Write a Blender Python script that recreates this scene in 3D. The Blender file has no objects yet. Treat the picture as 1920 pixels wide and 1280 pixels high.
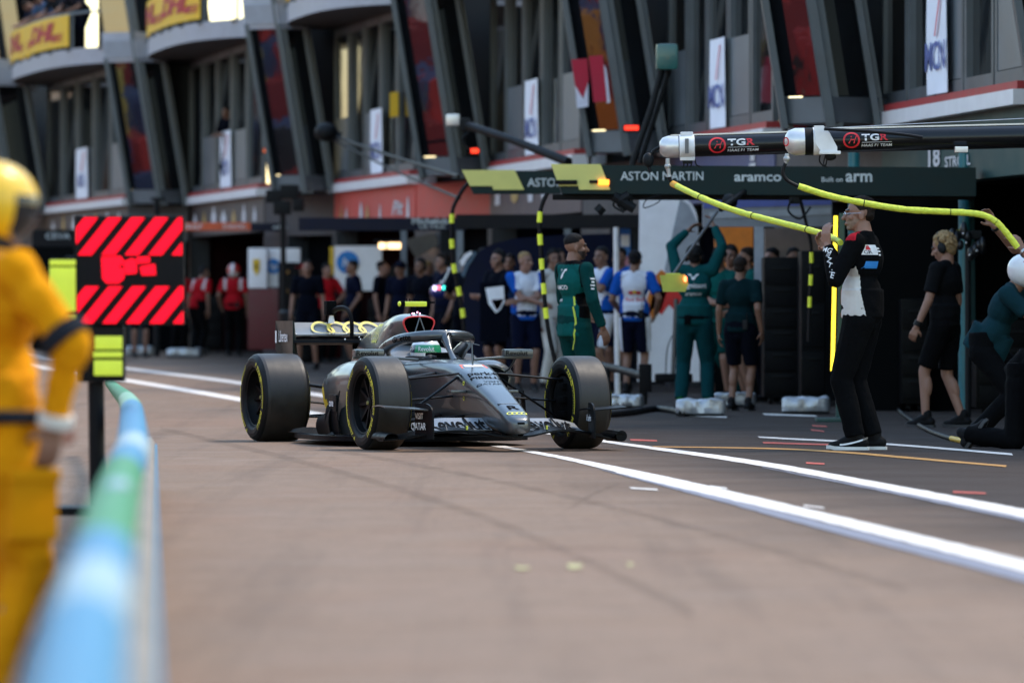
import bpy, bmesh, math, random
from mathutils import Vector, Matrix, Euler, noise as mnoise
random.seed(7)
SC = bpy.context.scene
COL = SC.collection
V = Vector
R_ = math.radians
# ------------------------------------------------------------------ camera, sky, sun, exposure
F, H, HY, CX = 10667.0, 0.92, 614.0, 960.0     # focal length in photo pixels, camera height, horizon row
cam_d = bpy.data.cameras.new('camera')
cam = bpy.data.objects.new('camera', cam_d)
COL.objects.link(cam)
cam_d.sensor_width = 36.0
cam_d.lens = 200.0
cam_d.clip_start = 0.5
cam_d.clip_end = 3000
cam.location = (0, 0, H)
cam.rotation_euler = (math.pi / 2 - math.atan((640 - HY) / F), 0, 0)
cam_d.dof.use_dof = True
cam_d.dof.focus_distance = 42.9
cam_d.dof.aperture_fstop = 2.9
cam_d.dof.aperture_blades = 9
SC.camera = cam
SUN_EL, SUN_ROT = R_(60), R_(58)
world = bpy.data.worlds.new('World')
SC.world = world
world.use_nodes = True
wn = world.node_tree
sky = wn.nodes.new('ShaderNodeTexSky')
sky.sky_type = 'NISHITA'
sky.sun_disc = False
sky.sun_elevation = SUN_EL
sky.sun_rotation = SUN_ROT
sky.air_density = 1.7
sky.dust_density = 0.2
wn.links.new(sky.outputs[0], wn.nodes['Background'].inputs['Color'])
wn.nodes['Background'].inputs['Strength'].default_value = 0.15
sun_d = bpy.data.lights.new('sun', 'SUN')
sun = bpy.data.objects.new('sun', sun_d)
COL.objects.link(sun)
sun_d.energy = 1.5
sun_d.angle = R_(12)
sun_d.color = (1.0, 0.87, 0.72)
sdir = V((math.sin(SUN_ROT) * math.cos(SUN_EL), math.cos(SUN_ROT) * math.cos(SUN_EL), math.sin(SUN_EL)))
sun.rotation_euler = sdir.to_track_quat('Z', 'Y').to_euler()
sun.location = sdir * 60
SC.view_settings.view_transform = 'Standard'
SC.view_settings.look = 'None'
SC.view_settings.exposure = 1.38
SC.view_settings.gamma = 1.0
SC.cycles.max_bounces = 6
SC.cycles.use_denoising = True

# ------------------------------------------------------------------ places
def g(D):                       # the lane climbs gently beyond the garages of the middle distance
    t = max(0.0, D - 52.0)
    return 0.0068 * t * t / (t + 5.0)
def P(px, py, D):               # a point of the photograph at the distance D
    return V(((px - CX) / F * D, D, H - (py - HY) / F * D))
def G(px, D, dz=0.0):           # a point on the ground
    return V(((px - CX) / F * D, D, g(D) + dz))
def Gp(px, py, dz=0.0):         # where the view through a pixel meets the ground
    lo, hi = 5.0, 400.0
    for _ in range(60):
        m = (lo + hi) / 2
        if H - (py - HY) / F * m > g(m): lo = m
        else: hi = m
    return G(px, lo, dz)

# ------------------------------------------------------------------ materials
_M = {}
def M(name, col, rough=.5, metal=0., var=.14, sc=6., bump=0., bsc=80., coat=0., emit=0., ior=1.5, rvar=.12, stretch=None, spec=.5):
    if name in _M: return _M[name]
    m = bpy.data.materials.new(name); m.use_nodes = True
    nt = m.node_tree; N = nt.nodes; L = nt.links
    b = N['Principled BSDF']
    tc = N.new('ShaderNodeTexCoord')
    src = tc.outputs['Object']
    if stretch:
        mp = N.new('ShaderNodeMapping'); mp.inputs['Scale'].default_value = stretch
        L.new(src, mp.inputs[0]); src = mp.outputs[0]
    nz = N.new('ShaderNodeTexNoise'); nz.inputs['Scale'].default_value = sc; nz.inputs['Detail'].default_value = 7
    L.new(src, nz.inputs['Vector'])
    mx = N.new('ShaderNodeMix'); mx.data_type = 'RGBA'
    c = V(col[:3])
    mx.inputs['A'].default_value = (*(c * (1 - var)), 1); mx.inputs['B'].default_value = (*[min(1, x * (1 + var)) for x in c], 1)
    mr = N.new('ShaderNodeMapRange'); mr.inputs['From Min'].default_value = .3; mr.inputs['From Max'].default_value = .7
    L.new(nz.outputs['Fac'], mr.inputs['Value']); L.new(mr.outputs[0], mx.inputs['Factor'])
    L.new(mx.outputs['Result'], b.inputs['Base Color'])
    rr = N.new('ShaderNodeMapRange'); rr.inputs['From Min'].default_value = .3; rr.inputs['From Max'].default_value = .7
    rr.inputs['To Min'].default_value = max(.02, rough * (1 - rvar)); rr.inputs['To Max'].default_value = min(1, rough * (1 + rvar))
    L.new(nz.outputs['Fac'], rr.inputs['Value']); L.new(rr.outputs[0], b.inputs['Roughness'])
    b.inputs['Metallic'].default_value = metal
    b.inputs['IOR'].default_value = ior
    b.inputs['Coat Weight'].default_value = coat
    b.inputs['Specular IOR Level'].default_value = spec
    if bump:
        n2 = N.new('ShaderNodeTexNoise'); n2.inputs['Scale'].default_value = bsc; n2.inputs['Detail'].default_value = 4
        L.new(src, n2.inputs['Vector'])
        bp = N.new('ShaderNodeBump'); bp.inputs['Strength'].default_value = bump; bp.inputs['Distance'].default_value = .02
        L.new(n2.outputs['Fac'], bp.inputs['Height']); L.new(bp.outputs[0], b.inputs['Normal'])
    if emit:
        L.remove(b.inputs['Base Color'].links[0]); b.inputs['Base Color'].default_value = (.004, .004, .004, 1); b.inputs['Specular IOR Level'].default_value = .05
        b.inputs['Emission Color'].default_value = (*col[:3], 1); b.inputs['Emission Strength'].default_value = emit
    _M[name] = m
    return m

# ------------------------------------------------------------------ mesh builder
_T = {}
def text_geo(s, bold=0., shear=0., space=1.):
    k = (s, bold, shear, space)
    if k not in _T:
        cu = bpy.data.curves.new('lettering', 'FONT')
        cu.body = s; cu.size = 1.0; cu.align_x = 'CENTER'; cu.align_y = 'CENTER'
        cu.offset = bold; cu.shear = shear; cu.space_character = space; cu.resolution_u = 3
        o = bpy.data.objects.new('lettering', cu); COL.objects.link(o)
        me = o.to_mesh()
        bm = bmesh.new(); bm.from_mesh(me)
        bmesh.ops.remove_doubles(bm, verts=bm.verts, dist=1e-5)
        bm.verts.index_update()
        _T[k] = ([v.co.copy() for v in bm.verts], [[v.index for v in f.verts] for f in bm.faces])
        bm.free(); o.to_mesh_clear()
        bpy.data.objects.remove(o); bpy.data.curves.remove(cu)
    return _T[k]

class MB:
    def __init__(s): s.v = []; s.f = []; s.m = []
    def add(s, vs, fs, m=0):
        n = len(s.v)
        s.v += [V(p) for p in vs]
        s.f += [[i + n for i in f] for f in fs]; s.m += [m] * len(fs)
        return s
    def box(s, c, size, R=None, bev=0., m=0):
        bm = bmesh.new(); bmesh.ops.create_cube(bm, size=1.0)
        for v in bm.verts: v.co = V((v.co.x * size[0], v.co.y * size[1], v.co.z * size[2]))
        if bev: bmesh.ops.bevel(bm, geom=bm.edges[:], offset=bev, segments=2, affect='EDGES', profile=.7)
        bm.verts.index_update()
        Rm = R if R is not None else Matrix.Identity(3)
        s.add([Rm @ v.co + V(c) for v in bm.verts], [[v.index for v in f.verts] for f in bm.faces], m); bm.free()
        return s
    def beam(s, a, b, w, h, up=(0, 0, 1), m=0, bev=0.):
        a, b = V(a), V(b); d = (b - a); L = d.length; d.normalize()
        u = V(up); x = d.cross(u)
        if x.length < 1e-4: x = d.cross(V((1, 0, 0)))
        x.normalize(); z = x.cross(d)
        R = Matrix((x, d, z)).transposed()
        return s.box((a + b) / 2, (w, L, h), R, bev, m)
    def loft(s, rings, m=0, cap=True, closed=True):
        n = len(rings[0]); vs = [p for r in rings for p in r]; fs = []
        for i in range(len(rings) - 1):
            for j in range(n if closed else n - 1):
                k = (j + 1) % n
                fs.append([i * n + j, i * n + k, (i + 1) * n + k, (i + 1) * n + j])
        if cap and closed:
            fs.append(list(range(n))[::-1]); fs.append([(len(rings) - 1) * n + j for j in range(n)])
        return s.add(vs, fs, m)
    def tube(s, pts, r, n=10, m=0, cap=True, flat=None):
        pts = [V(p) for p in pts]; rs = r if isinstance(r, (list, tuple)) else [r] * len(pts)
        T = []
        for i in range(len(pts)):
            a = pts[max(0, i - 1)]; b = pts[min(len(pts) - 1, i + 1)]
            d = b - a; T.append(d.normalized() if d.length > 1e-9 else V((0, 0, 1)))
        u = T[0].cross(V((0, 0, 1)))
        if u.length < 1e-3: u = T[0].cross(V((1, 0, 0)))
        u.normalize(); rings = []
        for i, p in enumerate(pts):
            u = (u - T[i] * u.dot(T[i])).normalized(); w = T[i].cross(u)
            fl = flat or 1.0
            rings.append([p + u * (math.cos(2 * math.pi * k / n) * rs[i]) + w * (math.sin(2 * math.pi * k / n) * rs[i] * fl) for k in range(n)])
        return s.loft(rings, m, cap)
    def lathe(s, prof, o, ax, n=48, m=0, mats=None, cap=False):     # prof: (radius, height along ax)
        ax = V(ax).normalized(); u = ax.cross(V((0, 0, 1)))
        if u.length < 1e-3: u = ax.cross(V((1, 0, 0)))
        u.normalize(); w = ax.cross(u); o = V(o)
        rings = [[o + ax * h + (u * math.cos(2 * math.pi * k / n) + w * math.sin(2 * math.pi * k / n)) * r for k in range(n)] for r, h in prof]
        if mats is None: return s.loft(rings, m, cap)
        for i in range(len(rings) - 1): s.loft(rings[i:i + 2], mats[i], False)
        return s
    def ell(s, c, r, R=None, nu=16, nv=10, m=0):
        c = V(c); r = (r, r, r) if isinstance(r, (int, float)) else r
        vs = [V((0, 0, r[2]))]; fs = []
        for i in range(1, nv):
            t = math.pi * i / nv
            for j in range(nu):
                a = 2 * math.pi * j / nu
                vs.append(V((r[0] * math.sin(t) * math.cos(a), r[1] * math.sin(t) * math.sin(a), r[2] * math.cos(t))))
        vs.append(V((0, 0, -r[2])))
        for j in range(nu):
            fs.append([0, 1 + j, 1 + (j + 1) % nu])
            for i in range(nv - 2):
                a = 1 + i * nu; fs.append([a + j, a + nu + j, a + nu + (j + 1) % nu, a + (j + 1) % nu])
            a = 1 + (nv - 2) * nu; fs.append([a + (j + 1) % nu, a + j, len(vs) - 1])
        if R is not None: vs = [R @ p for p in vs]
        return s.add([p + c for p in vs], fs, m)
    def cone(s, a, ra, b, rb, n=14, m=0, sx=1.0):
        return s.tube([a, b], [ra, rb], n, m, True, sx)
    def cap(s, a, ra, b, rb, n=12, m=0):
        a, b = V(a), V(b)
        s.ell(a, ra, None, n, 8, m); s.ell(b, rb, None, n, 8, m)
        if (b - a).length > 1e-5: s.tube([a, b], [ra, rb], n, m)
        return s
    def grid(s, fn, nu, nv, m=0, thick=0., mfn=None):
        vs = [V(fn(i / nu, j / nv)) for i in range(nu + 1) for j in range(nv + 1)]; fs = []; ms = []
        for i in range(nu):
            for j in range(nv):
                a = i * (nv + 1) + j; fs.append([a, a + nv + 1, a + nv + 2, a + 1])
                ms.append(mfn((i + .5) / nu, (j + .5) / nv) if mfn else m)
        n = len(s.v)
        if thick:
            bm = bmesh.new(); bv = [bm.verts.new(p) for p in vs]
            for f, k in zip(fs, ms):
                q = bm.faces.new([bv[i] for i in f]); q.material_index = k
            bm.normal_update()
            bmesh.ops.solidify(bm, geom=bm.faces[:], thickness=thick); bm.verts.index_update()
            for f in bm.faces: pass
            s.v += [v.co.copy() for v in bm.verts]
            for f in bm.faces: s.f.append([v.index + n for v in f.verts]); s.m.append(f.material_index)
            bm.free(); return s
        s.v += vs; s.f += [[i + n for i in f] for f in fs]; s.m += ms
        return s
    def prism(s, poly, d, m=0):                       # polygon of 3-D points pushed along d
        n = len(poly); poly = [V(p) for p in poly]; d = V(d)
        fs = [list(range(n))[::-1], [n + i for i in range(n)]] + [[i, (i + 1) % n, n + (i + 1) % n, n + i] for i in range(n)]
        return s.add(poly + [p + d for p in poly], fs, m)
    def text(s, st, size, fn, m=0, bold=0., shear=0., space=1., sx=1.):
        vs, fs = text_geo(st, bold, shear, space)
        return s.add([fn(v.x * size * sx, v.y * size) for v in vs], fs, m)
    def xf(s, mat):
        s.v = [mat @ p for p in s.v]; return s

def plane(o, ux, uy):
    o, ux, uy = V(o), V(ux), V(uy)
    return lambda u, v: o + ux * u + uy * v

PM = {}
def _mesh(name, mb, mats, smooth):
    me = bpy.data.meshes.new(name)
    me.from_pydata([tuple(p) for p in mb.v], [], mb.f)
    mats = mats if isinstance(mats, (list, tuple)) else [mats]
    for m in mats: me.materials.append(m)
    if len(mats) > 1: me.polygons.foreach_set('material_index', mb.m)
    bm = bmesh.new(); bm.from_mesh(me); bmesh.ops.recalc_face_normals(bm, faces=bm.faces); bm.to_mesh(me); bm.free()
    if smooth:
        me.polygons.foreach_set('use_smooth', [True] * len(me.polygons))
        me.set_sharp_from_angle(angle=R_(smooth))
    me.update()
    return me
def tag(o, label=None, cat=None, group=None, kind=None):
    if label: o['label'] = label
    if cat: o['category'] = cat
    if group: o['group'] = group
    if kind: o['kind'] = kind
    return o
def root(name, loc, label, cat, group=None, rz=0.):
    o = bpy.data.objects.new(name, None); COL.objects.link(o)
    o.empty_display_size = .1
    o.location = loc; o.rotation_euler = (0, 0, rz)
    PM[o] = Matrix.Translation(V(loc)) @ Matrix.Rotation(rz, 4, 'Z')
    return tag(o, label, cat, group)
def node(name, parent, loc=(0, 0, 0), rz=0., ws=False):        # an Empty that is a part
    o = bpy.data.objects.new(name, None); COL.objects.link(o); o.parent = parent
    l = PM[parent].inverted() @ V(loc) if ws else V(loc)
    o.location = l; o.rotation_euler = (0, 0, rz); o.empty_display_size = .05
    PM[o] = PM[parent] @ Matrix.Translation(l) @ Matrix.Rotation(rz, 4, 'Z')
    return o
def part(name, mb, mat, parent, ws=True, smooth=38, label=None):
    if ws:
        inv = PM[parent].inverted(); mb.v = [inv @ p for p in mb.v]
    o = bpy.data.objects.new(name, _mesh(name, mb, mat, smooth)); COL.objects.link(o)
    o.parent = parent; PM[o] = PM[parent].copy()
    if label: o['label'] = label
    return o
def single(name, mb, mat, label, cat, base=None, group=None, kind=None, smooth=38):
    if base is None:
        n = len(mb.v); base = V((sum(p.x for p in mb.v) / n, sum(p.y for p in mb.v) / n, min(p.z for p in mb.v)))
    base = V(base)
    mb.v = [p - base for p in mb.v]
    o = bpy.data.objects.new(name, _mesh(name, mb, mat, smooth)); COL.objects.link(o); o.location = base
    PM[o] = Matrix.Translation(base)
    return tag(o, label, cat, group, kind)
def struct(name, mb, mat, smooth=38): return single(name, mb, mat, None, None, V((0, 0, 0)), None, 'structure', smooth)
def lerp(a, b, t): return a + (b - a) * t
def interp(tab, x):             # smooth (monotone-ish) interpolation in a table of (x, values...) sorted by x
    if x <= tab[0][0]: return list(tab[0][1:])
    if x >= tab[-1][0]: return list(tab[-1][1:])
    for i in range(len(tab) - 1):
        if tab[i][0] <= x <= tab[i + 1][0]: break
    x0, x1 = tab[i][0], tab[i + 1][0]; t = (x - x0) / (x1 - x0); out = []
    for k in range(1, len(tab[0])):
        y0, y1 = tab[i][k], tab[i + 1][k]
        def sl(j):
            if j <= 0 or j >= len(tab) - 1:
                j0, j1 = max(0, j - 1), min(len(tab) - 1, j + 1)
                return (tab[j1][k] - tab[j0][k]) / (tab[j1][0] - tab[j0][0])
            a = (tab[j][k] - tab[j - 1][k]) / (tab[j][0] - tab[j - 1][0]); b = (tab[j + 1][k] - tab[j][k]) / (tab[j + 1][0] - tab[j][0])
            return 0 if a * b <= 0 else 2 * a * b / (a + b)
        m0, m1 = sl(i) * (x1 - x0), sl(i + 1) * (x1 - x0)
        out.append((2 * t ** 3 - 3 * t * t + 1) * y0 + (t ** 3 - 2 * t * t + t) * m0 + (-2 * t ** 3 + 3 * t * t) * y1 + (t ** 3 - t * t) * m1)
    return out
def smooth_path(pts, n):        # Catmull-Rom through points
    pts = [V(p) for p in pts]; out = []
    for i in range(len(pts) - 1):
        p0, p1, p2, p3 = pts[max(0, i - 1)], pts[i], pts[i + 1], pts[min(len(pts) - 1, i + 2)]
        for k in range(n):
            t = k / n
            out.append(.5 * ((2 * p1) + (p2 - p0) * t + (2 * p0 - 5 * p1 + 4 * p2 - p3) * t * t + (3 * p1 - p0 - 3 * p2 + p3) * t ** 3))
    return out + [pts[-1]]
# ------------------------------------------------------------------ ground and painted lines
def asphalt_mat():
    m = bpy.data.materials.new('asphalt'); m.use_nodes = True
    nt = m.node_tree; N = nt.nodes; L = nt.links; b = N['Principled BSDF']
    tc = N.new('ShaderNodeTexCoord'); sep = N.new('ShaderNodeSeparateXYZ'); L.new(tc.outputs['Object'], sep.inputs[0])
    def math_(op, a, b_=None, c=None):
        n = N.new('ShaderNodeMath'); n.operation = op
        for i, x in enumerate((a, b_, c)):
            if x is None: continue
            if isinstance(x, (int, float)): n.inputs[i].default_value = x
            else: L.new(x, n.inputs[i])
        return n.outputs[0]
    def noise(sc, det, stretch=(1, 1, 1), rough=.6):
        mp = N.new('ShaderNodeMapping'); mp.inputs['Scale'].default_value = stretch; L.new(tc.outputs['Object'], mp.inputs[0])
        mp.inputs['Rotation'].default_value = (0, 0, R_(-5))
        n = N.new('ShaderNodeTexNoise'); n.inputs['Scale'].default_value = sc; n.inputs['Detail'].default_value = det
        n.inputs['Roughness'].default_value = rough
        L.new(mp.outputs[0], n.inputs['Vector']); return n.outputs['Fac']
    def rng(x, a, b_, c=0., d=1.):
        n = N.new('ShaderNodeMapRange'); n.inputs['From Min'].default_value = a; n.inputs['From Max'].default_value = b_
        n.inputs['To Min'].default_value = c; n.inputs['To Max'].default_value = d; L.new(x, n.inputs['Value']); return n.outputs[0]
    def mix(f, a, b_, mode='MIX'):
        n = N.new('ShaderNodeMix'); n.data_type = 'RGBA'; n.blend_type = mode
        if isinstance(f, (int, float)): n.inputs['Factor'].default_value = f
        else: L.new(f, n.inputs['Factor'])
        for k, x in (('A', a), ('B', b_)):
            if isinstance(x, tuple): n.inputs[k].default_value = (*x, 1)
            else: L.new(x, n.inputs[k])
        return n.outputs['Result']
    # pinkish fast lane; the working lane's darker grey has the building's shade painted in
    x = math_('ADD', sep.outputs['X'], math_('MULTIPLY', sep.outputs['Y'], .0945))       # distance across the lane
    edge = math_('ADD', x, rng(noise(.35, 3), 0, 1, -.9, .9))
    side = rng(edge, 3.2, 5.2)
    big = rng(noise(.22, 4), .35, .65)
    fine = rng(noise(70, 3), .3, .7)
    mid = rng(noise(4.5, 8, (1, .8, 1), .7), .3, .72)
    grit = rng(noise(26, 4, (1, 1, 1), .75), .35, .65)
    streak = rng(noise(1.1, 7, (2.6, .07, 1), .65), .50, .78)
    pink = mix(mid, (.270, .180, .125), (.362, .243, .170))
    pink = mix(rng(noise(.35, 7, (1, .35, 1), .65), .50, .80), pink, (.33, .195, .130))
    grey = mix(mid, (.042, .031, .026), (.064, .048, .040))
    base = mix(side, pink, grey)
    base = mix(math_('MULTIPLY', streak, .40), base, (.055, .042, .035))
    base = mix(math_('MULTIPLY', grit, .28), base, (.080, .056, .042))
    base = mix(math_('MULTIPLY', big, .12), base, (.085, .060, .046))
    base = mix(rng(fine, 0, 1, .0, .5), base, (.045, .042, .040))
    spots = N.new('ShaderNodeTexVoronoi'); spots.inputs['Scale'].default_value = 34; L.new(tc.outputs['Object'], spots.inputs['Vector'])
    base = mix(rng(spots.outputs['Distance'], .02, .11, .35, 0.), base, (.38, .34, .31))
    L.new(base, b.inputs['Base Color'])
    L.new(rng(noise(1.1, 5), .3, .7, .62, .86), b.inputs['Roughness'])
    b.inputs['IOR'].default_value = 1.4; b.inputs['Specular IOR Level'].default_value = .06
    bp = N.new('ShaderNodeBump'); bp.inputs['Strength'].default_value = .5; bp.inputs['Distance'].default_value = .012
    L.new(noise(110, 3), bp.inputs['Height']); L.new(bp.outputs[0], b.inputs['Normal'])
    return m
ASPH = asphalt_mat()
def XB(D): return -.0630 * D
def gz(X, D):
    u = X - XB(D)
    z = g(min(D, 210))
    f = max(0, min(1, (33 - D) / 3)) * max(0, min(1, (-.22 - u) / .1))
    return z - .32 * f
us = [-400, -60, -25, -14, -9, -6, -4, -2.5, -1.2, -.5, -.32, -.22, -.1, 0, .5, 1, 1.5, 2, 2.5, 3, 4, 5, 6, 8, 10, 14, 20, 30, 60, 400]
ds = [-300, -80, -20, 0] + [4 + 2 * i for i in range(90)] + [200, 230, 300, 600, 1500]
gm = MB()
gm.v = [V((u + XB(min(max(D, 0), 60)), D, gz(u + XB(D) if D <= 60 else u + 100, D))) for D in ds for u in us]
nu = len(us)
for i in range(len(ds) - 1):
    for j in range(nu - 1):
        gm.f.append([i * nu + j, i * nu + j + 1, (i + 1) * nu + j + 1, (i + 1) * nu + j]); gm.m.append(0)
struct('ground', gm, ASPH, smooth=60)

PAINT = M('white_road_paint', (.66, .60, .54), .75, spec=.1, var=.30, sc=14, bump=.2)
OLDP = M('old_blue_grey_paint', (.16, .155, .185), .7, var=.2, sc=9)
YPAINT = M('amber_road_paint', (.42, .20, .04), .8, var=.3, sc=12)
RPAINT = M('red_road_paint', (.42, .065, .04), .8, var=.35, sc=25)
def ribbon(name, up, dn, mat, dz=.004, n=26):      # strip between two pixel polylines laid on the ground
    up = smooth_path([Gp(*p) for p in up], n); dn = smooth_path([Gp(*p) for p in dn], n)
    mb = MB()
    for a in (up, dn):
        for p in a: mb.v.append(V((p.x + .011 * mnoise.noise(V((p.y * 2.3, p.x * 9, n))) + .006 * mnoise.noise(V((p.y * 9, p.x * 20, n))), p.y, gz(p.x, p.y) + dz)))
    k = len(up)
    for i in range(k - 1): mb.f.append([i, i + 1, k + i + 1, k + i]); mb.m.append(0)
    return struct(name, mb, mat)
ribbon('pit_lane_line', [(-60, 665), (60, 684), (230, 709), (450, 745.5), (640, 782), (899, 828), (1191, 882), (1523, 957), (1920, 1050.6), (2300, 1146), (4200, 1640)],
       [(-60, 668.5), (60, 688.5), (230, 715), (450, 753), (640, 791), (992, 849), (1230, 905), (1523, 973), (1920, 1072.6), (2300, 1174), (4200, 1690)], PAINT)
ribbon('pit_lane_line', [(-60, 650), (60, 666), (230, 688), (450, 715.5), (760, 764), (1130, 825), (1412, 863), (1660, 907), (1920, 955.6), (2300, 1031), (4200, 1415)],
       [(-60, 653), (60, 669), (230, 692), (450, 721), (760, 771), (1147, 832), (1412, 871.5), (1660, 918), (1920, 970.5), (2300, 1050), (4200, 1452)], PAINT)
ribbon('worn_line_paint', [(1120, 879), (1330, 928), (1523, 975), (1920, 1074), (2300, 1176)], [(1122, 880), (1330, 935), (1523, 988), (1920, 1091), (2300, 1199)], OLDP)
ribbon('worn_line_paint', [(1430, 876), (1660, 919), (1920, 971.5), (2300, 1052)], [(1430, 877), (1660, 923), (1920, 978), (2300, 1062)], OLDP)
ribbon('amber_line', [(1224, 837), (1440, 840), (1578, 846.5), (1700, 856.5), (1887, 873)], [(1224, 838.5), (1440, 842.4), (1578, 849.5), (1700, 860), (1887, 876)], YPAINT)
ribbon('bay_marking', [(1420, 818.5), (1500, 822.6), (1571, 826), (1700, 834), (1898, 850.5)], [(1424, 821), (1500, 825.4), (1571, 829), (1700, 837.3), (1898, 854)], PAINT)
for i, (a, b_, m_) in enumerate([((1430, 775.5), (1530, 779), PAINT), ((1268, 777), (1362, 781), PAINT), ((1100, 774), (1172, 778), PAINT), ((60, 652), (140, 655), PAINT),
        ((1786, 921.5), (1848, 924.5), RPAINT), ((1180, 823.5), (1230, 825.5), RPAINT), ((1520, 805), (1545, 808), RPAINT), ((1522, 797), (1550, 798.6), RPAINT),
        ((1430, 829), (1560, 833), RPAINT), ((1510, 867), (1545, 869), RPAINT), ((1180, 914), (1232, 917.5), PAINT), ((1330, 911), (1362, 915), PAINT), ((1505, 947), (1545, 952), PAINT)]):
    ribbon('paint_mark', [a, b_], [(a[0] + 3, a[1] + 3.0), (b_[0] + 2, b_[1] + 2.6)], m_, .0046, 3)
def mark_mat():
    m = M('tyre_rubber_mark', (.045, .036, .031), .9, var=.2, sc=20, spec=.03); nt = m.node_tree; b = nt.nodes['Principled BSDF']
    n = nt.nodes.new('ShaderNodeTexNoise'); n.inputs['Scale'].default_value = 3.0; n.inputs['Detail'].default_value = 8; tc = nt.nodes.new('ShaderNodeTexCoord'); nt.links.new(tc.outputs['Object'], n.inputs['Vector'])
    r = nt.nodes.new('ShaderNodeMapRange'); r.inputs['From Min'].default_value = .25; r.inputs['From Max'].default_value = .8; r.inputs['To Max'].default_value = .20; nt.links.new(n.outputs['Fac'], r.inputs['Value']); nt.links.new(r.outputs[0], b.inputs['Alpha'])
    return m
RM = mark_mat()
for a, w in (([(600, 836), (840, 880), (1100, 935), (1400, 1012), (1700, 1100)], 8), ([(300, 800), (520, 850), (760, 915), (1000, 1000), (1300, 1140)], 11), ([(1160, 905), (1110, 925), (1066, 952)], 5), ([(950, 1026), (1090, 1024), (1210, 1029), (1340, 1031)], 4)):
    ribbon('tyre_mark', a, [(x + 1, y + w * (.5 + (y - 750) / 300)) for x, y in a], RM, .0032, 8)
YM = M('yellow_road_paint', (.36, .31, .13), .8, var=.25, sc=20)
for a, b_ in [((965, 1063), (992, 1069)), ((1064, 1058), (1092, 1068)), ((1176, 1056), (1188, 1064))]:
    ribbon('paint_mark', [a, (b_[0], a[1] + 1)], [(a[0] + 3, b_[1]), (b_[0] - 2, b_[1] - 1)], YM, .0046, 3)

# ------------------------------------------------------------------ pit building
CONC = M('concrete', (.30, .31, .32), .8, var=.18, sc=2, bump=.2)
FRAME = M('grey_frame_metal', (.115, .135, .148), .45, .4, var=.12, sc=3)
BEAMM = M('dark_beam_metal', (.095, .112, .126), .45, .4, var=.15, sc=3)
CORN = M('pale_cornice_metal', (.34, .36, .41), .55, .1, var=.10, sc=5)
GLASS = M('tinted_glass', (.006, .007, .009), .03, var=.3, sc=.6, ior=2.1, bump=.22, bsc=.9)
GLASS2 = M('window_glass', (.008, .010, .012), .05, var=.3, sc=.8, ior=1.5, bump=.12, bsc=1.1)
INFILL = M('grey_infill_panel', (.145, .172, .19), .4, .2, var=.1, sc=2)
PILM = M('grey_pillar_paint', (.018, .021, .026), .6, var=.2, sc=2)
WHITE = M('white_paint', (.74, .74, .75), .5, var=.06, sc=4)
REDB = M('red_trim_paint', (.36, .035, .035), .5, var=.12, sc=4)
BLACK = M('black_plastic', (.006, .007, .008), .6, var=.25, sc=12, spec=.2)
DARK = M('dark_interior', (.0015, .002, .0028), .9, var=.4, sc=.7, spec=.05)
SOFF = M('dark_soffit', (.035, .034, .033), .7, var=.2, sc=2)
BAY = [  # px0, py0, px1, py1 of the lower edge of the white ledge; frieze colour; inside colour
    (88.6, 398.6, 242.8, 382, (.10, .085, .08), (.030, .012, .014)),
    (356, 382, 496, 364, (.095, .08, .075), (.035, .006, .008)),
    (629, 359, 780, 341, (.44, .060, .045), (.05, .008, .010)),
    (921, 330, 1092, 305, (.115, .085, .085), (.008, .012, .040)),
    (1255, 288, 1455, 259, (.075, .09, .20), (.008, .011, .030)),
    (1657, 235, 1930, 190, (.012, .055, .050), (.004, .010, .011))]
def dep(py, z):                  # distance of a point at pixel row py whose height above the ground is z
    lo, hi = 20., 300.
    for _ in range(50):
        m = (lo + hi) / 2
        if (HY - py) / F * m > z + g(m) - H: hi = m
        else: lo = m
    return lo
def bpt(px, py, z=3.1):
    D = dep(py, z); return V(((px - CX) / F * D, D, 0))
E = [(bpt(b[0], b[1]), bpt(b[2], b[3])) for b in BAY]
E.insert(0, (E[0][0] + V((-5.4, 22, 0)), E[0][0] + V((-1.9, 9.5, 0))))
BAY.insert(0, (0, 0, 0, 0, (.10, .085, .08), (.012, .012, .014)))
E.append((E[-1][1] + V((1.2, -.8, 0)), E[-1][1] + V((2.4, -13, 0))))
BAY.append((0, 0, 0, 0, (.03, .03, .035), (.010, .010, .012)))
PB = root('pit_building', (2, 85, g(85)), 'long dark glass pit building with leaning bays and white ledges above the garages', 'building')
UP = V((0, 0, 1))
def wallbox(mb, a, b, z0, z1, t, off=0., m=0):   # upright slab on the plan line a-b, its face pushed off metres to the lane side
    a, b = V(a), V(b); d = (b - a).normalized(); n = V((d.y, -d.x, 0)) if V((d.y, -d.x, 0)).x < 0 else V((-d.y, d.x, 0))
    z0a, z1a = (z0 if isinstance(z0, tuple) else (z0 + g(a.y), z0 + g(b.y))), (z1 if isinstance(z1, tuple) else (z1 + g(a.y), z1 + g(b.y)))
    a2, b2 = a + n * off, b + n * off; a1, b1 = a2 - n * t, b2 - n * t
    q = [V((a1.x, a1.y, z0a[0])), V((b1.x, b1.y, z0a[1])), V((b2.x, b2.y, z0a[1])), V((a2.x, a2.y, z0a[0]))]
    r = [V((a1.x, a1.y, z1a[0])), V((b1.x, b1.y, z1a[1])), V((b2.x, b2.y, z1a[1])), V((a2.x, a2.y, z1a[0]))]
    return mb.add(q + r, [[3, 2, 1, 0], [4, 5, 6, 7], [0, 1, 5, 4], [1, 2, 6, 5], [2, 3, 7, 6], [3, 0, 4, 7]], m)
def nrm(a, b):
    d = (b - a).normalized(); n = V((d.y, -d.x, 0)); return n if n.x < 0 else -n
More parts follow.
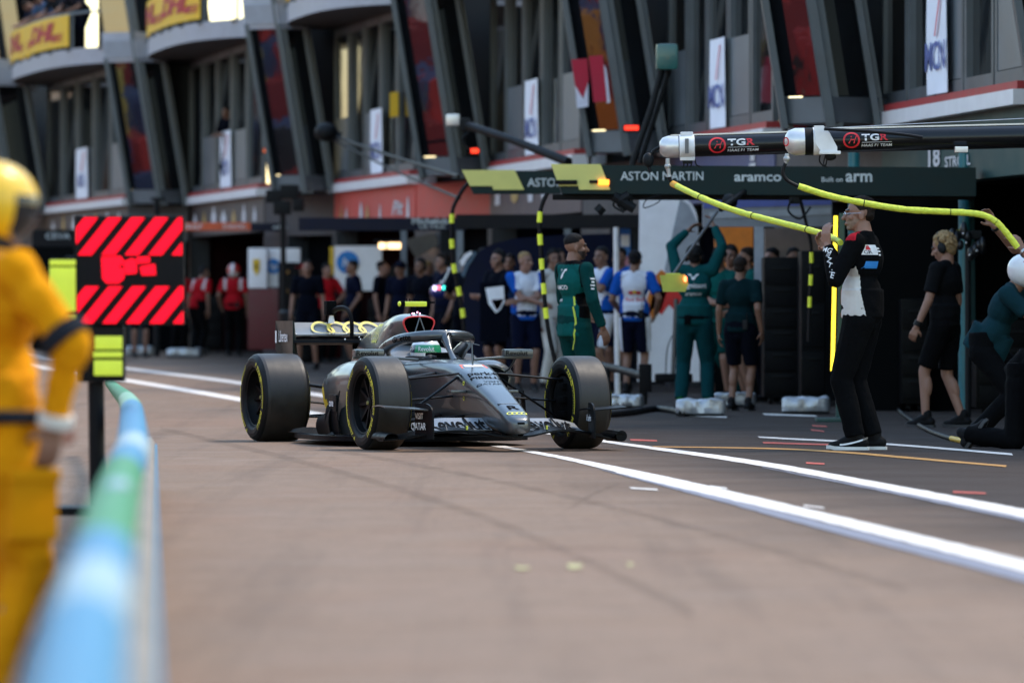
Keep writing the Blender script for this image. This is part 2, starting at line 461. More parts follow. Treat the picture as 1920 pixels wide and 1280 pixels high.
def on(a, b, t, off, z):
    p = a.lerp(b, t) + nrm(a, b) * off; return V((p.x, p.y, z + g(p.y)))
ZS, ZT = 3.30, 6.05
def frieze_marks(k, a, b, mb):
    rng = random.Random(40 + k)
    fn = lambda t, z: on(a, b, t, .035, z)
    L = (b - a).length
    if k == 6:
        tx = lambda s, t0, z0, h, sx, bold: mb.text(s, h, lambda u, v: fn(t0 + u / L, z0 + v), 0, bold, 0, 1, sx)
        tx('STROLL', .56, 2.60, .15, 2.6, .02); tx('18', .39, 2.66, .26, 3.0, .03)
        return
    if k in (1, 2):
        for i in range(7):
            t = .1 + .8 * i / 6; w = .30 / L * rng.uniform(.7, 1.5); h = rng.uniform(.25, .42); z0 = 2.60
            pts = [(-w, 0), (w, 0), (w, h * .55), (w * .4, h * .75), (w * .4, h), (-w * .4, h), (-w * .4, h * .75), (-w, h * .55)]
            mb.add([fn(t + x, z0 + y) for x, y in pts], [list(range(8))], i % 3 % 2)
    elif k == 3:
        mb.text('Pit', .34, lambda u, v: fn(.80 + u / L, 2.68 + v), 0, .02, .3, 1, 3.2)
        for i, t in enumerate((.10, .17, .36, .44, .60, .93)):
            w = rng.uniform(.010, .022); h = rng.uniform(.22, .42)
            pts = [(-w, 0), (w, 0), (w * 1.1, h * .5), (w * .3, h), (-w * .3, h), (-w * 1.1, h * .5)]
            mb.add([fn(t + x, 2.47 + y) for x, y in pts], [list(range(6))], 1 if i % 3 == 0 else 0)
    elif k in (4, 5):
        for i, t in enumerate((.10, .30, .48, .62, .82)):
            w = rng.uniform(.02, .045); h = rng.uniform(.13, .24); z0 = 2.62
            if i % 2:
                pts = [(-w, h), (w, h), (w * .9, h * .4), (0, 0), (-w * .9, h * .4)]
                mb.add([fn(t + x, z0 + y) for x, y in pts], [list(range(5))], 1 if i == 1 else 0)
            else:
                mb.add([fn(t + x, z0 + y) for x, y in ((-w, 0), (w, 0), (w, h), (-w, h))], [[0, 1, 2, 3]], 0)
                mb.add([fn(t + x, z0 + y) for x, y in ((-w * .7, h + .03), (w * .7, h + .03), (w * .7, h + .10), (-w * .7, h + .10))], [[0, 1, 2, 3]], 0)
MARKW = M('pale_frieze_print', (.62, .62, .64), .6); MARKG = M('gold_frieze_print', (.45, .30, .10), .5)
NET = M('white_banner_cloth', (.82, .86, .95), .7, var=.05, sc=2, bump=.15, bsc=3); NETB = M('banner_blue_print', (.10, .13, .34), .7); NETR = M('banner_red_print', (.62, .14, .16), .7)
DY = M('yellow_banner_cloth', (.72, .44, .012), .6, var=.06, sc=2, bump=.1, bsc=3); DR = M('banner_crimson_print', (.40, .010, .016), .6)
for k, ((a, b), bd) in enumerate(zip(E, BAY)):
    L = (b - a).length
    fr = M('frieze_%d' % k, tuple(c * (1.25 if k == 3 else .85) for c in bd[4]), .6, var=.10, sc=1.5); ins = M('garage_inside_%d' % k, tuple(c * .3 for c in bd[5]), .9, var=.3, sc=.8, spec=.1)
    # ledge: white band with a red band above it
    part('ledge', wallbox(MB(), a, b, 3.07, 3.22, .5, .16), WHITE, PB); part('red_band', wallbox(MB(), a, b, 3.222, 3.30, .5, .12), REDB, PB)
    part('frieze', wallbox(MB(), a, b, 2.40, 3.07, .3, .02), fr, PB)
    mk = MB(); 
    if 0 < k < 7:
        frieze_marks(k, a, b, mk); part('lettering', mk, [MARKW, MARKG], PB)
    # garage: open front, partition at the far end, back wall and ceiling
    n = -nrm(a, b); ex = V((1, .12, 0)) * 9
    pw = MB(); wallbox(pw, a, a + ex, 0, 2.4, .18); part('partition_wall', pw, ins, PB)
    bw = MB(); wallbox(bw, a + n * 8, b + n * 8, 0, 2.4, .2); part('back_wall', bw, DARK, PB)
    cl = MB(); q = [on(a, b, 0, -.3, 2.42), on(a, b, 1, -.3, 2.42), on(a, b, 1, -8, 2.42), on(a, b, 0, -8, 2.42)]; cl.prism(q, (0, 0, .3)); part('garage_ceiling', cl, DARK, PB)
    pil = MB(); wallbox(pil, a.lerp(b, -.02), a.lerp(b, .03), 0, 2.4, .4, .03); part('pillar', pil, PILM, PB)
    # windows of the recessed first floor
    NW = 5; lowset = {0: 'g', 2: 'g', 3: 'n', 4: 'g', 5: 'p', 6: 'g'}
    for i in range(NW):
        t0, t1 = i / NW + .012, (i + 1) / NW - .012
        pa, pb = a.lerp(b, t0), a.lerp(b, t1)
        f = MB(); w = .05 / L
        for s in (t0, t1): wallbox(f, a.lerp(b, s - w), a.lerp(b, s + w), ZS, ZT, .08, .03)
        wallbox(f, a.lerp(b, t0 + w), a.lerp(b, t1 - w), ZS, ZS + .14, .08, .03); wallbox(f, a.lerp(b, t0 + w), a.lerp(b, t1 - w), ZT - .12, ZT, .08, .03)
        wf = part('window', f, FRAME, PB)
        gl = MB(); wallbox(gl, a.lerp(b, t0 + w), a.lerp(b, t1 - w), ZS + .14, ZT - .12, .03, -.02 - .02 * (i % 2)); part('pane', gl, GLASS2, wf)
        if (i + k) % 5 in (0, 3):
            ip = MB(); wallbox(ip, a.lerp(b, t0 + w), a.lerp(b, t1 - w), ZS + .15, ZS + 1.12, .03, .02); part('infill_panel', ip, INFILL, wf)
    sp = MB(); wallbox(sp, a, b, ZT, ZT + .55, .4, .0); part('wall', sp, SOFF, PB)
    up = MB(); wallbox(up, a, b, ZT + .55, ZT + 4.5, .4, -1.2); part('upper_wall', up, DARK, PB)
    # balcony: bowed slab, dark underside, railing posts
    if k in (0, 1, 2, 3, 4):
        nn = nrm(a, b)
        def bal(t, o=0.): 
            x = 2 * t - 1
            p = a.lerp(b, -.05 + 1.02 * t) + nn * (1.25 * (1 - abs(x) ** 3.0) ** .6 + o); return p
        sl = MB(); S = 28; top = []
        for j in range(S + 1):
            t = j / S; p = bal(t); q = a.lerp(b, -.05 + 1.02 * t) - nn * .3
            top.append((p, q))
        rings = [[V((q.x, q.y, ZT + .05 + g(q.y))), V((p.x, p.y, ZT + .05 + g(p.y))), V((p.x, p.y, ZT + .40 + g(p.y))), V((q.x, q.y, ZT + .40 + g(q.y)))] for p, q in top]
        sl.loft(rings); bo = part('balcony', sl, CORN, PB)
        so = MB(); so.v = [V((x.x, x.y, ZT + .045 + g(x.y))) for pq in top for x in pq]; so.f = [[2 * j, 2 * j + 1, 2 * j + 3, 2 * j + 2] for j in range(S)]; so.m = [0] * S
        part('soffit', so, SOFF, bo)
        rl = MB()
        for j in range(0, S + 1, 3):
            p = bal(j / S, -.06); rl.beam(V((p.x, p.y, ZT + .4 + g(p.y))), V((p.x, p.y, ZT + 1.16 + g(p.y))), .05, .05)
            rl.beam(V((p.x, p.y, ZT + .36 + g(p.y))) + nn * .07, V((p.x, p.y, ZT + .40 + g(p.y))) + nn * .09, .10, .10, up=(1, 0, 0))
        rl.tube([V((p.x, p.y, ZT + 1.16 + g(p.y))) for p in (bal(j / S, -.06) for j in range(S + 1))], .03, 6)
        part('railing', rl, BEAMM, bo)
        if k in (1, 2, 3):       # the yellow advertising banner tied to the railing
            t0, t1 = .015, .86
            sfn = lambda t, z, o=.03: (lambda p: V((p.x, p.y, z + g(p.y))))(bal(t, o))
            bn = MB(); bn.grid(lambda u, v: sfn(lerp(t0, t1, u), lerp(ZT + .46, ZT + 1.14, v)), 30, 1)
            ro = root('advertising_banner', bal(.5) + V((0, 0, ZT + .5 + g(a.y))), '', 'banner', 'yellow courier banners on the balconies')
            lab = {1: 'yellow DHL banner on the balcony railing at the far left, above the marshal', 2: 'yellow DHL banner cut by the top edge, on the second balcony from the left',
                   3: 'yellow banner mostly above the frame on the third balcony from the left'}[k]
            ro['label'] = lab
            part('cloth', bn, DY, ro)
            # distance along the banner for the lettering
            acc = [0.]; ts = [lerp(t0, t1, i / 120) for i in range(121)]
            for i in range(120): acc.append(acc[-1] + (bal(ts[i + 1]) - bal(ts[i])).length)
            def t_at(x):
                x = max(0, min(acc[-1], x))
                for i in range(120):
                    if acc[i + 1] >= x: return lerp(ts[i], ts[i + 1], (x - acc[i]) / max(1e-6, acc[i + 1] - acc[i]))
                return t1
            tx = MB()
            for cx_, sc_ in ((.78, 1.0), (.36, 1.0)):
                tx.text('DHL', .50, lambda u, v: sfn(t_at(acc[-1] * cx_ + u), ZT + .81 + v, .045), 0, .045, .35, .95, 3.4)
                for j in range(3):
                    for q0, q1 in ((-2.2, -1.55), (1.35, 2.2)):
                        q0, q1 = q0 + .05 * j, q1 + .05 * j
                        tx.add([sfn(t_at(acc[-1] * cx_ + x), z, .045) for x, z in ((q0, ZT + .60 + .06 * j), (q1, ZT + .60 + .06 * j), (q1, ZT + .635 + .06 * j), (q0, ZT + .635 + .06 * j))], [[0, 1, 2, 3]])
            part('lettering', tx, DR, ro)
    # white club banner standing in the window
    if 0 < k < 7:
        tm = {1: .50, 2: .57, 3: .60, 4: .54, 5: .55, 6: .46}[k]; hw = .068
        sf = lambda t, z, o=.10: on(a, b, t, o, z)
        ro = root('club_banner', on(a, b, tm, .1, ZS), {1: 'white MCN banner in the window above the red light board', 2: 'white MCN banner below a person leaning from the far window',
                  3: 'narrow white MCN banner beside a yellow sign in the window above the red frieze', 4: 'white MCN banner in the window left of the two red reflected flags',
                  5: 'white MCN banner in the window above the black overhead boom tip', 6: 'white MCN banner edge on beside an open window at the top right'}[k], 'banner', 'white club banners in the first floor windows')
        hh = 1.12
        bn = MB(); bn.grid(lambda u, v: sf(tm + hw * (2 * u - 1), ZS + .02 + hh * v, .10 + .008 * math.sin(5 * u + 3 * v)), 8, 8, thick=.008); part('cloth', bn, NET, ro)
        tx = MB(); tx.text('MCN', .42, lambda u, v: sf(tm + u / L, ZS + .40 + v, .120), 0, .012, 0, .9, 1.25); part('lettering', tx, NETB, ro)
        t2 = MB(); t2.add([sf(tm + x * hw, ZS + z, .120) for x, z in ((-.1, .62), (.05, .62), (.6, 1.05), (.45, 1.05))], [[0, 1, 2, 3]]); part('emblem', t2, NETR, ro)
# oriels between the bays: two tall panes that lean out over the lane
OR = [(-30, 20, 88, 0), (236, 297, 350, 1), (505, 568, 622, 2), (780, 850, 912, 3), (1092, 1170, 1244, 4), (1455, 1550, 1645, 5), (1915, 2010, 2090, 6)]
for l, c, r, k in OR:
    pl, pr = E[k][1], E[k + 1][0] if k < 6 else E[k][1] + V((1.2, -1, 0))
    if k == 6: pr = E[7][0]
    Dm = min(pl.y, pr.y) - .9
    pl = V(((l - CX) / F * pl.y, pl.y, 0)) + V((.05, -.15, 0)); pr = V(((r - CX) / F * pr.y, pr.y, 0)) + V((-.05, -.15, 0)); pc = V(((c - CX) / F * Dm, Dm, 0))
    sl_, sr_ = pl.copy(), pr.copy()
    pl = V((pl.x * (Dm + .38) / pl.y, Dm + .38, 0)); pr = V((pr.x * (Dm + .30) / pr.y, Dm + .30, 0))
    gr = g(Dm); lean = V((-.16, -.03, 0))
    def at(p, z, o=0.): return V((p.x + lean.x * (z - ZS), p.y + lean.y * (z - ZS) - o, z + gr))
    orl = node('oriel', PB, V((pc.x, pc.y, ZS + gr)), ws=True)
    for s, (p, q) in enumerate(((pl, pc), (pc, pr))):
        d = (q - p); p2, q2 = p + d * .03, q - d * .03
        gl = MB(); quad = [at(p2, ZS + .1), at(q2, ZS + .1), at(q2, ZT), at(p2, ZT)]
        gl.prism(quad, (.03, .05, 0)); part('pane', gl, GLASS, orl)
    for p, w in ((pl, .17), (pc, .24), (pr, .17)):
        fm = MB(); zt_ = ZT + (4.2 if p is pc else .1); o_ = V((w * .40, .06, 0))
        fm.beam(at(p, ZS - .25, .06), at(p, zt_, .06), w * .42, .26, up=(0, 1, 0)); part('beam', fm, BEAMM, orl)
        fm = MB(); fm.beam(at(p, ZS - .25, .0) + o_, at(p, zt_, .0) + o_, w * .36, .2, up=(0, 1, 0)); part('beam', fm, FRAME, orl)
    for p, q in ((pl, sl_), (pr, sr_)):
        if (p - q).length > .3:
            w_ = MB(); w_.prism([at(p, ZS - .2) + V((.02, .1, 0)), at(q, ZS - .2), at(q, ZT), at(p, ZT) + V((.02, .1, 0))], (.04, .01, 0)); part('return_wall', w_, SOFF, orl)
    sl = MB(); sl.prism([at(pl, ZS - .2, .1), at(pc, ZS - .2, .12), at(pr, ZS - .2, .1), at(pr, ZS - .2, -2.5) + V((1.0, 0, 0)), at(pl, ZS - .2, -2.5) + V((1.2, 0, 0))], (0, 0, .28)); part('sill', sl, FRAME, orl)
    cn = MB(); ct = [at(pl, ZT, .12) + V((-.05, 0, 0)), at(pc, ZT, .16), at(pr, ZT, .12) + V((.05, 0, 0)), at(pr, ZT, -3), at(pl, ZT, -3)]
    cn.prism(ct, (-.05, 0, .62))
    for s, (p, q) in enumerate(((pl, pc), (pc, pr))):
        nr = 14
        for i in range(nr):
            x = p.lerp(q, (i + .5) / nr)
            o = lerp(.12, .16, (i + .5) / nr) if s == 0 else lerp(.16, .12, (i + .5) / nr)
            cn.beam(at(x, ZT + .08, o + .02), at(x, ZT + .44, o + .02), .04, .05, up=(0, 1, 0))
    part('cornice', cn, CORN, orl)
    bk = MB(); wallbox(bk, E[k][1] + V((-.1, .3, 0)), E[k + 1][0] + V((.1, .9, 0)), 3.0, 10.8, .3, -.45); part('wall', bk, M('dark_glass_wall', (.008, .010, .012), .7, var=.3, sc=.5, spec=.15), PB)
    up = MB(); up.prism([at(pl, ZT + .62, -.9), at(pr, ZT + .62, -.9), at(pr, ZT + .62, -3) + V((1, 0, 0)), at(pl, ZT + .62, -3) + V((1, 0, 0))], (-.5, 0, 3.4)); part('upper_pane', up, GLASS, orl)
    lo = MB(); wallbox(lo, E[k][1], E[k + 1][0] if k < 6 else pr, 2.3, 3.05, .5, 0.); part('wall', lo, M('under_oriel_grey', (.06, .055, .055), .7) if k != 3 else M('oriel_red', (.50, .07, .05), .6), PB)  # plain grey wall under the bay, red beside the red frieze
    pil = MB(); wallbox(pil, E[k][1] + V((0, .0, 0)), E[k][1].lerp(E[k + 1][0], .35), 0, 2.3, .5, .02); part('pillar', pil, PILM, PB)
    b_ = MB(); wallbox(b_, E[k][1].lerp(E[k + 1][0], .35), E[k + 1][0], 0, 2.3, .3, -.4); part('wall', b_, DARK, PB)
roof = MB(); roof.prism([E[0][0] + V((6, 0, 10.9)), E[0][0] + V((24, 3, 10.9)), E[7][1] + V((16, 0, 10.9)), E[7][1] + V((1.5, 0, 10.9))], (0, 0, .6)); part('roof', roof, CONC, PB)
# the town behind the photographer and across the lane (it lights and fills the glass of the pit building)
def town_house(x, y, w, d, h, col, lab, rz=0.):
    o = root('apartment_building', (x, y, 0), lab, 'building', None, rz); rg = random.Random(int(abs(x) * 3 + h))
    wl = MB(); wl.box((0, 0, h / 2), (w, d, h)); part('wall', wl, M('facade_%d' % (int(abs(x) * 7 + h)), col, .8, var=.12, sc=.4), o, False)
    nf = int(h // 2.9); aw = [M('awning_red', (.50, .03, .03), .7), M('awning_orange', (.62, .18, .02), .7), M('awning_white', (.75, .73, .70), .7), M('awning_blue', (.04, .10, .35), .7)]
    def face(cnt, wid, fn, sz):
        wd, bl, an = MB(), MB(), MB()
        for f in range(nf):
            for c in range(cnt):
                u = -wid / 2 + (c + .5) * wid / cnt; z = 1.7 + f * 2.9
                wd.box(fn(u, .03, z), sz(wid / cnt * .45, .1, 1.7))
                if rg.random() < .45: bl.box(fn(u, .5, z - .95), sz(wid / cnt * .8, 1.0, .14)); bl.box(fn(u, .97, z - .45), sz(wid / cnt * .8, .06, .9))
                if rg.random() < .40: an.box(fn(u, .45, z + 1.0), sz(wid / cnt * .7, .9, .5), None, 0, rg.randrange(4))
        part('shutters', wd, M('shutter_dark', (.025, .03, .03), .5), o, False)
        if bl.v: part('balconies', bl, M('balcony_white', (.72, .70, .66), .7), o, False)
        if an.v: part('awnings', an, aw, o, False)
    for sd in (-1, 1):
        face(max(2, int(w // 2.1)), w, lambda u, k, z: (u, sd * (d / 2 + k), z), lambda a, b, c: (a, b, c))
        face(max(2, int(d // 2.1)), d, lambda u, k, z: (sd * (w / 2 + k), u, z), lambda a, b, c: (b, a, c))
    rf = MB(); rf.box((0, 0, h + .3), (w + .8, d + .8, .6)); part('roof', rf, M('terracotta', (.30, .12, .07), .8), o, False)
    return o
town_house(-46, 205, 44, 12, 15, (.62, .54, .44), 'long cream apartment block beyond the bend of the lane')
town_house(-62, 150, 14, 60, 20, (.50, .30, .20), 'terracotta apartment block beyond the bend of the lane')
town_house(-95, 62, 12, 66, 14, (.42, .36, .29), 'cream apartment block across the lane with terracotta roof')
town_house(-90, -16, 14, 60, 16, (.36, .25, .18), 'ochre apartment block across the lane behind the marshal')
town_house(-14, -92, 34, 12, 11, (.42, .38, .32), 'cream apartment block closing the lane behind the photographer')
town_house(30, -90, 34, 12, 14, (.36, .25, .19), 'tall pink ochre block behind the photographer')
gs = root('grandstand', (-22, 60, 0), 'low grandstand full of onlookers across the lane, out of view to the left', 'grandstand')
for i in range(7):
    mb = MB(); mb.box((-19 - 1.3 * i, 62, .9 + .75 * i), (1.3, 116, .9 + .0 * i)); part('tier', mb, M('tier_blue', (.05, .09, .20), .7) if i % 2 else M('tier_red', (.30, .03, .03), .7), gs)
rg = random.Random(11); cw = MB()
for i in range(7):
    for j in range(150):
        if rg.random() < .8: cw.box((-18.9 - 1.3 * i, 5 + .76 * j + rg.uniform(-.15, .15), 1.35 + .75 * i + .4), (.4, rg.uniform(.3, .55), rg.uniform(.7, 1.0)), None, 0, rg.randrange(6))
o_ = part('onlookers', cw, [M('crowd_%d' % i, c, .8) for i, c in enumerate(((.65, .62, .58), (.55, .05, .04), (.06, .08, .2), (.6, .25, .04), (.03, .03, .035), (.5, .42, .1)))], gs); o_['kind'] = 'stuff'
mb = MB()
for i in range(13): mb.box((-29, 6 + 9 * i, 7), (.4, 7.6, 2.6), None, 0, i % 3)
part('advertising_boards', mb, [M('hoarding_red', (.42, .03, .03), .5), M('hoarding_white', (.7, .7, .7), .5), M('hoarding_orange', (.6, .16, .02), .5)], gs)
bb = MB()
for i in range(9): bb.box((-15.5 + .02 * i, -24 + 12.5 * i, .62), (.3, 11.6, 1.24), None, .04, i % 3)
for i in range(8): bb.box((-54 + 4.4 * i, 178, 1.6), (3.9, .3, 3.2), None, .03, (i * 2) % 3)
for i in range(7): bb.box((-13 + 4 * i, -34, 2.6), (3.4, .3, 2.2), None, .03, (i + 1) % 3)
single('barrier_hoarding', bb, [M('hoarding_red', (.42, .03, .03), .5), M('hoarding_white', (.7, .7, .7), .5), M('hoarding_orange', (.6, .16, .02), .5)], 'red white and orange hoardings round the far side of the lane, out of view', 'hoarding', (-15, 10, 0))
# ------------------------------------------------------------------ the racing car
TH = R_(16.5)
CAR = root('racing_car', (-.2505, 43.10, 0), 'matte grey open wheel racing car with a halo, driving down the pit lane', 'racing car', None, TH - math.pi / 2)
cpart = lambda n, mb, m, par=None, sm=38, label=None: part(n, mb, m, par or CAR, False, sm, label)
PAINTC = M('titanium_grey_paint', (.078, .087, .093), .34, .68, var=.06, sc=3, coat=.35)
CARB = M('black_carbon', (.004, .0045, .0055), .45, .0, var=.3, sc=25, spec=.07)
CARBD = M('matt_black_carbon', (.002, .0022, .0025), .7, var=.3, sc=25, spec=.05)
DECK = M('black_decal', (.0025, .0025, .003), .8, spec=.05)
DECW = M('white_decal', (.78, .78, .78), .5)
DECY = M('yellow_decal', (.80, .74, .06), .5)
RUB = M('tyre_sidewall_rubber', (.003, .0034, .004), .55, var=.25, sc=14, spec=.2)
def tread_mat():
    m = M('tyre_tread_rubber', (.019, .0165, .014), .5, var=.25, sc=9, bump=.03, bsc=60, spec=.35)
    return m
TREAD = tread_mat()
RIM = M('dark_wheel_metal', (.002, .0023, .0028), .5, .0, var=.2, sc=9, spec=.12)
# --- chassis with nose
CH = [(-2.0, .10, .64, .30, .33), (-1.6, .12, .655, .30, .33), (-1.2, .16, .668, .27, .305), (-.72, .20, .675, .20, .235), (-.31, .215, .652, .17, .190), (0, .215, .597, .15, .162),
      (.26, .20, .520, .125, .136), (.50, .18, .450, .112, .119), (.71, .155, .383, .108, .108), (.90, .138, .322, .105, .103), (1.02, .130, .281, .098, .097), (1.08, .136, .258, .083, .082), (1.11, .150, .236, .055, .055), (1.122, .175, .21, .02, .02)]
def sec(x): return interp(CH, x)
def rtrap(x, zb, zt, wb, wt, n=40, e=5., yc=0.):
    out = []; zc, h = (zb + zt) / 2, (zt - zb) / 2
    for k in range(n):
        a = 2 * math.pi * k / n; c, s_ = math.cos(a), math.sin(a)
        zz = math.copysign(abs(s_) ** (2 / e), s_); yy = math.copysign(abs(c) ** (2 / e), c)
        w = lerp(wb, wt, (zz + 1) / 2)
        out.append(V((x, yc + yy * w, zc + zz * h)))
    return out
mb = MB(); xs = [-2.0 + .06 * i for i in range(50)] + [1.0, 1.03, 1.06, 1.08, 1.095, 1.105, 1.114, 1.122]
xs = sorted(set(round(x, 3) for x in xs if x <= 1.122))
mb.loft([rtrap(x, *sec(x), e=lerp(5.0, 3.2, max(0, min(1, (x - .9) / .2)))) for x in xs])
body = cpart('body', mb, PAINTC, sm=50)
def ztop(x, y):
    zb, zt, wb, wt = sec(x); e = 5.0
    q = min(.995, abs(y) / wt)
    return (zb + zt) / 2 + (zt - zb) / 2 * (1 - q ** e) ** (1 / e)
def side(x, z, s=-1, o=.003):             # point on the flank of the chassis
    zb, zt, wb, wt = sec(x); t = max(-.98, min(.98, (z - (zb + zt) / 2) / ((zt - zb) / 2)))
    w = lerp(wb, wt, (t + 1) / 2) * (1 - abs(t) ** 5) ** .2
    return V((x, s * (w + o), z))
def nosetext(st, size, x0, y0=0., sx=1., bold=.0, m=0, up=1, shear=0.):
    d = MB()
    d.text(st, size, lambda u, v: V((x0 - v * 1.0, y0 + u, ztop(x0 - v, y0 + u) + .0025)), m, bold, shear, 1, sx)
    return d
d = MB()
for a in (nosetext('R', .115, .895, -.0, 1.3, .02), nosetext('perk+', .10, .095, .0, 1.0, .012), nosetext('PIRELLI', .060, .190, .0, 1.35, .02), nosetext('VISIT', .05, .285, .02, 1.2), nosetext('QATAR', .05, .345, -.02, 1.2)):
    d.add(a.v, a.f)
cpart('lettering', d, DECK, body)
d = MB()
def ring_at(mb_, fn, r, w, n=40, m=0, sx=1.):
    vs = []
    for k in range(n):
        a = 2 * math.pi * k / n
        for rr in (r - w, r + w): vs.append(fn(rr * math.cos(a) * sx, rr * math.sin(a)))
    mb_.add(vs, [[2 * k, 2 * k + 1, (2 * k + 3) % (2 * n), (2 * k + 2) % (2 * n)] for k in range(n)], m)
for i in range(4): ring_at(d, lambda u, v: V((1.01 - v, (i - 1.5) * .036 + u, ztop(1.01 - v, (i - 1.5) * .036 + u) + .0025)), .021, .0035)
cpart('ring_emblem', d, DECY, body)
d = MB(); d.add([V((x, y, ztop(x, y) + .002)) for x, y in ((-.20, -.10), (-.08, -.11), (-.08, .10), (-.20, .09))], [[0, 1, 2, 3]])
d2 = MB(); d2.add([V((x, y, ztop(x, y) + .003)) for x, y in ((-.178, -.075), (-.105, -.08), (-.105, .07), (-.178, .07))], [[0, 1, 2, 3]])
cpart('decal', d, M('orange_red_decal', (.75, .10, .04), .5), body); cpart('decal', d2, DECW, body)
d = MB(); d.text('NEXO', .085, lambda u, v: side(-.95 + u, .545 + v), 0, .01, 0, 1.1, 1.3)
d.add([side(-1.16 + x, .51 + z) for x, z in ((0, 0), (.03, 0), (.05, .05), (.07, 0), (.10, 0), (.07, .085), (.05, .05), (.03, .085))], [[0, 1, 2, 7], [2, 3, 4, 5], [2, 5, 6, 7]])
cpart('lettering', d, M('dark_grey_decal', (.022, .024, .028), .5), body)
d = MB()
for z in (.50, .385): ring_at(d, lambda u, v: side(.10 + u, z + v), .013, .004, 20)
cpart('decal', d, DECY, body)
d = MB(); d.box((1.115, 0, .213), (.02, .055, .016), None, .004); d.box((.80, -.075, ztop(.8, -.075) + .001), (.012, .03, .004)); d.box((.80, .085, ztop(.8, .085) + .001), (.01, .02, .004)); cpart('sensor', d, CARBD, body)
sm_ = MB()
sm_.grid(lambda u, v: (lambda y: V((.795 + .012 * v + .0, y, ztop(.795 + .012 * v, y) + .0012)))(lerp(-.1, .1, u)), 16, 1); cpart('panel_joint', sm_, M('panel_joint_grey', (.10, .105, .11), .5), body)
# --- cockpit rim, headrest and black tub
mb = MB()
mb.loft([rtrap(x, .60, zt, w, w * .92, 28, 4) for x, zt, w in ((-1.02, .655, .20), (-1.25, .675, .285), (-1.5, .705, .315), (-1.75, .765, .31), (-1.98, .80, .25))]); cpart('headrest', mb, M('headrest_grey', (.20, .21, .22), .5, .3), sm=50)
mb = MB(); mb.loft([rtrap(x, .66, zt, w, w, 24, 4) for x, zt, w in ((-.86, .680, .15), (-1.1, .685, .18), (-1.30, .695, .20), (-1.45, .70, .20))]); cpart('cockpit_opening', mb, CARBD)
d = MB(); d.text('Aleph', .055, lambda u, v: V((-1.56 + u, -.3195 - .002, .705 + v)), 0, .01, 0, 1, 1.1); cpart('lettering', d, DECW)
# --- engine cover with its air intake
EC = [(-1.70, .835, 1.012, .075, .158), (-1.76, .82, 1.020, .09, .164), (-1.9, .76, 1.030, .15, .170), (-2.1, .66, 1.025, .21, .150), (-2.4, .56, .995, .24, .11), (-2.7, .48, .960, .22, .065), (-3.0, .42, .915, .17, .03), (-3.4, .38, .83, .11, .014), (-3.7, .36, .70, .08, .01)]
ecs = sorted([(r[0],) + r[1:] for r in EC])
def ecr(x, n=44):
    zb, zt, wb, wt = interp(ecs, x); out = []
    zc, h = (zb + zt) / 2, (zt - zb) / 2
    for k in range(n):
        a = 2 * math.pi * k / n; c, s_ = math.cos(a), math.sin(a)
        zz = math.copysign(abs(s_) ** .72, s_); yy = math.copysign(abs(c) ** .72, c); t = (zz + 1) / 2
        w = lerp(wb, wt, t ** .8)
        out.append(V((x, yy * w, zc + zz * h)))
    return out
def shrink(r, k, dx=0.): 
    c = sum(r, V()) / len(r); return [V((p.x + dx, c.y + (p.y - c.y) * k, c.z + (p.z - c.z) * k)) for p in r]
mb = MB(); r0 = ecr(-1.70)
mb.loft([ecr(x) for x in [-1.70 - .05 * i for i in range(41)]], cap=False); ec = cpart('engine_cover', mb, PAINTC, sm=55)
mb = MB(); mb.loft([shrink(r0, 1.0, .0), shrink(r0, .955, .014), shrink(r0, .90, .012), shrink(r0, .88, .002), shrink(r0, .86, -.03)], cap=False); cpart('intake_rim', mb, M('red_intake_trim', (.62, .03, .03), .4), ec)
mb = MB(); mb.loft([shrink(r0, .885, .004), shrink(r0, .84, -.10), shrink(r0, .6, -.30), shrink(r0, .02, -.31)]); cpart('intake_mouth', mb, M('intake_black', (.0006, .0006, .0007), .9, spec=.0), ec)
mb = MB(); mb.tube([(-1.672, 0, 1.0), (-1.66, -.045, .87)], .006, 8); mb.tube([(-1.672, 0, 1.0), (-1.66, .045, .87)], .006, 8); cpart('intake_strut', mb, PAINTC, ec)
def ecside(x, z, s=-1, o=.004):
    zb, zt, wb, wt = interp(ecs, x); t = max(0, min(1, (z - zb) / (zt - zb))); zz = max(-.97, min(.97, 2 * t - 1))
    w = lerp(wb, wt, t ** .8) * (1 - abs(zz) ** (1 / .36)) ** .36
    return V((x, s * (w + o), z))
d = MB()
for i in range(4): ring_at(d, lambda u, v: ecside(-2.42 - i * .11 + u, .875 + v), .070, .008, 36)
cpart('ring_emblem', d, DECY, ec)
d = MB(); d.text('BP', .07, lambda u, v: ecside(-1.92 + u, .93 + v), 0, .005); d.text('CASTROL', .035, lambda u, v: ecside(-1.92 + u, .87 + v), 0, .0); cpart('lettering', d, M('dark_grey_decal', (.022, .024, .028), .5), ec)
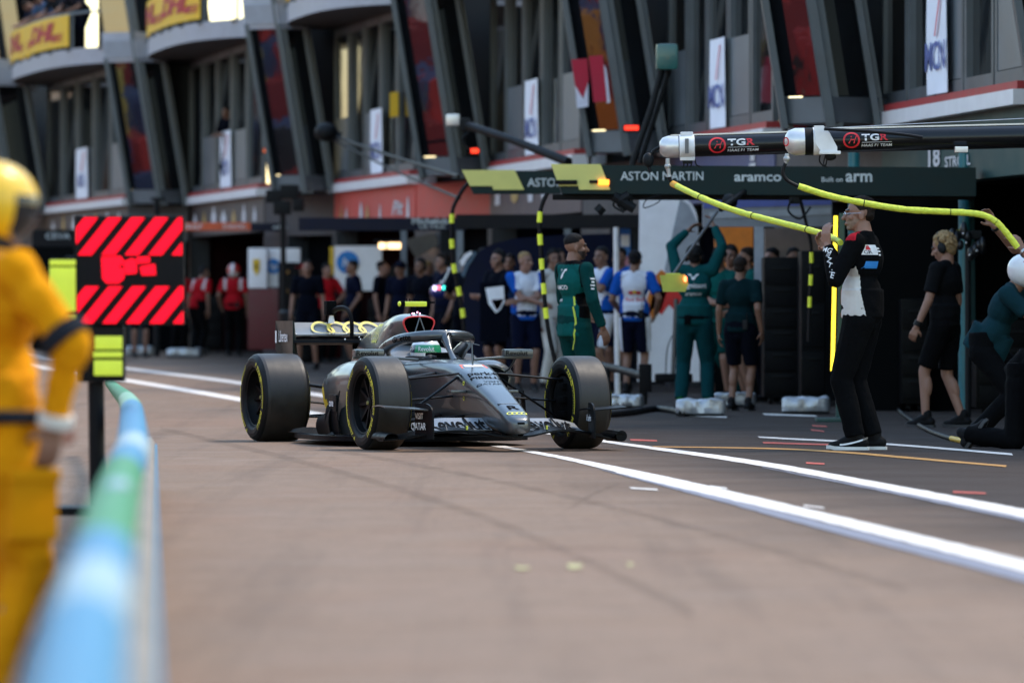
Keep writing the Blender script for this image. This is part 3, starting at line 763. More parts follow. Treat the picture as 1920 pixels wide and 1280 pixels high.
# camera pod on top
mb = MB()
for s in (-1, 1): mb.tube([(-1.82, s * .028, 1.015), (-1.82, s * .024, 1.09)], .007, 8)
cpart('camera_stalk', mb, CARBD, ec)
mb = MB(); mb.box((-1.82, .0, 1.105), (.07, .185, .040), None, .012); tc_ = cpart('camera_pod', mb, M('fluorescent_yellow', (.72, .80, .04), .4), ec)
mb = MB(); mb.box((-1.815, -.105, 1.106), (.075, .035, .044), None, .01); mb.box((-1.83, .125, 1.118), (.06, .07, .014), None, .004)
for y in (-.06, -.035, .05, .07): mb.tube([(-1.84, y, 1.12), (-1.84, y, 1.148)], .0045, 6)
cpart('camera_housing', mb, CARBD, ec)
mb = MB(); mb.ell((-1.805, -.128, 1.106), (.03, .013, .021)); cpart('camera_lens_cap', mb, M('fluorescent_yellow', (.72, .80, .04), .4), ec)
mb = MB()
for y, z in ((-.04, 1.03), (-.028, 1.03), (.0, 1.04), (.02, 1.03)): mb.ell((-1.74, y, z), .006, None, 8, 6)
cpart('status_lights', mb, M('pink_status_light', (.9, .35, .6), .4, emit=3), ec)
# --- sidepods
SP = [(-3.55, .12, .36, .10, .22), (-3.2, .10, .45, .14, .37), (-2.9, .09, .525, .15, .48), (-2.5, .085, .595, .16, .595), (-2.1, .085, .645, .17, .655), (-1.7, .10, .665, .18, .690), (-1.35, .14, .668, .20, .695), (-1.26, .20, .655, .22, .68), (-1.22, .30, .63, .26, .63)]
def spr(x, s, n=40):
    zb, zt, yi, yo = interp(SP, x); zc, h = (zb + zt) / 2, (zt - zb) / 2; out = []
    for k in range(n):
        a = 2 * math.pi * k / n; c, q = math.cos(a), math.sin(a)
        zz = math.copysign(abs(q) ** .5, q); yy = math.copysign(abs(c) ** .5, c)
        y = (yi + yo) / 2 + yy * (yo - yi) / 2
        if yy > 0: y -= (1 - (zz + 1) / 2) ** 2 * .13 * yy + max(0, zz) ** 3 * .10 * yy
        out.append(V((x, s * y, zc + zz * h)))
    return out
def spside(x, z, s=-1, o=.004):
    r = spr(x, 1, 120); best = None
    c = [p for p in r[:31] + r[90:]]
    c.sort(key=lambda p: p.z)
    for a, b in zip(c, c[1:]):
        if a.z <= z <= b.z:
            t = (z - a.z) / max(1e-6, b.z - a.z); return V((x, s * (lerp(a.y, b.y, t) + o), z))
    return V((x, s * (c[len(c) // 2].y + o), z))
for s in (-1, 1):
    mb = MB(); mb.loft([spr(-1.22 - .055 * i, s) for i in range(43)])
    mb.m = []
    for f in mb.f:
        c = sum((mb.v[i] for i in f), V()) / len(f)
        mb.m.append(1 if (c.x < -2.10 - .9 * (c.z - .12) and c.x > -3.2 and abs(c.y) > .25 and c.z < .46) else 0)
    sp = cpart('sidepod', mb, [PAINTC, M('yellow_body_paint', (.62, .42, .01), .4)], sm=55)
    mb = MB(); r = spr(-1.222, s); mb.loft([shrink(r, .9, .012), shrink(r, .88, .002)]); cpart('sidepod_inlet', mb, CARBD, sp)
    d = MB(); d.text('perk' if s > 0 else 'artic', .19, lambda u, v: spside(-2.25 + u, .53 + v, s), 0, .012, 0, 1, 1.2); cpart('lettering', d, M('dark_grey_decal', (.022, .024, .028), .5), sp)
    if s < 0:
        d = MB(); ring_at(d, lambda u, v: spside(-2.30 + u, .22 + v), .022, .003, 24); cpart('decal', d, DECY, sp)
# --- floor with its edge fences
mb = MB()
fp = [(-.85, .30), (-1.0, .55), (-1.25, .76), (-1.7, .83), (-2.3, .82), (-2.75, .74), (-3.05, .50), (-3.65, .46)]
mb.prism([V((x, y, .042)) for x, y in fp] + [V((x, -y, .042)) for x, y in reversed(fp)], (0, 0, .036))
for s in (-1, 1):
    mb.grid(lambda u, v: V((lerp(-1.3, -2.7, u), s * (lerp(.80, .785, v) - .02 * math.sin(math.pi * u)), .085 + .05 * v * math.sin(math.pi * u) ** .5)), 20, 2, thick=.006)
cpart('floor', mb, CARB)
for s in (-1, 1):
    for i, (x, y, h) in enumerate(((-1.05, .56, .26), (-1.17, .66, .30), (-1.30, .74, .34), (-1.42, .78, .20))):
        mb = MB(); mb.grid(lambda u, v: V((x - .20 * u, s * (y + .05 * u * u + .02 * math.sin(3 * v)), .09 + h * v * (1 - .35 * u))), 6, 6, thick=.008); cpart('turning_vane', mb, PAINTC if i == 1 else CARB)
d = MB(); d.text('one', .085, lambda u, v: V((-1.395 + u, -.772 - .02, .335 + v)), 0, .012); 
mb = MB(); mb.box((-1.40, -.775, .335), (.22, .012, .13), None, .004); fl_ = cpart('winglet', mb, CARB); cpart('lettering', d, DECW, fl_)
# --- wheels
def wheel(x, y, R, w, s, steer=0., groove=True):
    wn_ = node('wheel', CAR, (x, y, R), steer)
    hw = w / 2
    prof = [(.232, -hw * .80), (.242, -hw * .92), (.262, -hw * .985), (.292, -hw), (.318, -hw * .975), (R - .016, -hw * .90), (R - .006, -hw * .82), (R - .0015, -hw * .70), (R, -hw * .35)]
    prof = prof + [(r, -h) for r, h in reversed(prof)]
    mats = []
    for (r0_, h0), (r1_, h1) in zip(prof, prof[1:]): mats.append(1 if min(r0_, r1_) > R - .008 else 0)
    mb = MB(); mb.lathe(prof, (0, 0, 0), (0, 1, 0), 96, 0, mats); part('tyre', mb, [RUB, TREAD], wn_, False, 60)
    rm = MB(); o = s * hw
    rm.lathe([(.236, o * .80), (.230, o * .86), (.222, o * .84), (.214, o * .55), (.19, o * .42), (.10, o * .34), (.05, o * .36), (.045, o * .55), (.0, o * .58)], (0, 0, 0), (0, 1, 0), 64)
    rm.lathe([(.236, -o * .80), (.230, -o * .86), (.222, -o * .84), (.212, -o * .5), (.212, -o * .45)], (0, 0, 0), (0, 1, 0), 64)
    for k in range(10):
        a = 2 * math.pi * k / 10
        rm.beam((.05 * math.cos(a), o * .40, .05 * math.sin(a)), (.20 * math.cos(a + .1), o * .50, .20 * math.sin(a + .1)), .022, .03, up=(0, 1, 0))
    part('rim', rm, RIM, wn_, False)
    br = MB(); br.lathe([(.0, -o * .9), (.15, -o * .9), (.20, -o * .82), (.208, -o * .4), (.208, o * .2), (0, o * .2)], (0, 0, 0), (0, 1, 0), 48)
    for z, l in ((.12, .10), (.02, .14), (-.09, .12)): br.box((.05, -o * .95, z), (l, .05, .05), None, .012)
    part('brake_duct', br, CARBD, wn_, False)
    nt_ = MB(); nt_.lathe([(.018, o * .58), (.014, o * .64), (.0, o * .66)], (0, 0, 0), (0, 1, 0), 24); part('wheel_nut', nt_, M('yellow_nut', (.20, .18, .05), .4, .4), wn_, False)
    mk = MB()
    for sd in (-1, 1):
        yy = lambda r: sd * (hw * (1.0 if .27 < r < .305 else .985) + .0025)
        pol = lambda r, a: V((r * math.cos(a) * (-sd), yy(r), r * math.sin(a)))
        for a0 in (math.pi / 2 + .9, -math.pi / 2 + .9):
            mk.text('PIRELLI', .046, lambda u, v: pol(.290 + v, a0 - u / .29), 0, .018, .15, 1.15, 1.1)
        for a0 in (math.pi / 2 - .75, -math.pi / 2 - .75):
            mk.text('P ZERO', .05, lambda u, v: pol(.290 + v, a0 - u / .29), 0, .018, .1, 1.1, 1.15)
        for a0, a1 in ((-.28, .62), (math.pi - .28, math.pi + .62)):
            n_ = 24
            vs = [pol(r, lerp(a0, a1, i / n_)) for i in range(n_ + 1) for r in (.306, .3165)]
            mk.add(vs, [[2 * i, 2 * i + 1, 2 * i + 3, 2 * i + 2] for i in range(n_)])
            for j in range(14):
                b0 = lerp(a0, a1, (j + .15) / 14); b1 = lerp(a0, a1, (j + .6) / 14); r0_ = .286 if j % 2 else .294
                mk.add([pol(r0_, b0), pol(r0_ + .008, b0), pol(r0_ + .008, b1), pol(r0_, b1)], [[0, 1, 2, 3]])
    part('sidewall_marking', mk, M('tyre_yellow_paint', (.66, .56, .03), .6), wn_, False)
    return wn_
ST = R_(4.5)
wheel(0, -.785, .3525, .30, -1, ST); wheel(0, .785, .3525, .30, 1, ST)
wheel(-3.36, -.745, .355, .405, -1, R_(3)); wheel(-3.36, .745, .355, .405, 1)
# --- suspension
def arm(mb_, a, b, w=.05, t=.018): mb_.tube([a, V(a).lerp(V(b), .5), b], [w / 2] * 3, 10, 0, True, t / w)
for s in (-1, 1):
    for a, b in (((-.02, s * .155, .572), (.0, s * .66, .525)), ((-.52, s * .20, .575), (-.03, s * .66, .525)), ((-.04, s * .16, .545), (.02, s * .64, .22)),
                 ((.05, s * .12, .255), (.02, s * .66, .205)), ((-.50, s * .16, .255), (.0, s * .66, .205)), ((-.16, s * .165, .40), (-.13, s * .66, .36))):
        mb = MB(); arm(mb, a, b, .055 if a[2] > .3 else .06); cpart('suspension_arm', mb, CARB)
    for a, b in (((-2.9, s * .25, .42), (-3.34, s * .58, .47)), ((-3.5, s * .12, .40), (-3.38, s * .58, .47)), ((-2.8, s * .25, .20), (-3.34, s * .58, .20)), ((-3.5, s * .12, .22), (-3.4, s * .58, .20)), ((-3.42, s * .1, .28), (-3.36, s * .58, .33))):
        mb = MB(); arm(mb, a, b); cpart('suspension_arm', mb, CARB)
    mb = MB(); mb.box((.1, s * .205, .437), (.12, .12, .022), None, .006); cpart('winglet', mb, PAINTC)
# --- halo
hp = [(-1.68, -.30, .685), (-1.55, -.312, .755), (-1.38, -.305, .798), (-1.2, -.27, .830), (-1.05, -.19, .848), (-.97, -.09, .857), (-.95, 0, .859)]
hp = hp + [(x, -y, z) for x, y, z in reversed(hp[:-1])]
path = smooth_path(hp, 6); nP = len(path)
mb = MB(); mb.tube(path, [lerp(.062, .043, min(1, min(i, nP - 1 - i) / 8)) for i in range(nP)], 16)
pp = smooth_path([(-.66, 0, .655), (-.74, 0, .70), (-.83, 0, .765), (-.90, 0, .825), (-.96, 0, .858)], 5)
mb.tube(pp, [lerp(.030, .022, i / 8) if i < 8 else lerp(.022, .05, (i - 8) / (len(pp) - 9)) for i in range(len(pp))], 14)
halo = cpart('halo', mb, PAINTC, sm=60)
def halo_txt(st, size, i0, sgn, sx=1., bold=.01):
    dd = MB()
    L_ = [0.]
    for a, b in zip(path, path[1:]): L_.append(L_[-1] + (b - a).length)
    def fn(u, v):
        l = max(0, min(L_[-1], L_[i0] + u)); j = 0
        while j < nP - 2 and L_[j + 1] < l: j += 1
        p = path[j].lerp(path[j + 1], (l - L_[j]) / max(1e-6, L_[j + 1] - L_[j])); t = (path[j + 1] - path[j]).normalized()
        out = t.cross(V((0, 0, 1))).normalized()
        if out.x < 0 and abs(p.y) < .2: out = -out
        if out.y * p.y < 0 and abs(p.y) >= .2: out = -out
        up_ = out.cross(t).normalized(); up_ = up_ if up_.z > 0 else -up_
        a = v / .045; return p + out * (.0465 * math.cos(a)) + up_ * (.0465 * math.sin(a))
    dd.text(st, size, fn, 0, bold, 0, 1, sx); return dd
d = MB()
for st, size, i0, sx, bo in (('Gillette', .066, 19, 1.1, .02), ('Gillette', .05, 53, 1.1, .015), ('VISIT', .04, 10, 1.1, .0)):
    a = halo_txt(st, size, i0, 1, sx, bo); d.add(a.v, a.f)
a = MB(); a.text('R', .075, lambda u, v: V((-.93 + v * .3 + .048, .02 + u, .866 + v * .5)), 0, .02, 0, 1, 1.2); d.add(a.v, a.f)
cpart('lettering', d, DECK, halo)
# --- mirrors, antenna
for s in (-1, 1):
    mb = MB(); mb.box((-1.0, s * .60, .722), (.10, .235, .062), None, .018); mi = cpart('mirror', mb, PAINTC, sm=50)
    mb = MB(); mb.tube([(-1.0, s * .72, .688), (-.96, s * .45, .688), (-.92, s * .22, .672)], .007, 8, flat=1.6); mb.tube([(-1.02, s * .60, .69), (-1.08, s * .56, .60), (-1.2, s * .54, .56)], .008, 8); cpart('mirror_stalk', mb, PAINTC if s < 0 else PAINTC, mi)
    d = MB(); d.text('Revolut', .05, lambda u, v: V((-.948, s * .60 - .02 + u, .722 + v)), 0, .014, 0, 1, 1.15); cpart('lettering', d, DECK, mi)
mb = MB(); mb.tube([(-.17, .0, .625), (-.19, .0, .78), (-.195, 0, .80)], .007, 8); mb.tube([(-.195, 0, .80), (-.19, .06, .785)], .004, 6); cpart('pitot_tube', mb, PAINTC)
mb = MB(); mb.tube([(-.50, .10, .66), (-.50, .10, .76)], .003, 6); mb.tube([(-.5, .1, .66), (-.5, .1, .69)], .006, 6); cpart('antenna', mb, CARBD)
# --- front wing
def fw_le(y):
    a = abs(y)
    x, z = interp([(0, 1.0, .118), (.12, .985, .124), (.25, .955, .148), (.41, .90, .163), (.55, .84, .152), (.68, .78, .128), (.83, .71, .100), (.95, .66, .092)], a)
    return x, z
mb = MB()
def fwm(u, v):
    y = lerp(-.93, .93, u); x, z = fw_le(y)
    return V((x - .26 * v, y, z - .014 * math.sin(math.pi * v) + .018 * v))
mb.grid(fwm, 64, 8, thick=.013); fw = cpart('front_wing', mb, CARB, sm=60)
for s in (-1, 1):
    def fsurf(y, q, o=0.):
        t = max(0, min(1, (abs(y) - .105) / .53)); drop = .04 * max(0, (t - .5) / .5) ** 2
        return V((lerp(.74, .46, q) - .07 * t + o, y, lerp(.156, .240, q) - .012 * math.sin(math.pi * q) - drop * (.3 + .7 * q) + o * .8))
    for q0, q1 in ((0, .40), (.455, 1)):
        mb = MB(); mb.grid(lambda u, v: fsurf(s * lerp(.11, .635, u), lerp(q0, q1, v)), 30, 8, thick=.006); cpart('front_flap', mb, M('silver_flap_paint', (.20, .21, .22), .42, .4, var=.05), fw, 60)
    d = MB(); d.text('Revolut', .155, lambda u, v: fsurf(s * .345 + u * .92, max(0, min(1, .5 + v / .105)), .009), 0, .022, 0, 1, 1.0); cpart('lettering', d, DECK, fw)
    mb = MB(); mb.tube([(.75, s * .30, .13), (.70, s * .30, .19), (.62, s * .30, .20)], .005, 6); mb.tube([(.75, s * .46, .14), (.70, s * .46, .195), (.62, s * .46, .19)], .004, 6); cpart('flap_bracket', mb, PAINTC, fw)
    mb = MB(); mb.box((.75, s * .31, .175), (.02, .012, .03), None, .003); cpart('flap_bracket', mb, DECY, fw)
    # endplate: curved upright plate, rounded at the front top
    mb = MB(); pts = []
    prof = [(.93, .10), (.94, .20), (.93, .27), (.90, .32), (.85, .347), (.78, .358), (.55, .358), (.40, .34), (.36, .28), (.36, .10)]
    ey = lambda x: .625 + .11 * max(0, (.93 - x) / .57) ** 1.3
    inner = [V((x, s * (ey(x) - .006), z)) for x, z in prof]; outer = [V((x, s * (ey(x) + .006), z)) for x, z in prof]
    n_ = len(prof)
    def split(lst): return lst
    xs_ = [.36 + .57 * i / 16 for i in range(17)]
    def ztopp(x): return interp(sorted([(.36, .30), (.40, .34), (.55, .358), (.78, .358), (.85, .347), (.90, .32), (.925, .27), (.93, .20)]), x)[0]
    mb.grid(lambda u, v: (lambda x: V((x, s * ey(x), lerp(.095, ztopp(x), v))))(lerp(.62, .93, u)), 40, 8, thick=.012)
    ep = cpart('front_endplate', mb, CARB, fw, 60)
    d = MB()
    if s < 0:
        d.text('VISIT', .062, lambda u, v: V((.72 + u, s * (ey(.72 + u) + .016), .262 + v)), 0, .004, 0, .95, 1.05); d.text('QATAR', .075, lambda u, v: V((.71 + u, s * (ey(.71 + u) + .016), .185 + v)), 0, .004, 0, .95, 1.0)
    else:
        d.text('ic! berlin', .07, lambda u, v: V((.775 + u, s * (ey(.775 + u) - .018), .245 + v)), 0, .008, 0, 1, 1.0)
    cpart('lettering', d, DECW, ep)
    mb = MB(); mb.grid(lambda u, v: V((lerp(.86, .50, v) - .12 * u, s * (.64 + .30 * u), .305 + .02 * u + .012 * math.sin(math.pi * v))), 10, 6, thick=.008); cpart('dive_plane', mb, PAINTC if s < 0 else CARB, ep, 60)
    mb = MB()
    def foot(u, v):
        a = lerp(-1.7, 1.7, u); r = lerp(.040, .046, v)
        return V((lerp(.76, .40, v) - .02 * abs(a), s * (.885 + r * 1.2 * math.sin(a)), .098 + r * math.cos(a) * .9))
    mb.grid(foot, 20, 6, thick=.005)
    if s > 0: mb.tube([(.74, .90, .108), (.40, .90, .108)], .042, 20)
    cpart('endplate_tunnel', mb, CARB, ep, 60)
mb = MB(); mb.box((.90, -.062, .130), (.10, .016, .05), None, .005); mb.box((.90, .062, .130), (.10, .016, .05), None, .005); cpart('nose_pillar', mb, CARBD, fw)
# --- rear wing
mb = MB()
def flap(x0, z0, x1, z1, cam_):
    def fn(u, v):
        y = lerp(-.555, .555, u); return V((lerp(x0, x1, v), y, lerp(z0, z1, v) - cam_ * math.sin(math.pi * v)))
    return fn
mb.grid(flap(-3.72, .862, -4.02, .962, .022), 20, 10, thick=.012); rw = cpart('rear_wing_flap', mb, M('rear_wing_grey', (.17, .16, .145), .42, .4), sm=60)
f_ = flap(-3.72, .862, -4.02, .962, .022)
d = MB()
for i in range(4):
    def rg(u, v, i=i):
        y = -.165 + .135 * (i - 0) + u - .05; q = .5 + v / .20
        p = f_((y + .555) / 1.11, max(0, min(1, q))); return p + V((.010, 0, .012))
    ring_at(d, rg, .086, .0105, 48)
cpart('ring_emblem', d, M('pale_yellow_decal', (.80, .62, .12), .5), rw)
mb = MB(); mb.grid(flap(-3.50, .818, -3.76, .845, .03), 20, 8, thick=.022); cpart('rear_wing_main_plane', mb, CARB, sm=60)
for s in (-1, 1):
    pl_ = [(-3.48, .975), (-4.06, .975), (-4.06, .74), (-3.95, .60), (-3.80, .50), (-3.66, .52), (-3.52, .72)]
    mb = MB(); mb.prism([V((x, s * (.555 - .10 * max(0, (.74 - z) / .24)), z)) for x, z in pl_], (0, s * .012, 0)); ep = cpart('rear_endplate', mb, M('dark_green_black_carbon', (.010, .020, .021), .35), rw)
    if s < 0:
        d = MB(); d.text('Libertex', .135, lambda u, v: V((-3.79 + u * .95, -.571, .845 + v)), 0, .0, 0, .85, .82)
        d.box((-4.03, -.5705, .845), (.035, .004, .10)); cpart('lettering', d, DECW, ep)
mb = MB()
mb.tube(smooth_path([(-3.35, 0, .50), (-3.55, 0, .66), (-3.66, 0, .80)], 5), .026, 10, flat=.5)
cpart('rear_wing_pylon', mb, CARB)
mb = MB()
mb.tube(smooth_path([(-3.58, -.045, .83), (-3.56, -.05, .95), (-3.58, -.06, 1.03), (-3.66, -.075, 1.075), (-3.80, -.11, 1.075), (-3.95, -.125, 1.03), (-4.0, -.125, .96)], 5), .017, 10, flat=1.3)
cpart('rear_wing_pylon', mb, CARB)
mb = MB(); mb.box((-3.95, -.13, 1.08), (.10, .085, .12), None, .012); cpart('rear_wing_actuator', mb, CARBD)
mb = MB(); mb.tube([(-3.93, -.125, .955), (-3.93, -.125, 1.03)], [.028, .018], 12); cpart('rear_wing_actuator', mb, DECW)
mb = MB()
for y in (-.49, -.20, -.17, -.06, .01, .05): mb.ell((-3.70, y, .868 if y != .05 else .84), .008, None, 8, 6)
for y in (-.13, .0): mb.ell((-3.47, y, .823), .008, None, 8, 6)
cpart('wing_bolt', mb, M('bolt_silver', (.6, .6, .6), .3, .8), rw)
mb = MB(); mb.box((-3.75, 0, .40), (.12, .10, .10), None, .02); cpart('rain_light', mb, M('dark_red_lens', (.10, .005, .005), .3))
# ------------------------------------------------------------------ the driver
DR_ = root('person', PM[CAR] @ V((-1.5, 0, .268)), 'racing driver in a white green and yellow helmet sitting in the grey car', 'person', None, TH - math.pi / 2)
dp = lambda n, mb, m, par=None, sm=60: part(n, mb, m, par or DR_, False, sm)
mb = MB(); mb.ell((-.08, 0, .20), (.15, .22, .22)); mb.cap((-.05, -.20, .26), .06, (.28, -.21, .30), .05); mb.cap((.28, -.21, .30), .05, (.48, -.10, .40), .045); mb.cap((-.05, .20, .26), .06, (.28, .21, .30), .05); mb.cap((.28, .21, .30), .05, (.48, .10, .40), .045)
mb.cap((-.02, 0, .32), .07, (-.01, 0, .42), .065)
for s in (-1, 1):
    for j in range(4): mb.cap((.49, s * (.095 - .006 * j), .425 - .02 * j), .014, (.53, s * (.07 - .01 * j), .425 - .02 * j), .012, 8)
dp('body', mb, M('driver_black_suit', (.012, .014, .02), .7))
mb = MB()
HC = V((.0, 0, .455))
mb.ell(HC, (.150, .122, .135), None, 40, 26)
for i, p in enumerate(mb.v):
    q = p - HC
    if q.z < -.02 and q.x > .02: mb.v[i] = p + V((.016 * min(1, -q.z / .08), 0, 0))
mb.m = []
for f in mb.f:
    c = sum((mb.v[i] for i in f), V()) / len(f) - HC; a = math.atan2(c.y, c.x); z = c.z
    if z > .058: k = 0
    elif z > .0: k = 1 if abs(a) < 1.05 else (3 if abs(a) < 1.75 else (2 if z > .03 else 4))
    elif z > -.026: k = 0 if abs(a) < 1.5 else 4
    elif z > -.062 and abs(a) < 1.25: k = 5
    else: k = (0 if abs(a) < 1.1 else 4) if z > -.1 else 3
    mb.m.append(k)
hel = dp('helmet', mb, [M('helmet_white', (.75, .76, .76), .25, coat=.6), M('helmet_green', (.02, .28, .12), .3, coat=.6), M('helmet_teal', (.25, .55, .60), .3, coat=.6), M('helmet_navy', (.012, .02, .06), .3, coat=.6), M('helmet_yellow', (.70, .42, .02), .3, coat=.6), M('visor_dark', (.012, .012, .014), .08, var=.3)])
def hs(u, v, zc, ac, o=.003):
    z = zc + v; a = ac + u / .145; k = math.sqrt(max(0, 1 - (z / .135) ** 2)); return HC + V((.150 * math.cos(a) * k * 1.025, .122 * math.sin(a) * k * 1.025, z))
d = MB(); d.text('Revolut', .05, lambda u, v: hs(u, v, .029, -.30), 0, .01); d.text('perk+', .034, lambda u, v: hs(u, v, .030, -1.40), 0, .006); cpart('lettering', d, DECW, hel)
d = MB(); ring_at(d, lambda u, v: HC + V((.09 + v, -.02 + u, .135 * math.sqrt(max(0, 1 - ((.09 + v) / .15) ** 2 - ((-.02 + u) / .122) ** 2)) + .003)), .022, .006, 24); part('emblem', d, M('helmet_pinkgrey', (.45, .32, .30), .4), hel, False)
mb = MB(); mb.box((.46, 0, .40), (.04, .26, .12), None, .02); mb.box((.44, 0, .405), (.02, .14, .07), None, .01); cpart('steering_wheel', MB().add([PM[CAR].inverted() @ (PM[DR_] @ p) for p in mb.v], mb.f), CARBD)
# ------------------------------------------------------------------ people
SKIN = {n: M('skin_' + n, tuple(x * .60 for x in c), .6, var=.08, sc=14) for n, c in (('fair', (.42, .22, .15)), ('tan', (.32, .16, .10)), ('dark', (.10, .05, .032)))}
HAIRS = {n: M('hair_' + n, c, .75, var=.4, sc=40, bump=.6, bsc=60, spec=.15) for n, c in (('black', (.010, .009, .009)), ('brown', (.018, .012, .009)), ('blond', (.26, .17, .08)), ('grey', (.16, .14, .12)))}
def cloth(name, col, rough=.85): return M('cloth_' + name, col, .95, var=.12, sc=5, bump=.25, bsc=18, spec=.08)
DEFER = []
WR = bpy.data.textures.new('cloth_folds', 'CLOUDS'); WR.noise_scale = .10; WR.noise_depth = 2
HT = bpy.data.textures.new('hair_tufts', 'CLOUDS'); HT.noise_scale = .030; HT.noise_depth = 1
def blob(name, mb, mats, parent, vox, smooth_it=2, folds=0., tex=None, paint=None, label=None):
    o = part(name, mb, mats, parent, False, 0, label)
    m = o.modifiers.new('join', 'REMESH'); m.mode = 'VOXEL'; m.voxel_size = vox
    if smooth_it: s = o.modifiers.new('relax', 'SMOOTH'); s.iterations = smooth_it; s.factor = .5
    if folds:
        d = o.modifiers.new('folds', 'DISPLACE'); d.texture = tex or WR; d.strength = folds; d.mid_level = .5; d.texture_coords = 'LOCAL'
    DEFER.append((o, paint)); return o
def finish_people():
    dg = bpy.context.evaluated_depsgraph_get(); dg.update()
    res = []
    for o, paint in DEFER:
        me = bpy.data.meshes.new_from_object(o.evaluated_get(dg)); res.append((o, me, paint))
    for o, me, paint in res:
        mats = [s.material for s in o.material_slots]
        o.modifiers.clear(); old = o.data; o.data = me
        if len(me.materials) == 0:
            for m_ in mats: me.materials.append(m_)
        me.polygons.foreach_set('use_smooth', [True] * len(me.polygons))
        me.polygons.foreach_set('material_index', [paint(p.center) if paint else 0 for p in me.polygons])
        me.name = o.name
        bpy.data.meshes.remove(old)
def ik(a, b, l1, l2, hint):
    a, b = V(a), V(b); d = b - a; L = min(d.length, (l1 + l2) * .999); u = d.normalized()
    b = a + u * L
    x = (l1 * l1 - l2 * l2 + L * L) / (2 * L); h = math.sqrt(max(0, l1 * l1 - x * x))
    w = V(hint) - u * V(hint).dot(u); w.normalize()
    return a + u * x + w * h, b
def hand(mb, w, d, n, curl=.5, s=1., side=1):
    # w wrist, d direction of the hand, n palm normal (the side the fingers close to); side: thumb side sign
    w, d, n = V(w), V(d).normalized(), V(n); n = (n - d * n.dot(d)).normalized(); t = d.cross(n) * side   # t: towards the thumb
    k = w + d * .085
    for i in range(4):
        b = k + t * (.030 - .020 * i) ; mb.cap(w + d * .012 + t * (.016 - .011 * i), .014, b, .0115, 8)
        L = (.044, .049, .046, .036)[i]; p = b; dd = d
        for j in range(3):
            a = curl * (.9 if j else .6) * 1.1
            dd = (dd * math.cos(a) + n * math.sin(a)).normalized(); q = p + dd * L * (1, .68, .52)[j]
            mb.cap(p, .0098 - .001 * j, q, .0092 - .001 * j, 8); p = q
    p = w + d * .025 + t * .022; q = p + (d * .6 + t * .75 + n * .35).normalized() * .048; mb.cap(p, .014, q, .0115, 8)
    r = q + (d * .8 + t * .2 + n * (.3 + curl)).normalized() * .034; mb.cap(q, .0115, r, .0095, 8)
def ball(o): return Matrix.Rotation(o, 3, 'Z')
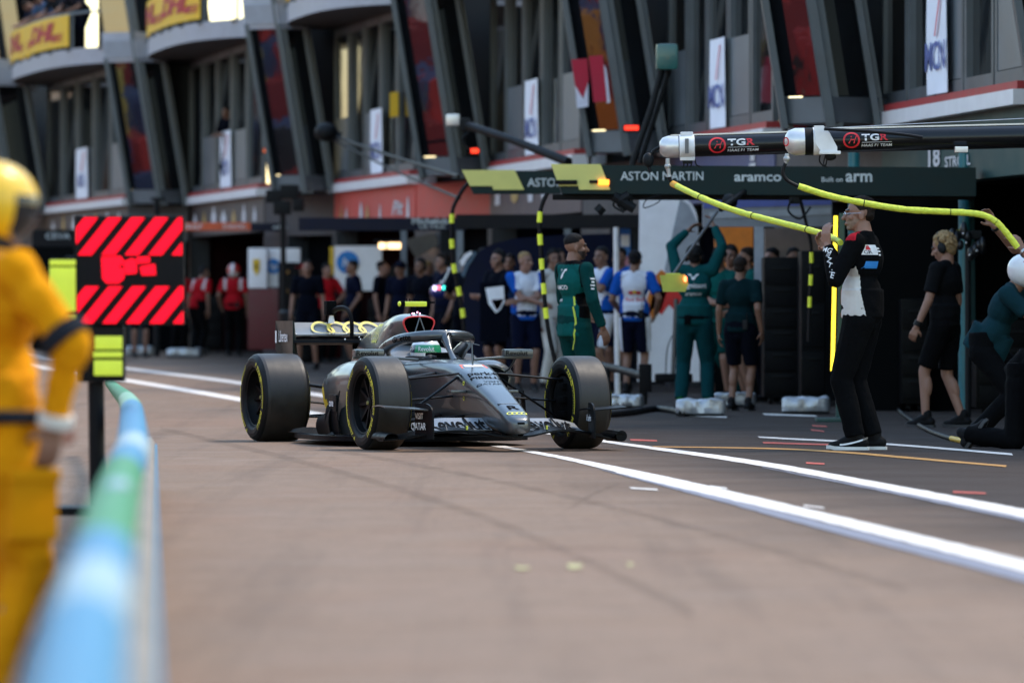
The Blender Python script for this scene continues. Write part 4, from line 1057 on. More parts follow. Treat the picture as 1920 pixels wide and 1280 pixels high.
def person(label, px, D, rz, h=1.80, py=None, group=None, skin='fair', hair=('black', 'short'), top=None, legs=None, shoes=(.02, .02, .022), pose=None, vox=.013, fat=1., paint_top=None,
           top_mats=None, sleeve='short', leg_kind='trousers', beard=None, cat='person', base=None, hem=.90, paint_legs=None, legs_mats=None, helmet=None, cap=None, collar=None, sole=None, folds=.014):
    pose = pose or {}
    k = h / 1.80
    b = base if base is not None else G(px, D)
    r = root('person', b, label, cat, group, R_(rz)); r.scale = (k, k, k); PM[r] = PM[r] @ Matrix.Diagonal((k, k, k, 1))
    lean = R_(pose.get('lean', 0)); PV = V((0, 0, .95)) + V(pose.get('hips', (0, 0, 0)))
    tw = R_(pose.get('twist', 0))
    Rl = Matrix.Rotation(lean, 3, 'X') @ Matrix.Rotation(tw, 3, 'Z')
    U = lambda x, y, z: PV + Rl @ V((x, y, z - .95))
    sw = .185 * (1 + (fat - 1) * .5)
    shl, shr = U(sw, .0, 1.445 + pose.get('shrug_l', 0)), U(-sw, .0, 1.445 + pose.get('shrug_r', 0))
    nb = U(0, .015, 1.47); hc = U(0, -.022, 1.640) + V(pose.get('head_off', (0, 0, 0)))
    Rh = Rl @ Matrix.Rotation(R_(pose.get('head_yaw', 0)), 3, 'Z') @ Matrix.Rotation(R_(pose.get('head_pitch', 0)) , 3, 'X')
    hh = lambda x, y, z: hc + Rh @ V((x, y, z))
    fl = V(pose.get('foot_l', (.105, 0, .085))); frr = V(pose.get('foot_r', (-.105, .02, .085)))
    hl, hr = PV + Matrix.Rotation(lean * .3, 3, 'X') @ V((.092, 0, -.03)), PV + Matrix.Rotation(lean * .3, 3, 'X') @ V((-.092, 0, -.03))
    kl, fl = ik(hl, fl, .44, .425, pose.get('knee_l', (.08, -1, 0))); kr, frr = ik(hr, frr, .44, .425, pose.get('knee_r', (-.08, -1, 0)))
    wl = V(pose.get('hand_l', (.27, -.04, .90))); wr = V(pose.get('hand_r', (-.27, -.04, .90)))
    if 'hand_l' not in pose: wl = U(.27, -.04, .90)
    if 'hand_r' not in pose: wr = U(-.27, -.04, .90)
    el, wl = ik(shl, wl, .295, .265, pose.get('elbow_l', (.5, .9, -.2))); er, wr = ik(shr, wr, .295, .265, pose.get('elbow_r', (-.5, .9, -.2)))
    # ---- body: one surface
    B = MB()
    B.ell(hc + Rh @ V((0, .012, .035)), (.075, .094, .088), Rh); B.ell(hc + Rh @ V((0, -.028, -.035)), (.058, .068, .078), Rh); B.ell(hc + Rh @ V((0, -.066, -.088)), (.030, .024, .022), Rh)
    B.cap(hh(0, -.088, .012), .011, hh(0, -.113, -.024), .0145, 8)
    B.ell(hh(0, -.086, .032), (.050, .014, .010), Rh); B.ell(hh(0, -.093, -.062), (.023, .011, .011), Rh)
    for s in (-1, 1): B.ell(hh(s * .077, .012, -.008), (.010, .020, .032), Rh); B.ell(hh(s * .045, -.062, -.018), (.022, .022, .022), Rh)
    B.cap(nb, .066, hh(0, .02, -.07), .058)
    for q_ in (shl, shr): B.cap(nb.lerp(q_, .12) + Rl @ V((0, .012, .018)), .048, nb.lerp(q_, .75), .046)
    B.ell(U(0, .0, 1.32), (.155 * fat, .105 * fat, .18), Rl); B.ell(U(0, -.005, 1.10), (.135 * fat, .098 * fat, .15), Rl); B.ell(PV, (.155 * fat, .11 * fat, .12)); B.cap(shl, .055, shr, .055)
    for hp_, kn, ft in ((hl, kl, fl), (hr, kr, frr)):
        B.cap(hp_, .082 * fat, kn, .054); B.cap(kn, .054, ft, .036)
        c = kn.lerp(ft, .30); bk = (kn - hp_.lerp(ft, .5)); bk = bk.normalized() if bk.length > .02 else V((0, -1, 0))
        B.ell(c - bk * .022, (.050, .050, .11), (ft - kn).to_track_quat('Z', 'Y').to_matrix())
        ang = R_(pose.get('foot_yaw', 0)); fd = ball(ang) @ V((0, -1, 0)); B.cap(ft + V((0, 0, -.035)), .034, ft + fd * .13 + V((0, 0, -.05)), .028)
    for sh, e, w in ((shl, el, wl), (shr, er, wr)): B.cap(sh, .053, e, .041); B.cap(e, .042, w, .028)
    for w, e, nm, sd in ((wl, el, 'l', 1), (wr, er, 'r', -1)):
        d = V(pose['hdir_' + nm]) if 'hdir_' + nm in pose else (w - e)
        n_ = V(pose.get('palm_' + nm, (-sd, -.2, 0))); hand(B, w, d, n_, pose.get('curl_' + nm, .45), 1., pose.get('thumb_' + nm, -sd if False else sd))
    skm = SKIN[skin]; sk2 = [skm, M('brow_and_eye', (.02, .014, .012), .5), M('lips_' + skin, (.24, .09, .07), .5), M('stubble_' + (beard or 'none'), {'grey': (.22, .15, .11), 'brown': (.07, .04, .028), 'black': (.03, .018, .014), None: (.3, .16, .1)}[beard], .7, var=.3, sc=60)]
    Rhi = Rh.transposed()
    def face(c):
        q = Rhi @ (c - hc)
        if q.length > .16: return 0
        if q.y < -.062 and .001 < q.z < .016 and .018 < abs(q.x) < .045: return 1
        if q.y < -.07 and .030 < q.z < .042 and .014 < abs(q.x) < .05: return 1
        if q.y < -.075 and -.070 < q.z < -.058 and abs(q.x) < .024: return 2
        if beard and -.112 < q.z < -.030 and -.10 < q.y < .0 and q.y < .06 + q.z * .9 - .03: 
            if not (q.z > -.05 and abs(q.x) < .035 and q.y < -.06 and q.z > -.045): return 3
        return 0
    blob('body', B, sk2, r, vox * .72, 1, paint=face)
    # ---- clothes
    if top is not None or top_mats:
        T = MB(); t = .016
        T.ell(U(0, .0, 1.33), ((.165) * fat + t, .118 * fat + t, .175), Rl); T.ell(U(0, -.008 * fat, 1.10), (.148 * fat + t, .108 * fat + t, .17), Rl)
        T.cap(shl, .062 + t * .5, shr, .062 + t * .5); 
        for q_ in (shl, shr): T.cap(nb.lerp(q_, .16) + Rl @ V((0, .012, .012)), .058, nb.lerp(q_, .8), .060)
        T.cone(nb + Rl @ V((0, 0, -.05)), .10, nb + Rl @ V((0, -.004, .025 + (.03 if collar else 0))), .067)
        hemc = lambda z: U(0, 0, z)
        T.tube([U(0, 0, 1.12), U(0, 0, hem + .02), U(0, 0, hem)], [.114 * fat + t, .116 * fat + t, .113 * fat + t], 24, flat=1.42)
        for sh, e, w in ((shl, el, wl), (shr, er, wr)):
            if sleeve == 'short': T.cone(sh, .066 + t * .5, sh.lerp(e, .78), .060 + t * .4, 16); T.ell(sh, .066 + t * .5)
            elif sleeve == 'long': T.cap(sh, .062 + t * .6, e, .050 + t * .5); T.cone(e, .050 + t * .6, w.lerp(e, .04), .036 + t * .4, 16); T.ell(e, .052 + t * .5)
        blob('jacket' if sleeve == 'long' else 'shirt', T, top_mats or [top], r, vox, 4, folds, paint=(lambda c: paint_top(c)) if paint_top else None)
    if legs is not None or legs_mats:
        T = MB(); t = .020
        T.ell(PV + V((0, 0, .02)), (.160 * fat + t, .115 * fat + t, .13)); T.ell(PV + V((0, .0, -.075)), (.10, .085 * fat + t, .085)); T.tube([PV + V((0, 0, .03)), PV + V((0, 0, .13))], [.114 * fat + t, .108 * fat + t], 24, flat=1.4)
        for hp_, kn, ft in ((hl, kl, fl), (hr, kr, frr)):
            if leg_kind == 'shorts': T.cap(hp_, .090 * fat + t, hp_.lerp(kn, .5), .080 + t); T.cone(hp_.lerp(kn, .4), .080 * fat + t, hp_.lerp(kn, .90), .064 + t, 16)
            else:
                T.cap(hp_, .088 * fat + t, kn, .062 + t); T.cap(kn, .062 + t, kn.lerp(ft, .4), .056 + t); T.cone(kn.lerp(ft, .3), .058 + t, kn.lerp(ft, .97), .050 + t, 16)
        blob('shorts' if leg_kind == 'shorts' else 'trousers', T, legs_mats or [legs], r, vox, 2, folds * .86, paint=paint_legs)
    sm = M('shoe_%d_%d_%d' % tuple(int(c * 999) for c in shoes), tuple(c * .5 for c in shoes), .7, var=.2, sc=20, spec=.12)
    ang = R_(pose.get('foot_yaw', 0)); fd = ball(ang) @ V((0, -1, 0)); sd_ = V((-fd.y, fd.x, 0))
    for nm, ft, kn in (('l', fl, kl), ('r', frr, kr)):
        if pose.get('foot_pitch_' + nm): Rp = Matrix.Rotation(R_(pose['foot_pitch_' + nm]), 3, sd_)
        else: Rp = Matrix.Identity(3)
        q = lambda f, z, x=0: ft + Rp @ (fd * f + sd_ * x + V((0, 0, z)))
        S = MB(); S.cap(q(-.055, -.035), .040, q(.06, -.045), .042); S.cap(q(.06, -.045), .042, q(.165, -.058), .031); S.cap(q(-.01, .0), .046, q(-.015, .035), .044); S.cap(q(-.01, .01), .044, q(.09, -.035), .036)
        so_ = blob('shoe', S, [sm], r, .0085, 2)
        S2 = MB(); outl = [(-.098, 0), (-.09, .030), (-.03, .036), (.05, .040), (.12, .045), (.175, .036), (.205, .012), (.205, -.012), (.175, -.036), (.12, -.045), (.05, -.038), (-.03, -.034), (-.09, -.030)]
        S2.prism([q(f, -.090 + (.012 if f > .17 else 0), x) for f, x in outl], Rp @ V((0, 0, .026)))
        part('sole', S2, M('sole_' + ('white' if sole else 'dark'), (.62, .61, .58) if sole else (.03, .03, .03), .6), so_, False)
    # ---- head wear and hair
    hk, hst = hair
    if helmet is None:
        T = MB()
        if hst in ('short', 'buzz', 'quiff'):
            e = {'short': .0, 'buzz': -.004, 'quiff': .004}[hst]
            T.ell(hh(0, .022, .062), (.080 + e, .098 + e, .078 + e), Rh)
            if hst != 'buzz': T.ell(hh(0, .058, .008), (.066, .050, .056), Rh)
            if hst == 'quiff': T.ell(hh(0, -.035, .115), (.058, .05, .028), Rh)
            for i, p in enumerate(T.v):
                q = Rhi @ (p - hc)
                if q.y < -.040 and q.z < .075: T.v[i] = hc + Rh @ V((q.x * .9, -.040 + (q.y + .04) * .12, q.z))
        elif hst == 'curly':
            rg = random.Random(5)
            T.ell(hh(0, .03, .05), (.088, .10, .09), Rh); T.ell(hh(0, .06, -.02), (.08, .06, .085), Rh)
            for i in range(170):
                a, b_ = rg.uniform(0, 6.28), rg.uniform(-.9, 1.45); x, y, z = math.cos(a) * math.cos(b_), math.sin(a) * math.cos(b_), math.sin(b_)
                if y < -.35 and z < .6: continue
                T.ell(hh(x * .092, .03 + y * .105, .03 + z * .105), rg.uniform(.012, .021), None, 8, 6)
        if hst != 'bald': blob('hair', T, [HAIRS[hk]], r, .0085, 1, .014 if hst != 'buzz' else .004, HT)
    else:
        T = MB(); T.ell(hh(0, .005, .025), (.128, .150, .138), Rh, 40, 26); 
        hm, hpaint = helmet
        T.m = [hpaint(Rhi @ (sum((T.v[i] for i in f), V()) / len(f) - hc)) for f in T.f]
        part('helmet', T, hm, r, False, 60)
    if cap:
        T = MB(); T.ell(hh(0, .012, .055), (.088, .106, .086), Rh); T.ell(hh(0, -.13, .052), (.07, .085, .012), Rh); blob('cap', T, [cloth('cap_%d' % int(cap[0] * 999), cap)], r, .009, 1)
    r['_k'] = 0
    del r['_k']
    PJ[r] = dict(hh=hh, hc=hc, Rh=Rh, Rl=Rl, U=U, shl=shl, shr=shr, el=el, er=er, wl=wl, wr=wr, kl=kl, kr=kr, fl=fl, fr=frr)
    return r
PJ = {}
def decal(r, U, st, size, o, ux, uy, mat, bold=.0, sx=1., name='lettering', push=.0):
    d = MB(); d.text(st, size, plane(o, V(ux).normalized(), V(uy).normalized()), 0, bold, 0, 1, sx); return part(name, d, mat, r, False)
def onto(o_list, mb, r, dirn, name, mat, off=.006):      # press a flat decal onto the cloth: each point is cast along dirn
    LATE.append((o_list, mb, r, V(dirn).normalized(), name, mat, off))
LATE = []
def finish_decals():
    from mathutils.bvhtree import BVHTree
    cache = {}
    for kind, mb, r, d, name, mat, off in LATE:
        o = [c for c in r.children if c.name.split('.')[0] == kind][0]
        if o not in cache: cache[o] = BVHTree.FromPolygons([v.co.copy() for v in o.data.vertices], [list(p.vertices) for p in o.data.polygons])
        last = None; vs = []
        for p in mb.v:
            h = cache[o].ray_cast(p - d * 1.0, d)
            vs.append(h[0] - d * off if h[0] is not None else None)
        if all(x is None for x in vs): continue
        mean = sum((x.dot(d) for x in vs if x is not None)) / sum(1 for x in vs if x is not None)
        mb.v = [x if x is not None else p + d * (mean - p.dot(d)) for x, p in zip(vs, mb.v)]
        part(name, mb, mat, r, False)
def txt(st, size, o, ux, uy, bold=.0, sx=1., shear=0.):
    d = MB(); d.text(st, size, plane(o, V(ux).normalized(), V(uy).normalized()), 0, bold, shear, 1, sx); return d
def quad(o, ux, uy, w, h):
    o, ux, uy = V(o), V(ux).normalized(), V(uy).normalized(); d = MB(); n = 6
    d.grid(lambda u, v: o + ux * (w * (u - .5)) + uy * (h * (v - .5)), n, n); return d
WP = M('white_print', (.72, .72, .72), .7); RP = M('red_print', (.50, .012, .02), .7); BP_ = M('blue_print', (.02, .20, .55), .7); KP = M('black_print', (.012, .012, .014), .7)
YP = M('yellow_print', (.70, .45, .02), .7); LP = M('lime_piping', (.50, .60, .05), .7)
# -- the man with the hose in front of the dark garage
blk = cloth('black', (.0022, .0024, .003)); wht = cloth('white', (.55, .53, .50)); red = cloth('crimson', (.36, .012, .022))
def segd(c, a, b):
    ab = b - a; t = max(0, min(1, (c - a).dot(ab) / ab.dot(ab))); return (c - a - ab * t).length
def pt_haas(c):
    x, y, z = c; q = PJ[hz]
    if segd(c, q['shl'], q['el']) < .088 or segd(c, q['el'], q['wl']) < .085: return 2 if (z > 1.46 and y < .02 and x > .06) else 0
    f = -.125 - .02 * (1.3 - z)
    if x > .0 and .90 < z < 1.32 and f < y < .075 - .20 * (z - .92): return 1
    if x > .0 and .90 < z < 1.34 and f - .020 < y <= f: return 2
    if z > 1.485 and x > .05 and y < .01: return 2
    return 0
hz = person('man in a black and white team jacket raising a yellow hose beside the lane', 1617, 42.9, -108, 1.94, skin='fair', hair=('brown', 'short'), top_mats=[blk, wht, red], paint_top=pt_haas, legs=blk, sleeve='long',
       vox=.0075, fat=1.12, beard='grey', hem=.92, shoes=(.012, .012, .013), sole=True, collar=True,
       pose=dict(hand_l=(.19, -.20, 1.425), elbow_l=(.35, -.25, -1), hand_r=(.06, -.225, 1.40), elbow_r=(-.5, -.2, -1), hdir_l=(.1, -.15, 1), palm_l=(-.6, .2, .3), curl_l=.8, curl_r=.9, hdir_r=(.3, -.6, .7), palm_r=(.6, 0, .5),
                 head_yaw=16, foot_l=(.075, -.03, .085), foot_r=(-.075, .06, .085), foot_yaw=8))
q = PJ[hz]
onto('jacket', quad((.135, .22, 1.395), (-1, 0, 0), (0, 0, 1), .115, .07), hz, (0, -1, 0), 'badge', WP); onto('jacket', quad((.150, .22, 1.410), (-1, 0, 0), (0, 0, 1), .03, .030), hz, (0, -1, 0), 'badge', RP, .008)
onto('jacket', txt('GR', .036, (.160, .22, 1.378), (-1, 0, 0), (0, 0, 1), .012), hz, (0, -1, 0), 'lettering', KP, .009)
onto('jacket', quad((.13, .22, 1.29), (-1, 0, 0), (0, 0, 1), .09, .05), hz, (0, -1, 0), 'badge', BP_)
for z, w in ((1.405, .05), (1.385, .06), (1.36, .03)): onto('jacket', quad((.07 if w > .03 else .06, .22, z), (-1, 0, 0), (0, 0, 1), w, .011), hz, (0, -1, 0), 'badge', WP, .008)
ua = (q['wl'] - q['el']).normalized()
for i, (st, s_) in enumerate((('MG', .050), ('///', .035), ('Z', .05), ('T', .045), ('.:', .05), ('E', .06))):
    o = q['el'].lerp(q['wl'], .86 - .15 * i) if i else q['el'].lerp(q['wl'], .86)
    onto('jacket', txt(st, s_, V((o.x + .3, o.y, o.z)), (0, 1, -.25), (0, .25, 1), .012), hz, (-1, 0, 0), 'lettering', WP)
sp_ = MB(); sp_.tube([q['hh'](.030, -.108, .008), q['hh'](.062, -.085, .010), q['hh'](.083, .01, .012)], .0022, 6); sp_.tube([q['hh'](-.03, -.108, .008), q['hh'](-.062, -.085, .01), q['hh'](-.083, .01, .012)], .0022, 6); sp_.tube([q['hh'](-.03, -.108, .008), q['hh'](0, -.112, .010), q['hh'](.03, -.108, .008)], .002, 6)
for s in (-1, 1): sp_.tube([q['hh'](s * .036 + .022 * math.cos(a), -.104 + .006 * abs(math.cos(a)), .005 + .016 * math.sin(a)) for a in [i * .5236 for i in range(13)]], .0018, 6)
part('glasses', sp_, M('pale_spectacle_rim', (.55, .6, .65), .25, .6), hz, False)
# puma-like stripe on the near shoe
for s in (0, 1):
    d = MB(); d.grid(lambda u, v: V((.35, lerp(.07, -.13, u), .030 + .05 * (1 - u) ** 1.6 + .012 * v + s * .0)), 10, 1)
    LATE.append(('shoe', d, hz, V((-1, 0, 0)), 'shoe_stripe', WP, .003))
    break
# -- black shirt and shorts, back turned
cs = person('man in black shirt and shorts with curly fair hair and a headset, back half turned', 1772, 52.6, -118, 1.82, skin='fair', hair=('blond', 'curly'), top=cloth('faded_black', (.0045, .005, .006)), legs=blk, leg_kind='shorts', vox=.011, fat=1.0, hem=.92, shoes=(.010, .010, .011),
       pose=dict(hand_l=(.27, -.16, .92), elbow_l=(.4, .9, 0), head_pitch=22, head_yaw=10, foot_l=(.12, -.14, .085), foot_r=(-.12, .12, .085), curl_l=.9))
q = PJ[cs]; hs_ = MB(); hs_.tube([q['hh'](.092 * math.cos(a), .01, .02 + .125 * math.sin(a)) for a in [i * math.pi / 12 for i in range(13)]], .010, 8)
for s in (-1, 1): hs_.ell(q['hh'](s * .094, .01, -.01), (.022, .04, .05), q['Rh'])
part('headset', hs_, BLACK, cs, False)
wb = MB(); wb.tube([q['wl'].lerp(q['el'], .02), q['wl'].lerp(q['el'], .20)], .040, 14); part('wristband', wb, BLACK, cs, False)
# -- stooping mechanic with white helmet, at the right edge
tl = cloth('dark_teal', (.006, .028, .036)); 
def pt_h(q): return 0 if not (q.y < -.10 and -.05 < q.z < .045) else 1
st = person('stooping mechanic in a dark teal shirt and white helmet at the right edge', 1874, 46.0, 72, 1.80, skin='tan', top=tl, legs=blk, vox=.011, helmet=([M('helmet_gloss_white', (.72, .72, .72), .25, coat=.5), BLACK], pt_h),
       pose=dict(lean=27, twist=0, hips=(0, .12, -.20), hand_l=(.16, -.55, .80), hand_r=(-.16, -.53, .80), elbow_l=(.8, .3, -.6), elbow_r=(-.8, .3, -.6), head_pitch=-10, foot_l=(.16, -.15, .085), foot_r=(-.16, .15, .085)))
q = PJ[st]
d = MB(); ring_at(d, lambda u, v: q['hh'](-.100 - .0, -.03 + u, .075 + v) + q['Rh'] @ V((-.012, 0, .012)), .042, .006, 30); d.text('H', .06, lambda u, v: q['hh'](-.112, -.03 - u, .087 + v), 0, .006, .2); part('emblem', d, RP, st, False)
d = MB()
for i in range(3): d.ell(q['hh'](-.118, -.075 + .03 * i, .018), .008, None, 8, 6)
part('helmet_stud', d, M('stud_grey', (.35, .35, .36), .3, .6), st, False)
# -- kneeling mechanic whose leg reaches in from the right
kn = person('kneeling mechanic in black overalls, only one leg in view at the right edge', 1932, 43.3, 60, 1.78, skin='tan', top=blk, legs=blk, sleeve='long', vox=.012, hair=('black', 'short'),
       pose=dict(lean=42, hips=(0, .05, -.42), hand_l=(.20, -.5, .55), hand_r=(-.12, -.5, .5), foot_l=(.18, -.22, .085), foot_r=(-.14, .48, .11), knee_r=(-.2, -1, -1.2), knee_l=(.4, -1, .6), foot_pitch_r=-50, head_off=(0, 0, 0)))
# -- the man outside the frame whose arms hold the second hose
hb = person('man almost outside the right edge, bare arms holding the yellow hose up', 1985, 43.0, -78, 1.88, skin='tan', top=blk, legs=blk, vox=.009, hair=('brown', 'short'),
       pose=dict(hand_r=(-.03, -.475, 1.615), elbow_r=(-.4, .1, -1), hand_l=(.10, -.30, 1.44), elbow_l=(.7, .3, -.8), hdir_r=(0, -.5, .8), palm_r=(.8, -.4, 0), curl_r=.75, hdir_l=(-.2, -.5, .8), palm_l=(-.8, -.3, 0), curl_l=.8))
q = PJ[hb]; wb = MB(); wb.tube([q['wl'].lerp(q['el'], .05), q['wl'].lerp(q['el'], .12)], .036, 14); part('watch', wb, M('steel_watch', (.5, .5, .5), .3, .8), hb, False); wb = MB(); wb.tube([q['wr'].lerp(q['er'], .03), q['wr'].lerp(q['er'], .10)], .036, 14); part('wristband', wb, BLACK, hb, False)
# -- green team jacket, seen from behind the front wheel
grn = cloth('racing_green', (.0035, .075, .068)); grd = cloth('dark_racing_green', (.002, .036, .034))
def pt_am(c):
    x, y, z = c
    if abs(x) < .19 and -.06 < y < .06 and z < 1.24 - .3 * abs(y) and z > .80 and x > -.2 and x < .0 - .02: return 2
    if abs(x) > .165 and z > 1.28 and abs(abs(x) - .175) < .012: return 2
    if abs(x) > .175 or z < 1.1 and y > .3: return 1
    if z > 1.49: return 2
    return 0
gm_ = person('man in a green racing jacket with short black hair, turned away behind the front wheel', 1076, 51.5, 126, 1.80, py=None, skin='tan', hair=('black', 'buzz'), top_mats=[grn, grd, blk], paint_top=pt_am, legs=grd, sleeve='long', vox=.010, fat=1.0, beard='black', hem=.84, collar=True,
       pose=dict(hand_r=(-.30, -.10, .92), elbow_r=(-.6, .9, 0), hand_l=(.20, -.30, 1.05), head_yaw=-24))
onto('jacket', txt('V', .12, (.02, .4, 1.40), (-1, 0, 0), (0, 0, 1), .03, 1.4), gm_, (0, -1, 0), 'emblem', WP); onto('jacket', txt('ARAMCO', .055, (.05, .4, 1.28), (-1, 0, 0), (0, 0, 1), .015), gm_, (0, -1, 0), 'lettering', WP); onto('jacket', txt('arm', .05, (.07, .4, 1.17), (-1, 0, 0), (0, 0, 1), .01), gm_, (0, -1, 0), 'lettering', WP)
for i, w in enumerate((.05, .03, .045, .03)): onto('jacket', quad((-.5, .0 + .006 * i, 1.36 - .03 * i), (0, -1, 0), (0, 0, 1), w, .014), gm_, (1, 0, 0), 'badge', WP)
d = MB(); d.grid(lambda u, v: V((-.10 - .05 * math.sin(3 * u) + .012 * v, .4, lerp(1.20, .72, u))), 20, 1); LATE.append(('jacket', d, gm_, V((0, -1, 0)), 'piping', LP, .006))
# -- blue and white shirts in the next garage
blu = cloth('royal_blue', (.008, .075, .36)); whs = cloth('cool_white', (.60, .63, .70)); nvy = cloth('navy', (.0028, .0045, .016)); dkn = cloth('dark_navy', (.0018, .0028, .007))
def pt_rb(c):
    x, y, z = c
    if abs(x) > .185: return 0
    if abs(x) > .135 - .10 * max(0, 1.12 - z) + (.0 if z < 1.3 else .02): return 0
    if z < .95 and abs(x) < .2: return 0
    return 1
pl_s = lambda c: 1 if (abs(c.x) > .155 and c.z < .95) else 0
rbA = person('fair man in a blue and white shirt with folded arms, facing the lane', 985, 72, 12, 1.80, skin='fair', hair=('blond', 'buzz'), top_mats=[blu, whs], paint_top=pt_rb, legs_mats=[nvy, whs], legs=None, leg_kind='shorts',
       pose=dict(hand_l=(-.13, -.20, 1.15), elbow_l=(.8, -.2, -.6), hand_r=(.14, -.22, 1.12), elbow_r=(-.8, -.2, -.6), head_yaw=30, palm_l=(0, 1, 0), palm_r=(0, 1, 0)))
rbB = person('dark haired man in a blue and white shirt, hand raised to his chin', 1130, 71.5, -62, 1.86, skin='tan', hair=('black', 'short'), top_mats=[blu, whs], paint_top=pt_rb, legs_mats=[nvy, whs], paint_legs=pl_s, leg_kind='shorts',
       pose=dict(hand_l=(.10, -.25, 1.42), elbow_l=(.7, -.1, -.8), hand_r=(-.08, -.22, 1.38), elbow_r=(-.7, -.1, -.8), head_yaw=25))
rbC = person('man in a white backed blue shirt and black cap, back to the lane', 1190, 69.5, 168, 1.80, skin='tan', hair=('black', 'short'), top_mats=[blu, whs], paint_top=pt_rb, legs_mats=[nvy, whs], paint_legs=pl_s, leg_kind='shorts', cap=(.012, .013, .02),
       pose=dict(hand_r=(-.24, -.12, 1.0), elbow_r=(-.6, .8, 0), hand_l=(.22, -.2, 1.02), head_yaw=180 if False else 0))
onto('shirt', txt('Red Bull', .07, (-.02, .4, 1.17), (-1, 0, 0), (0, 0, 1), .012), rbC, (0, -1, 0), 'lettering', RP)
for s in (-1, 1):
    d = MB(); d.add([V((-.02 + s * x, .4, z)) for x, z in ((.008, 1.235), (.06, 1.225), (.085, 1.26), (.05, 1.275), (.02, 1.27))], [[0, 1, 2, 3, 4]]); LATE.append(('shirt', d, rbC, V((0, -1, 0)), 'emblem', RP, .006))
d = MB(); d.ell((-.02, .4, 1.262), (.024, .001, .022)); LATE.append(('shirt', d, rbC, V((0, -1, 0)), 'emblem', YP, .007))
rbD = person('man in pale cream overalls behind the striped hanging hose', 1036, 73.5, 40, 1.84, skin='tan', hair=('black', 'short'), top=cloth('cream', (.55, .53, .47)), legs=cloth('cream', (.55, .53, .47)), sleeve='long', pose=dict(head_yaw=-20))
rbF = person('dark haired man just behind the white pole, face half hidden', 1163, 73, -30, 1.86, skin='tan', hair=('black', 'short'), top=blu, legs=nvy, leg_kind='shorts', pose=dict())
rbG = person('bearded man between the cream overalls and the green jacket, deep in the garage', 1049, 75, 20, 1.86, skin='tan', hair=('black', 'short'), top=nvy, legs=nvy, beard='black', pose=dict())
# -- green shirts at the near garage
def pt_ab(c): return 1 if (abs(c.x) > .205) else 0
amA = person('green suited mechanic with both arms raised to the overhead rig, back to the lane', 1302, 62, 172, 1.80, skin='tan', hair=('black', 'short'), top=cloth('suit_green', (.0035, .055, .056)), legs=cloth('suit_green_dark', (.0028, .040, .046)), sleeve='long', fat=1.08, shoes=(.02, .20, .03),
       pose=dict(hand_l=(.10, -.22, 1.93), hand_r=(-.20, -.18, 1.98), elbow_l=(1, .3, 0), elbow_r=(-1, .3, 0), shrug_l=.05, shrug_r=.05, foot_l=(.15, 0, .085), foot_r=(-.15, .03, .085), head_pitch=-20, foot_yaw=0))
onto('jacket', txt('cognizant', .075, (0, .4, 1.33), (-1, 0, 0), (0, 0, 1), .01), amA, (0, -1, 0), 'lettering', WP); onto('jacket', txt('aramco', .06, (0, .4, 1.24), (-1, 0, 0), (0, 0, 1), .01), amA, (0, -1, 0), 'lettering', WP); onto('jacket', txt('V', .09, (0, .4, 1.42), (-1, 0, 0), (0, 0, 1), .03, 2.0), amA, (0, -1, 0), 'emblem', WP)
bl = MB(); bl.tube([V((.17 * math.cos(a), .125 * math.sin(a), .985)) for a in [i * .3142 for i in range(21)]], .025, 8); bl.box((.06, .14, .96), (.07, .05, .10), None, .01); part('belt', bl, blk, amA, False)
amB = person('smiling dark haired man in a green team shirt, arm across his chest', 1350, 66, -28, 1.80, skin='fair', hair=('black', 'quiff'), top=grn, legs=grd, leg_kind='shorts', pose=dict(hand_r=(.10, -.24, 1.12), elbow_r=(-.8, 0, -.6), hand_l=(-.08, -.24, 1.10), elbow_l=(.8, 0, -.6)))
amC = person('man in a green team shirt in profile, in front of the orange panel', 1402, 65, -72, 1.80, skin='tan', hair=('brown', 'short'), top=grn, legs=grd, leg_kind='shorts', pose=dict(hand_l=(.18, -.25, 1.05), head_yaw=0))
amD = person('mechanic in a dark green shirt, back to the lane, arm hanging down', 1388, 60.5, 160, 1.66, skin='tan', hair=('brown', 'short'), top=cloth('deep_green', (.002, .014, .017)), legs=dkn, leg_kind='shorts', pose=dict(hand_r=(-.26, .02, .92), elbow_r=(-.2, .9, 0)))
amE = person('dark haired man, head only in view above the dark tool cabinets', 1488, 65.2, 10, 1.80, skin='tan', hair=('black', 'short'), top=dkn, legs=dkn, pose=dict())
amF = person('dark haired man looking over the shoulder of the smiling man in green', 1371, 67.6, -20, 1.84, skin='fair', hair=('black', 'short'), top=grd, legs=grd, pose=dict())
# -- navy crew in the middle distance
def pt_nv(c): return 0
nvA = person('navy shirted mechanic in profile in front of the white printer logo board', 662, 97, -70, 1.82, skin='tan', hair=('black', 'short'), top=nvy, legs=dkn, leg_kind='shorts', pose=dict(hand_l=(.24, -.12, .95)))
nvB = person('navy shirted man with bare head under the warm lamps', 790, 88, -40, 1.80, skin='tan', hair=('black', 'short'), top=dkn, legs=dkn, pose=dict())
nvC = person('navy shirted man with long dark hair behind the blue hanging light', 832, 86, -60, 1.86, skin='fair', hair=('brown', 'quiff'), top=nvy, legs=dkn, pose=dict(hand_l=(.26, -.06, .92)))
nvD = person('man in navy overalls with folded arms beside the dark blue arch', 936, 74.5, -48, 1.84, skin='fair', hair=('black', 'short'), top=dkn, legs=dkn, leg_kind='shorts', pose=dict(hand_l=(-.10, -.24, 1.18), elbow_l=(.8, -.1, -.6), hand_r=(.14, -.24, 1.2), elbow_r=(-.8, -.1, -.6)))
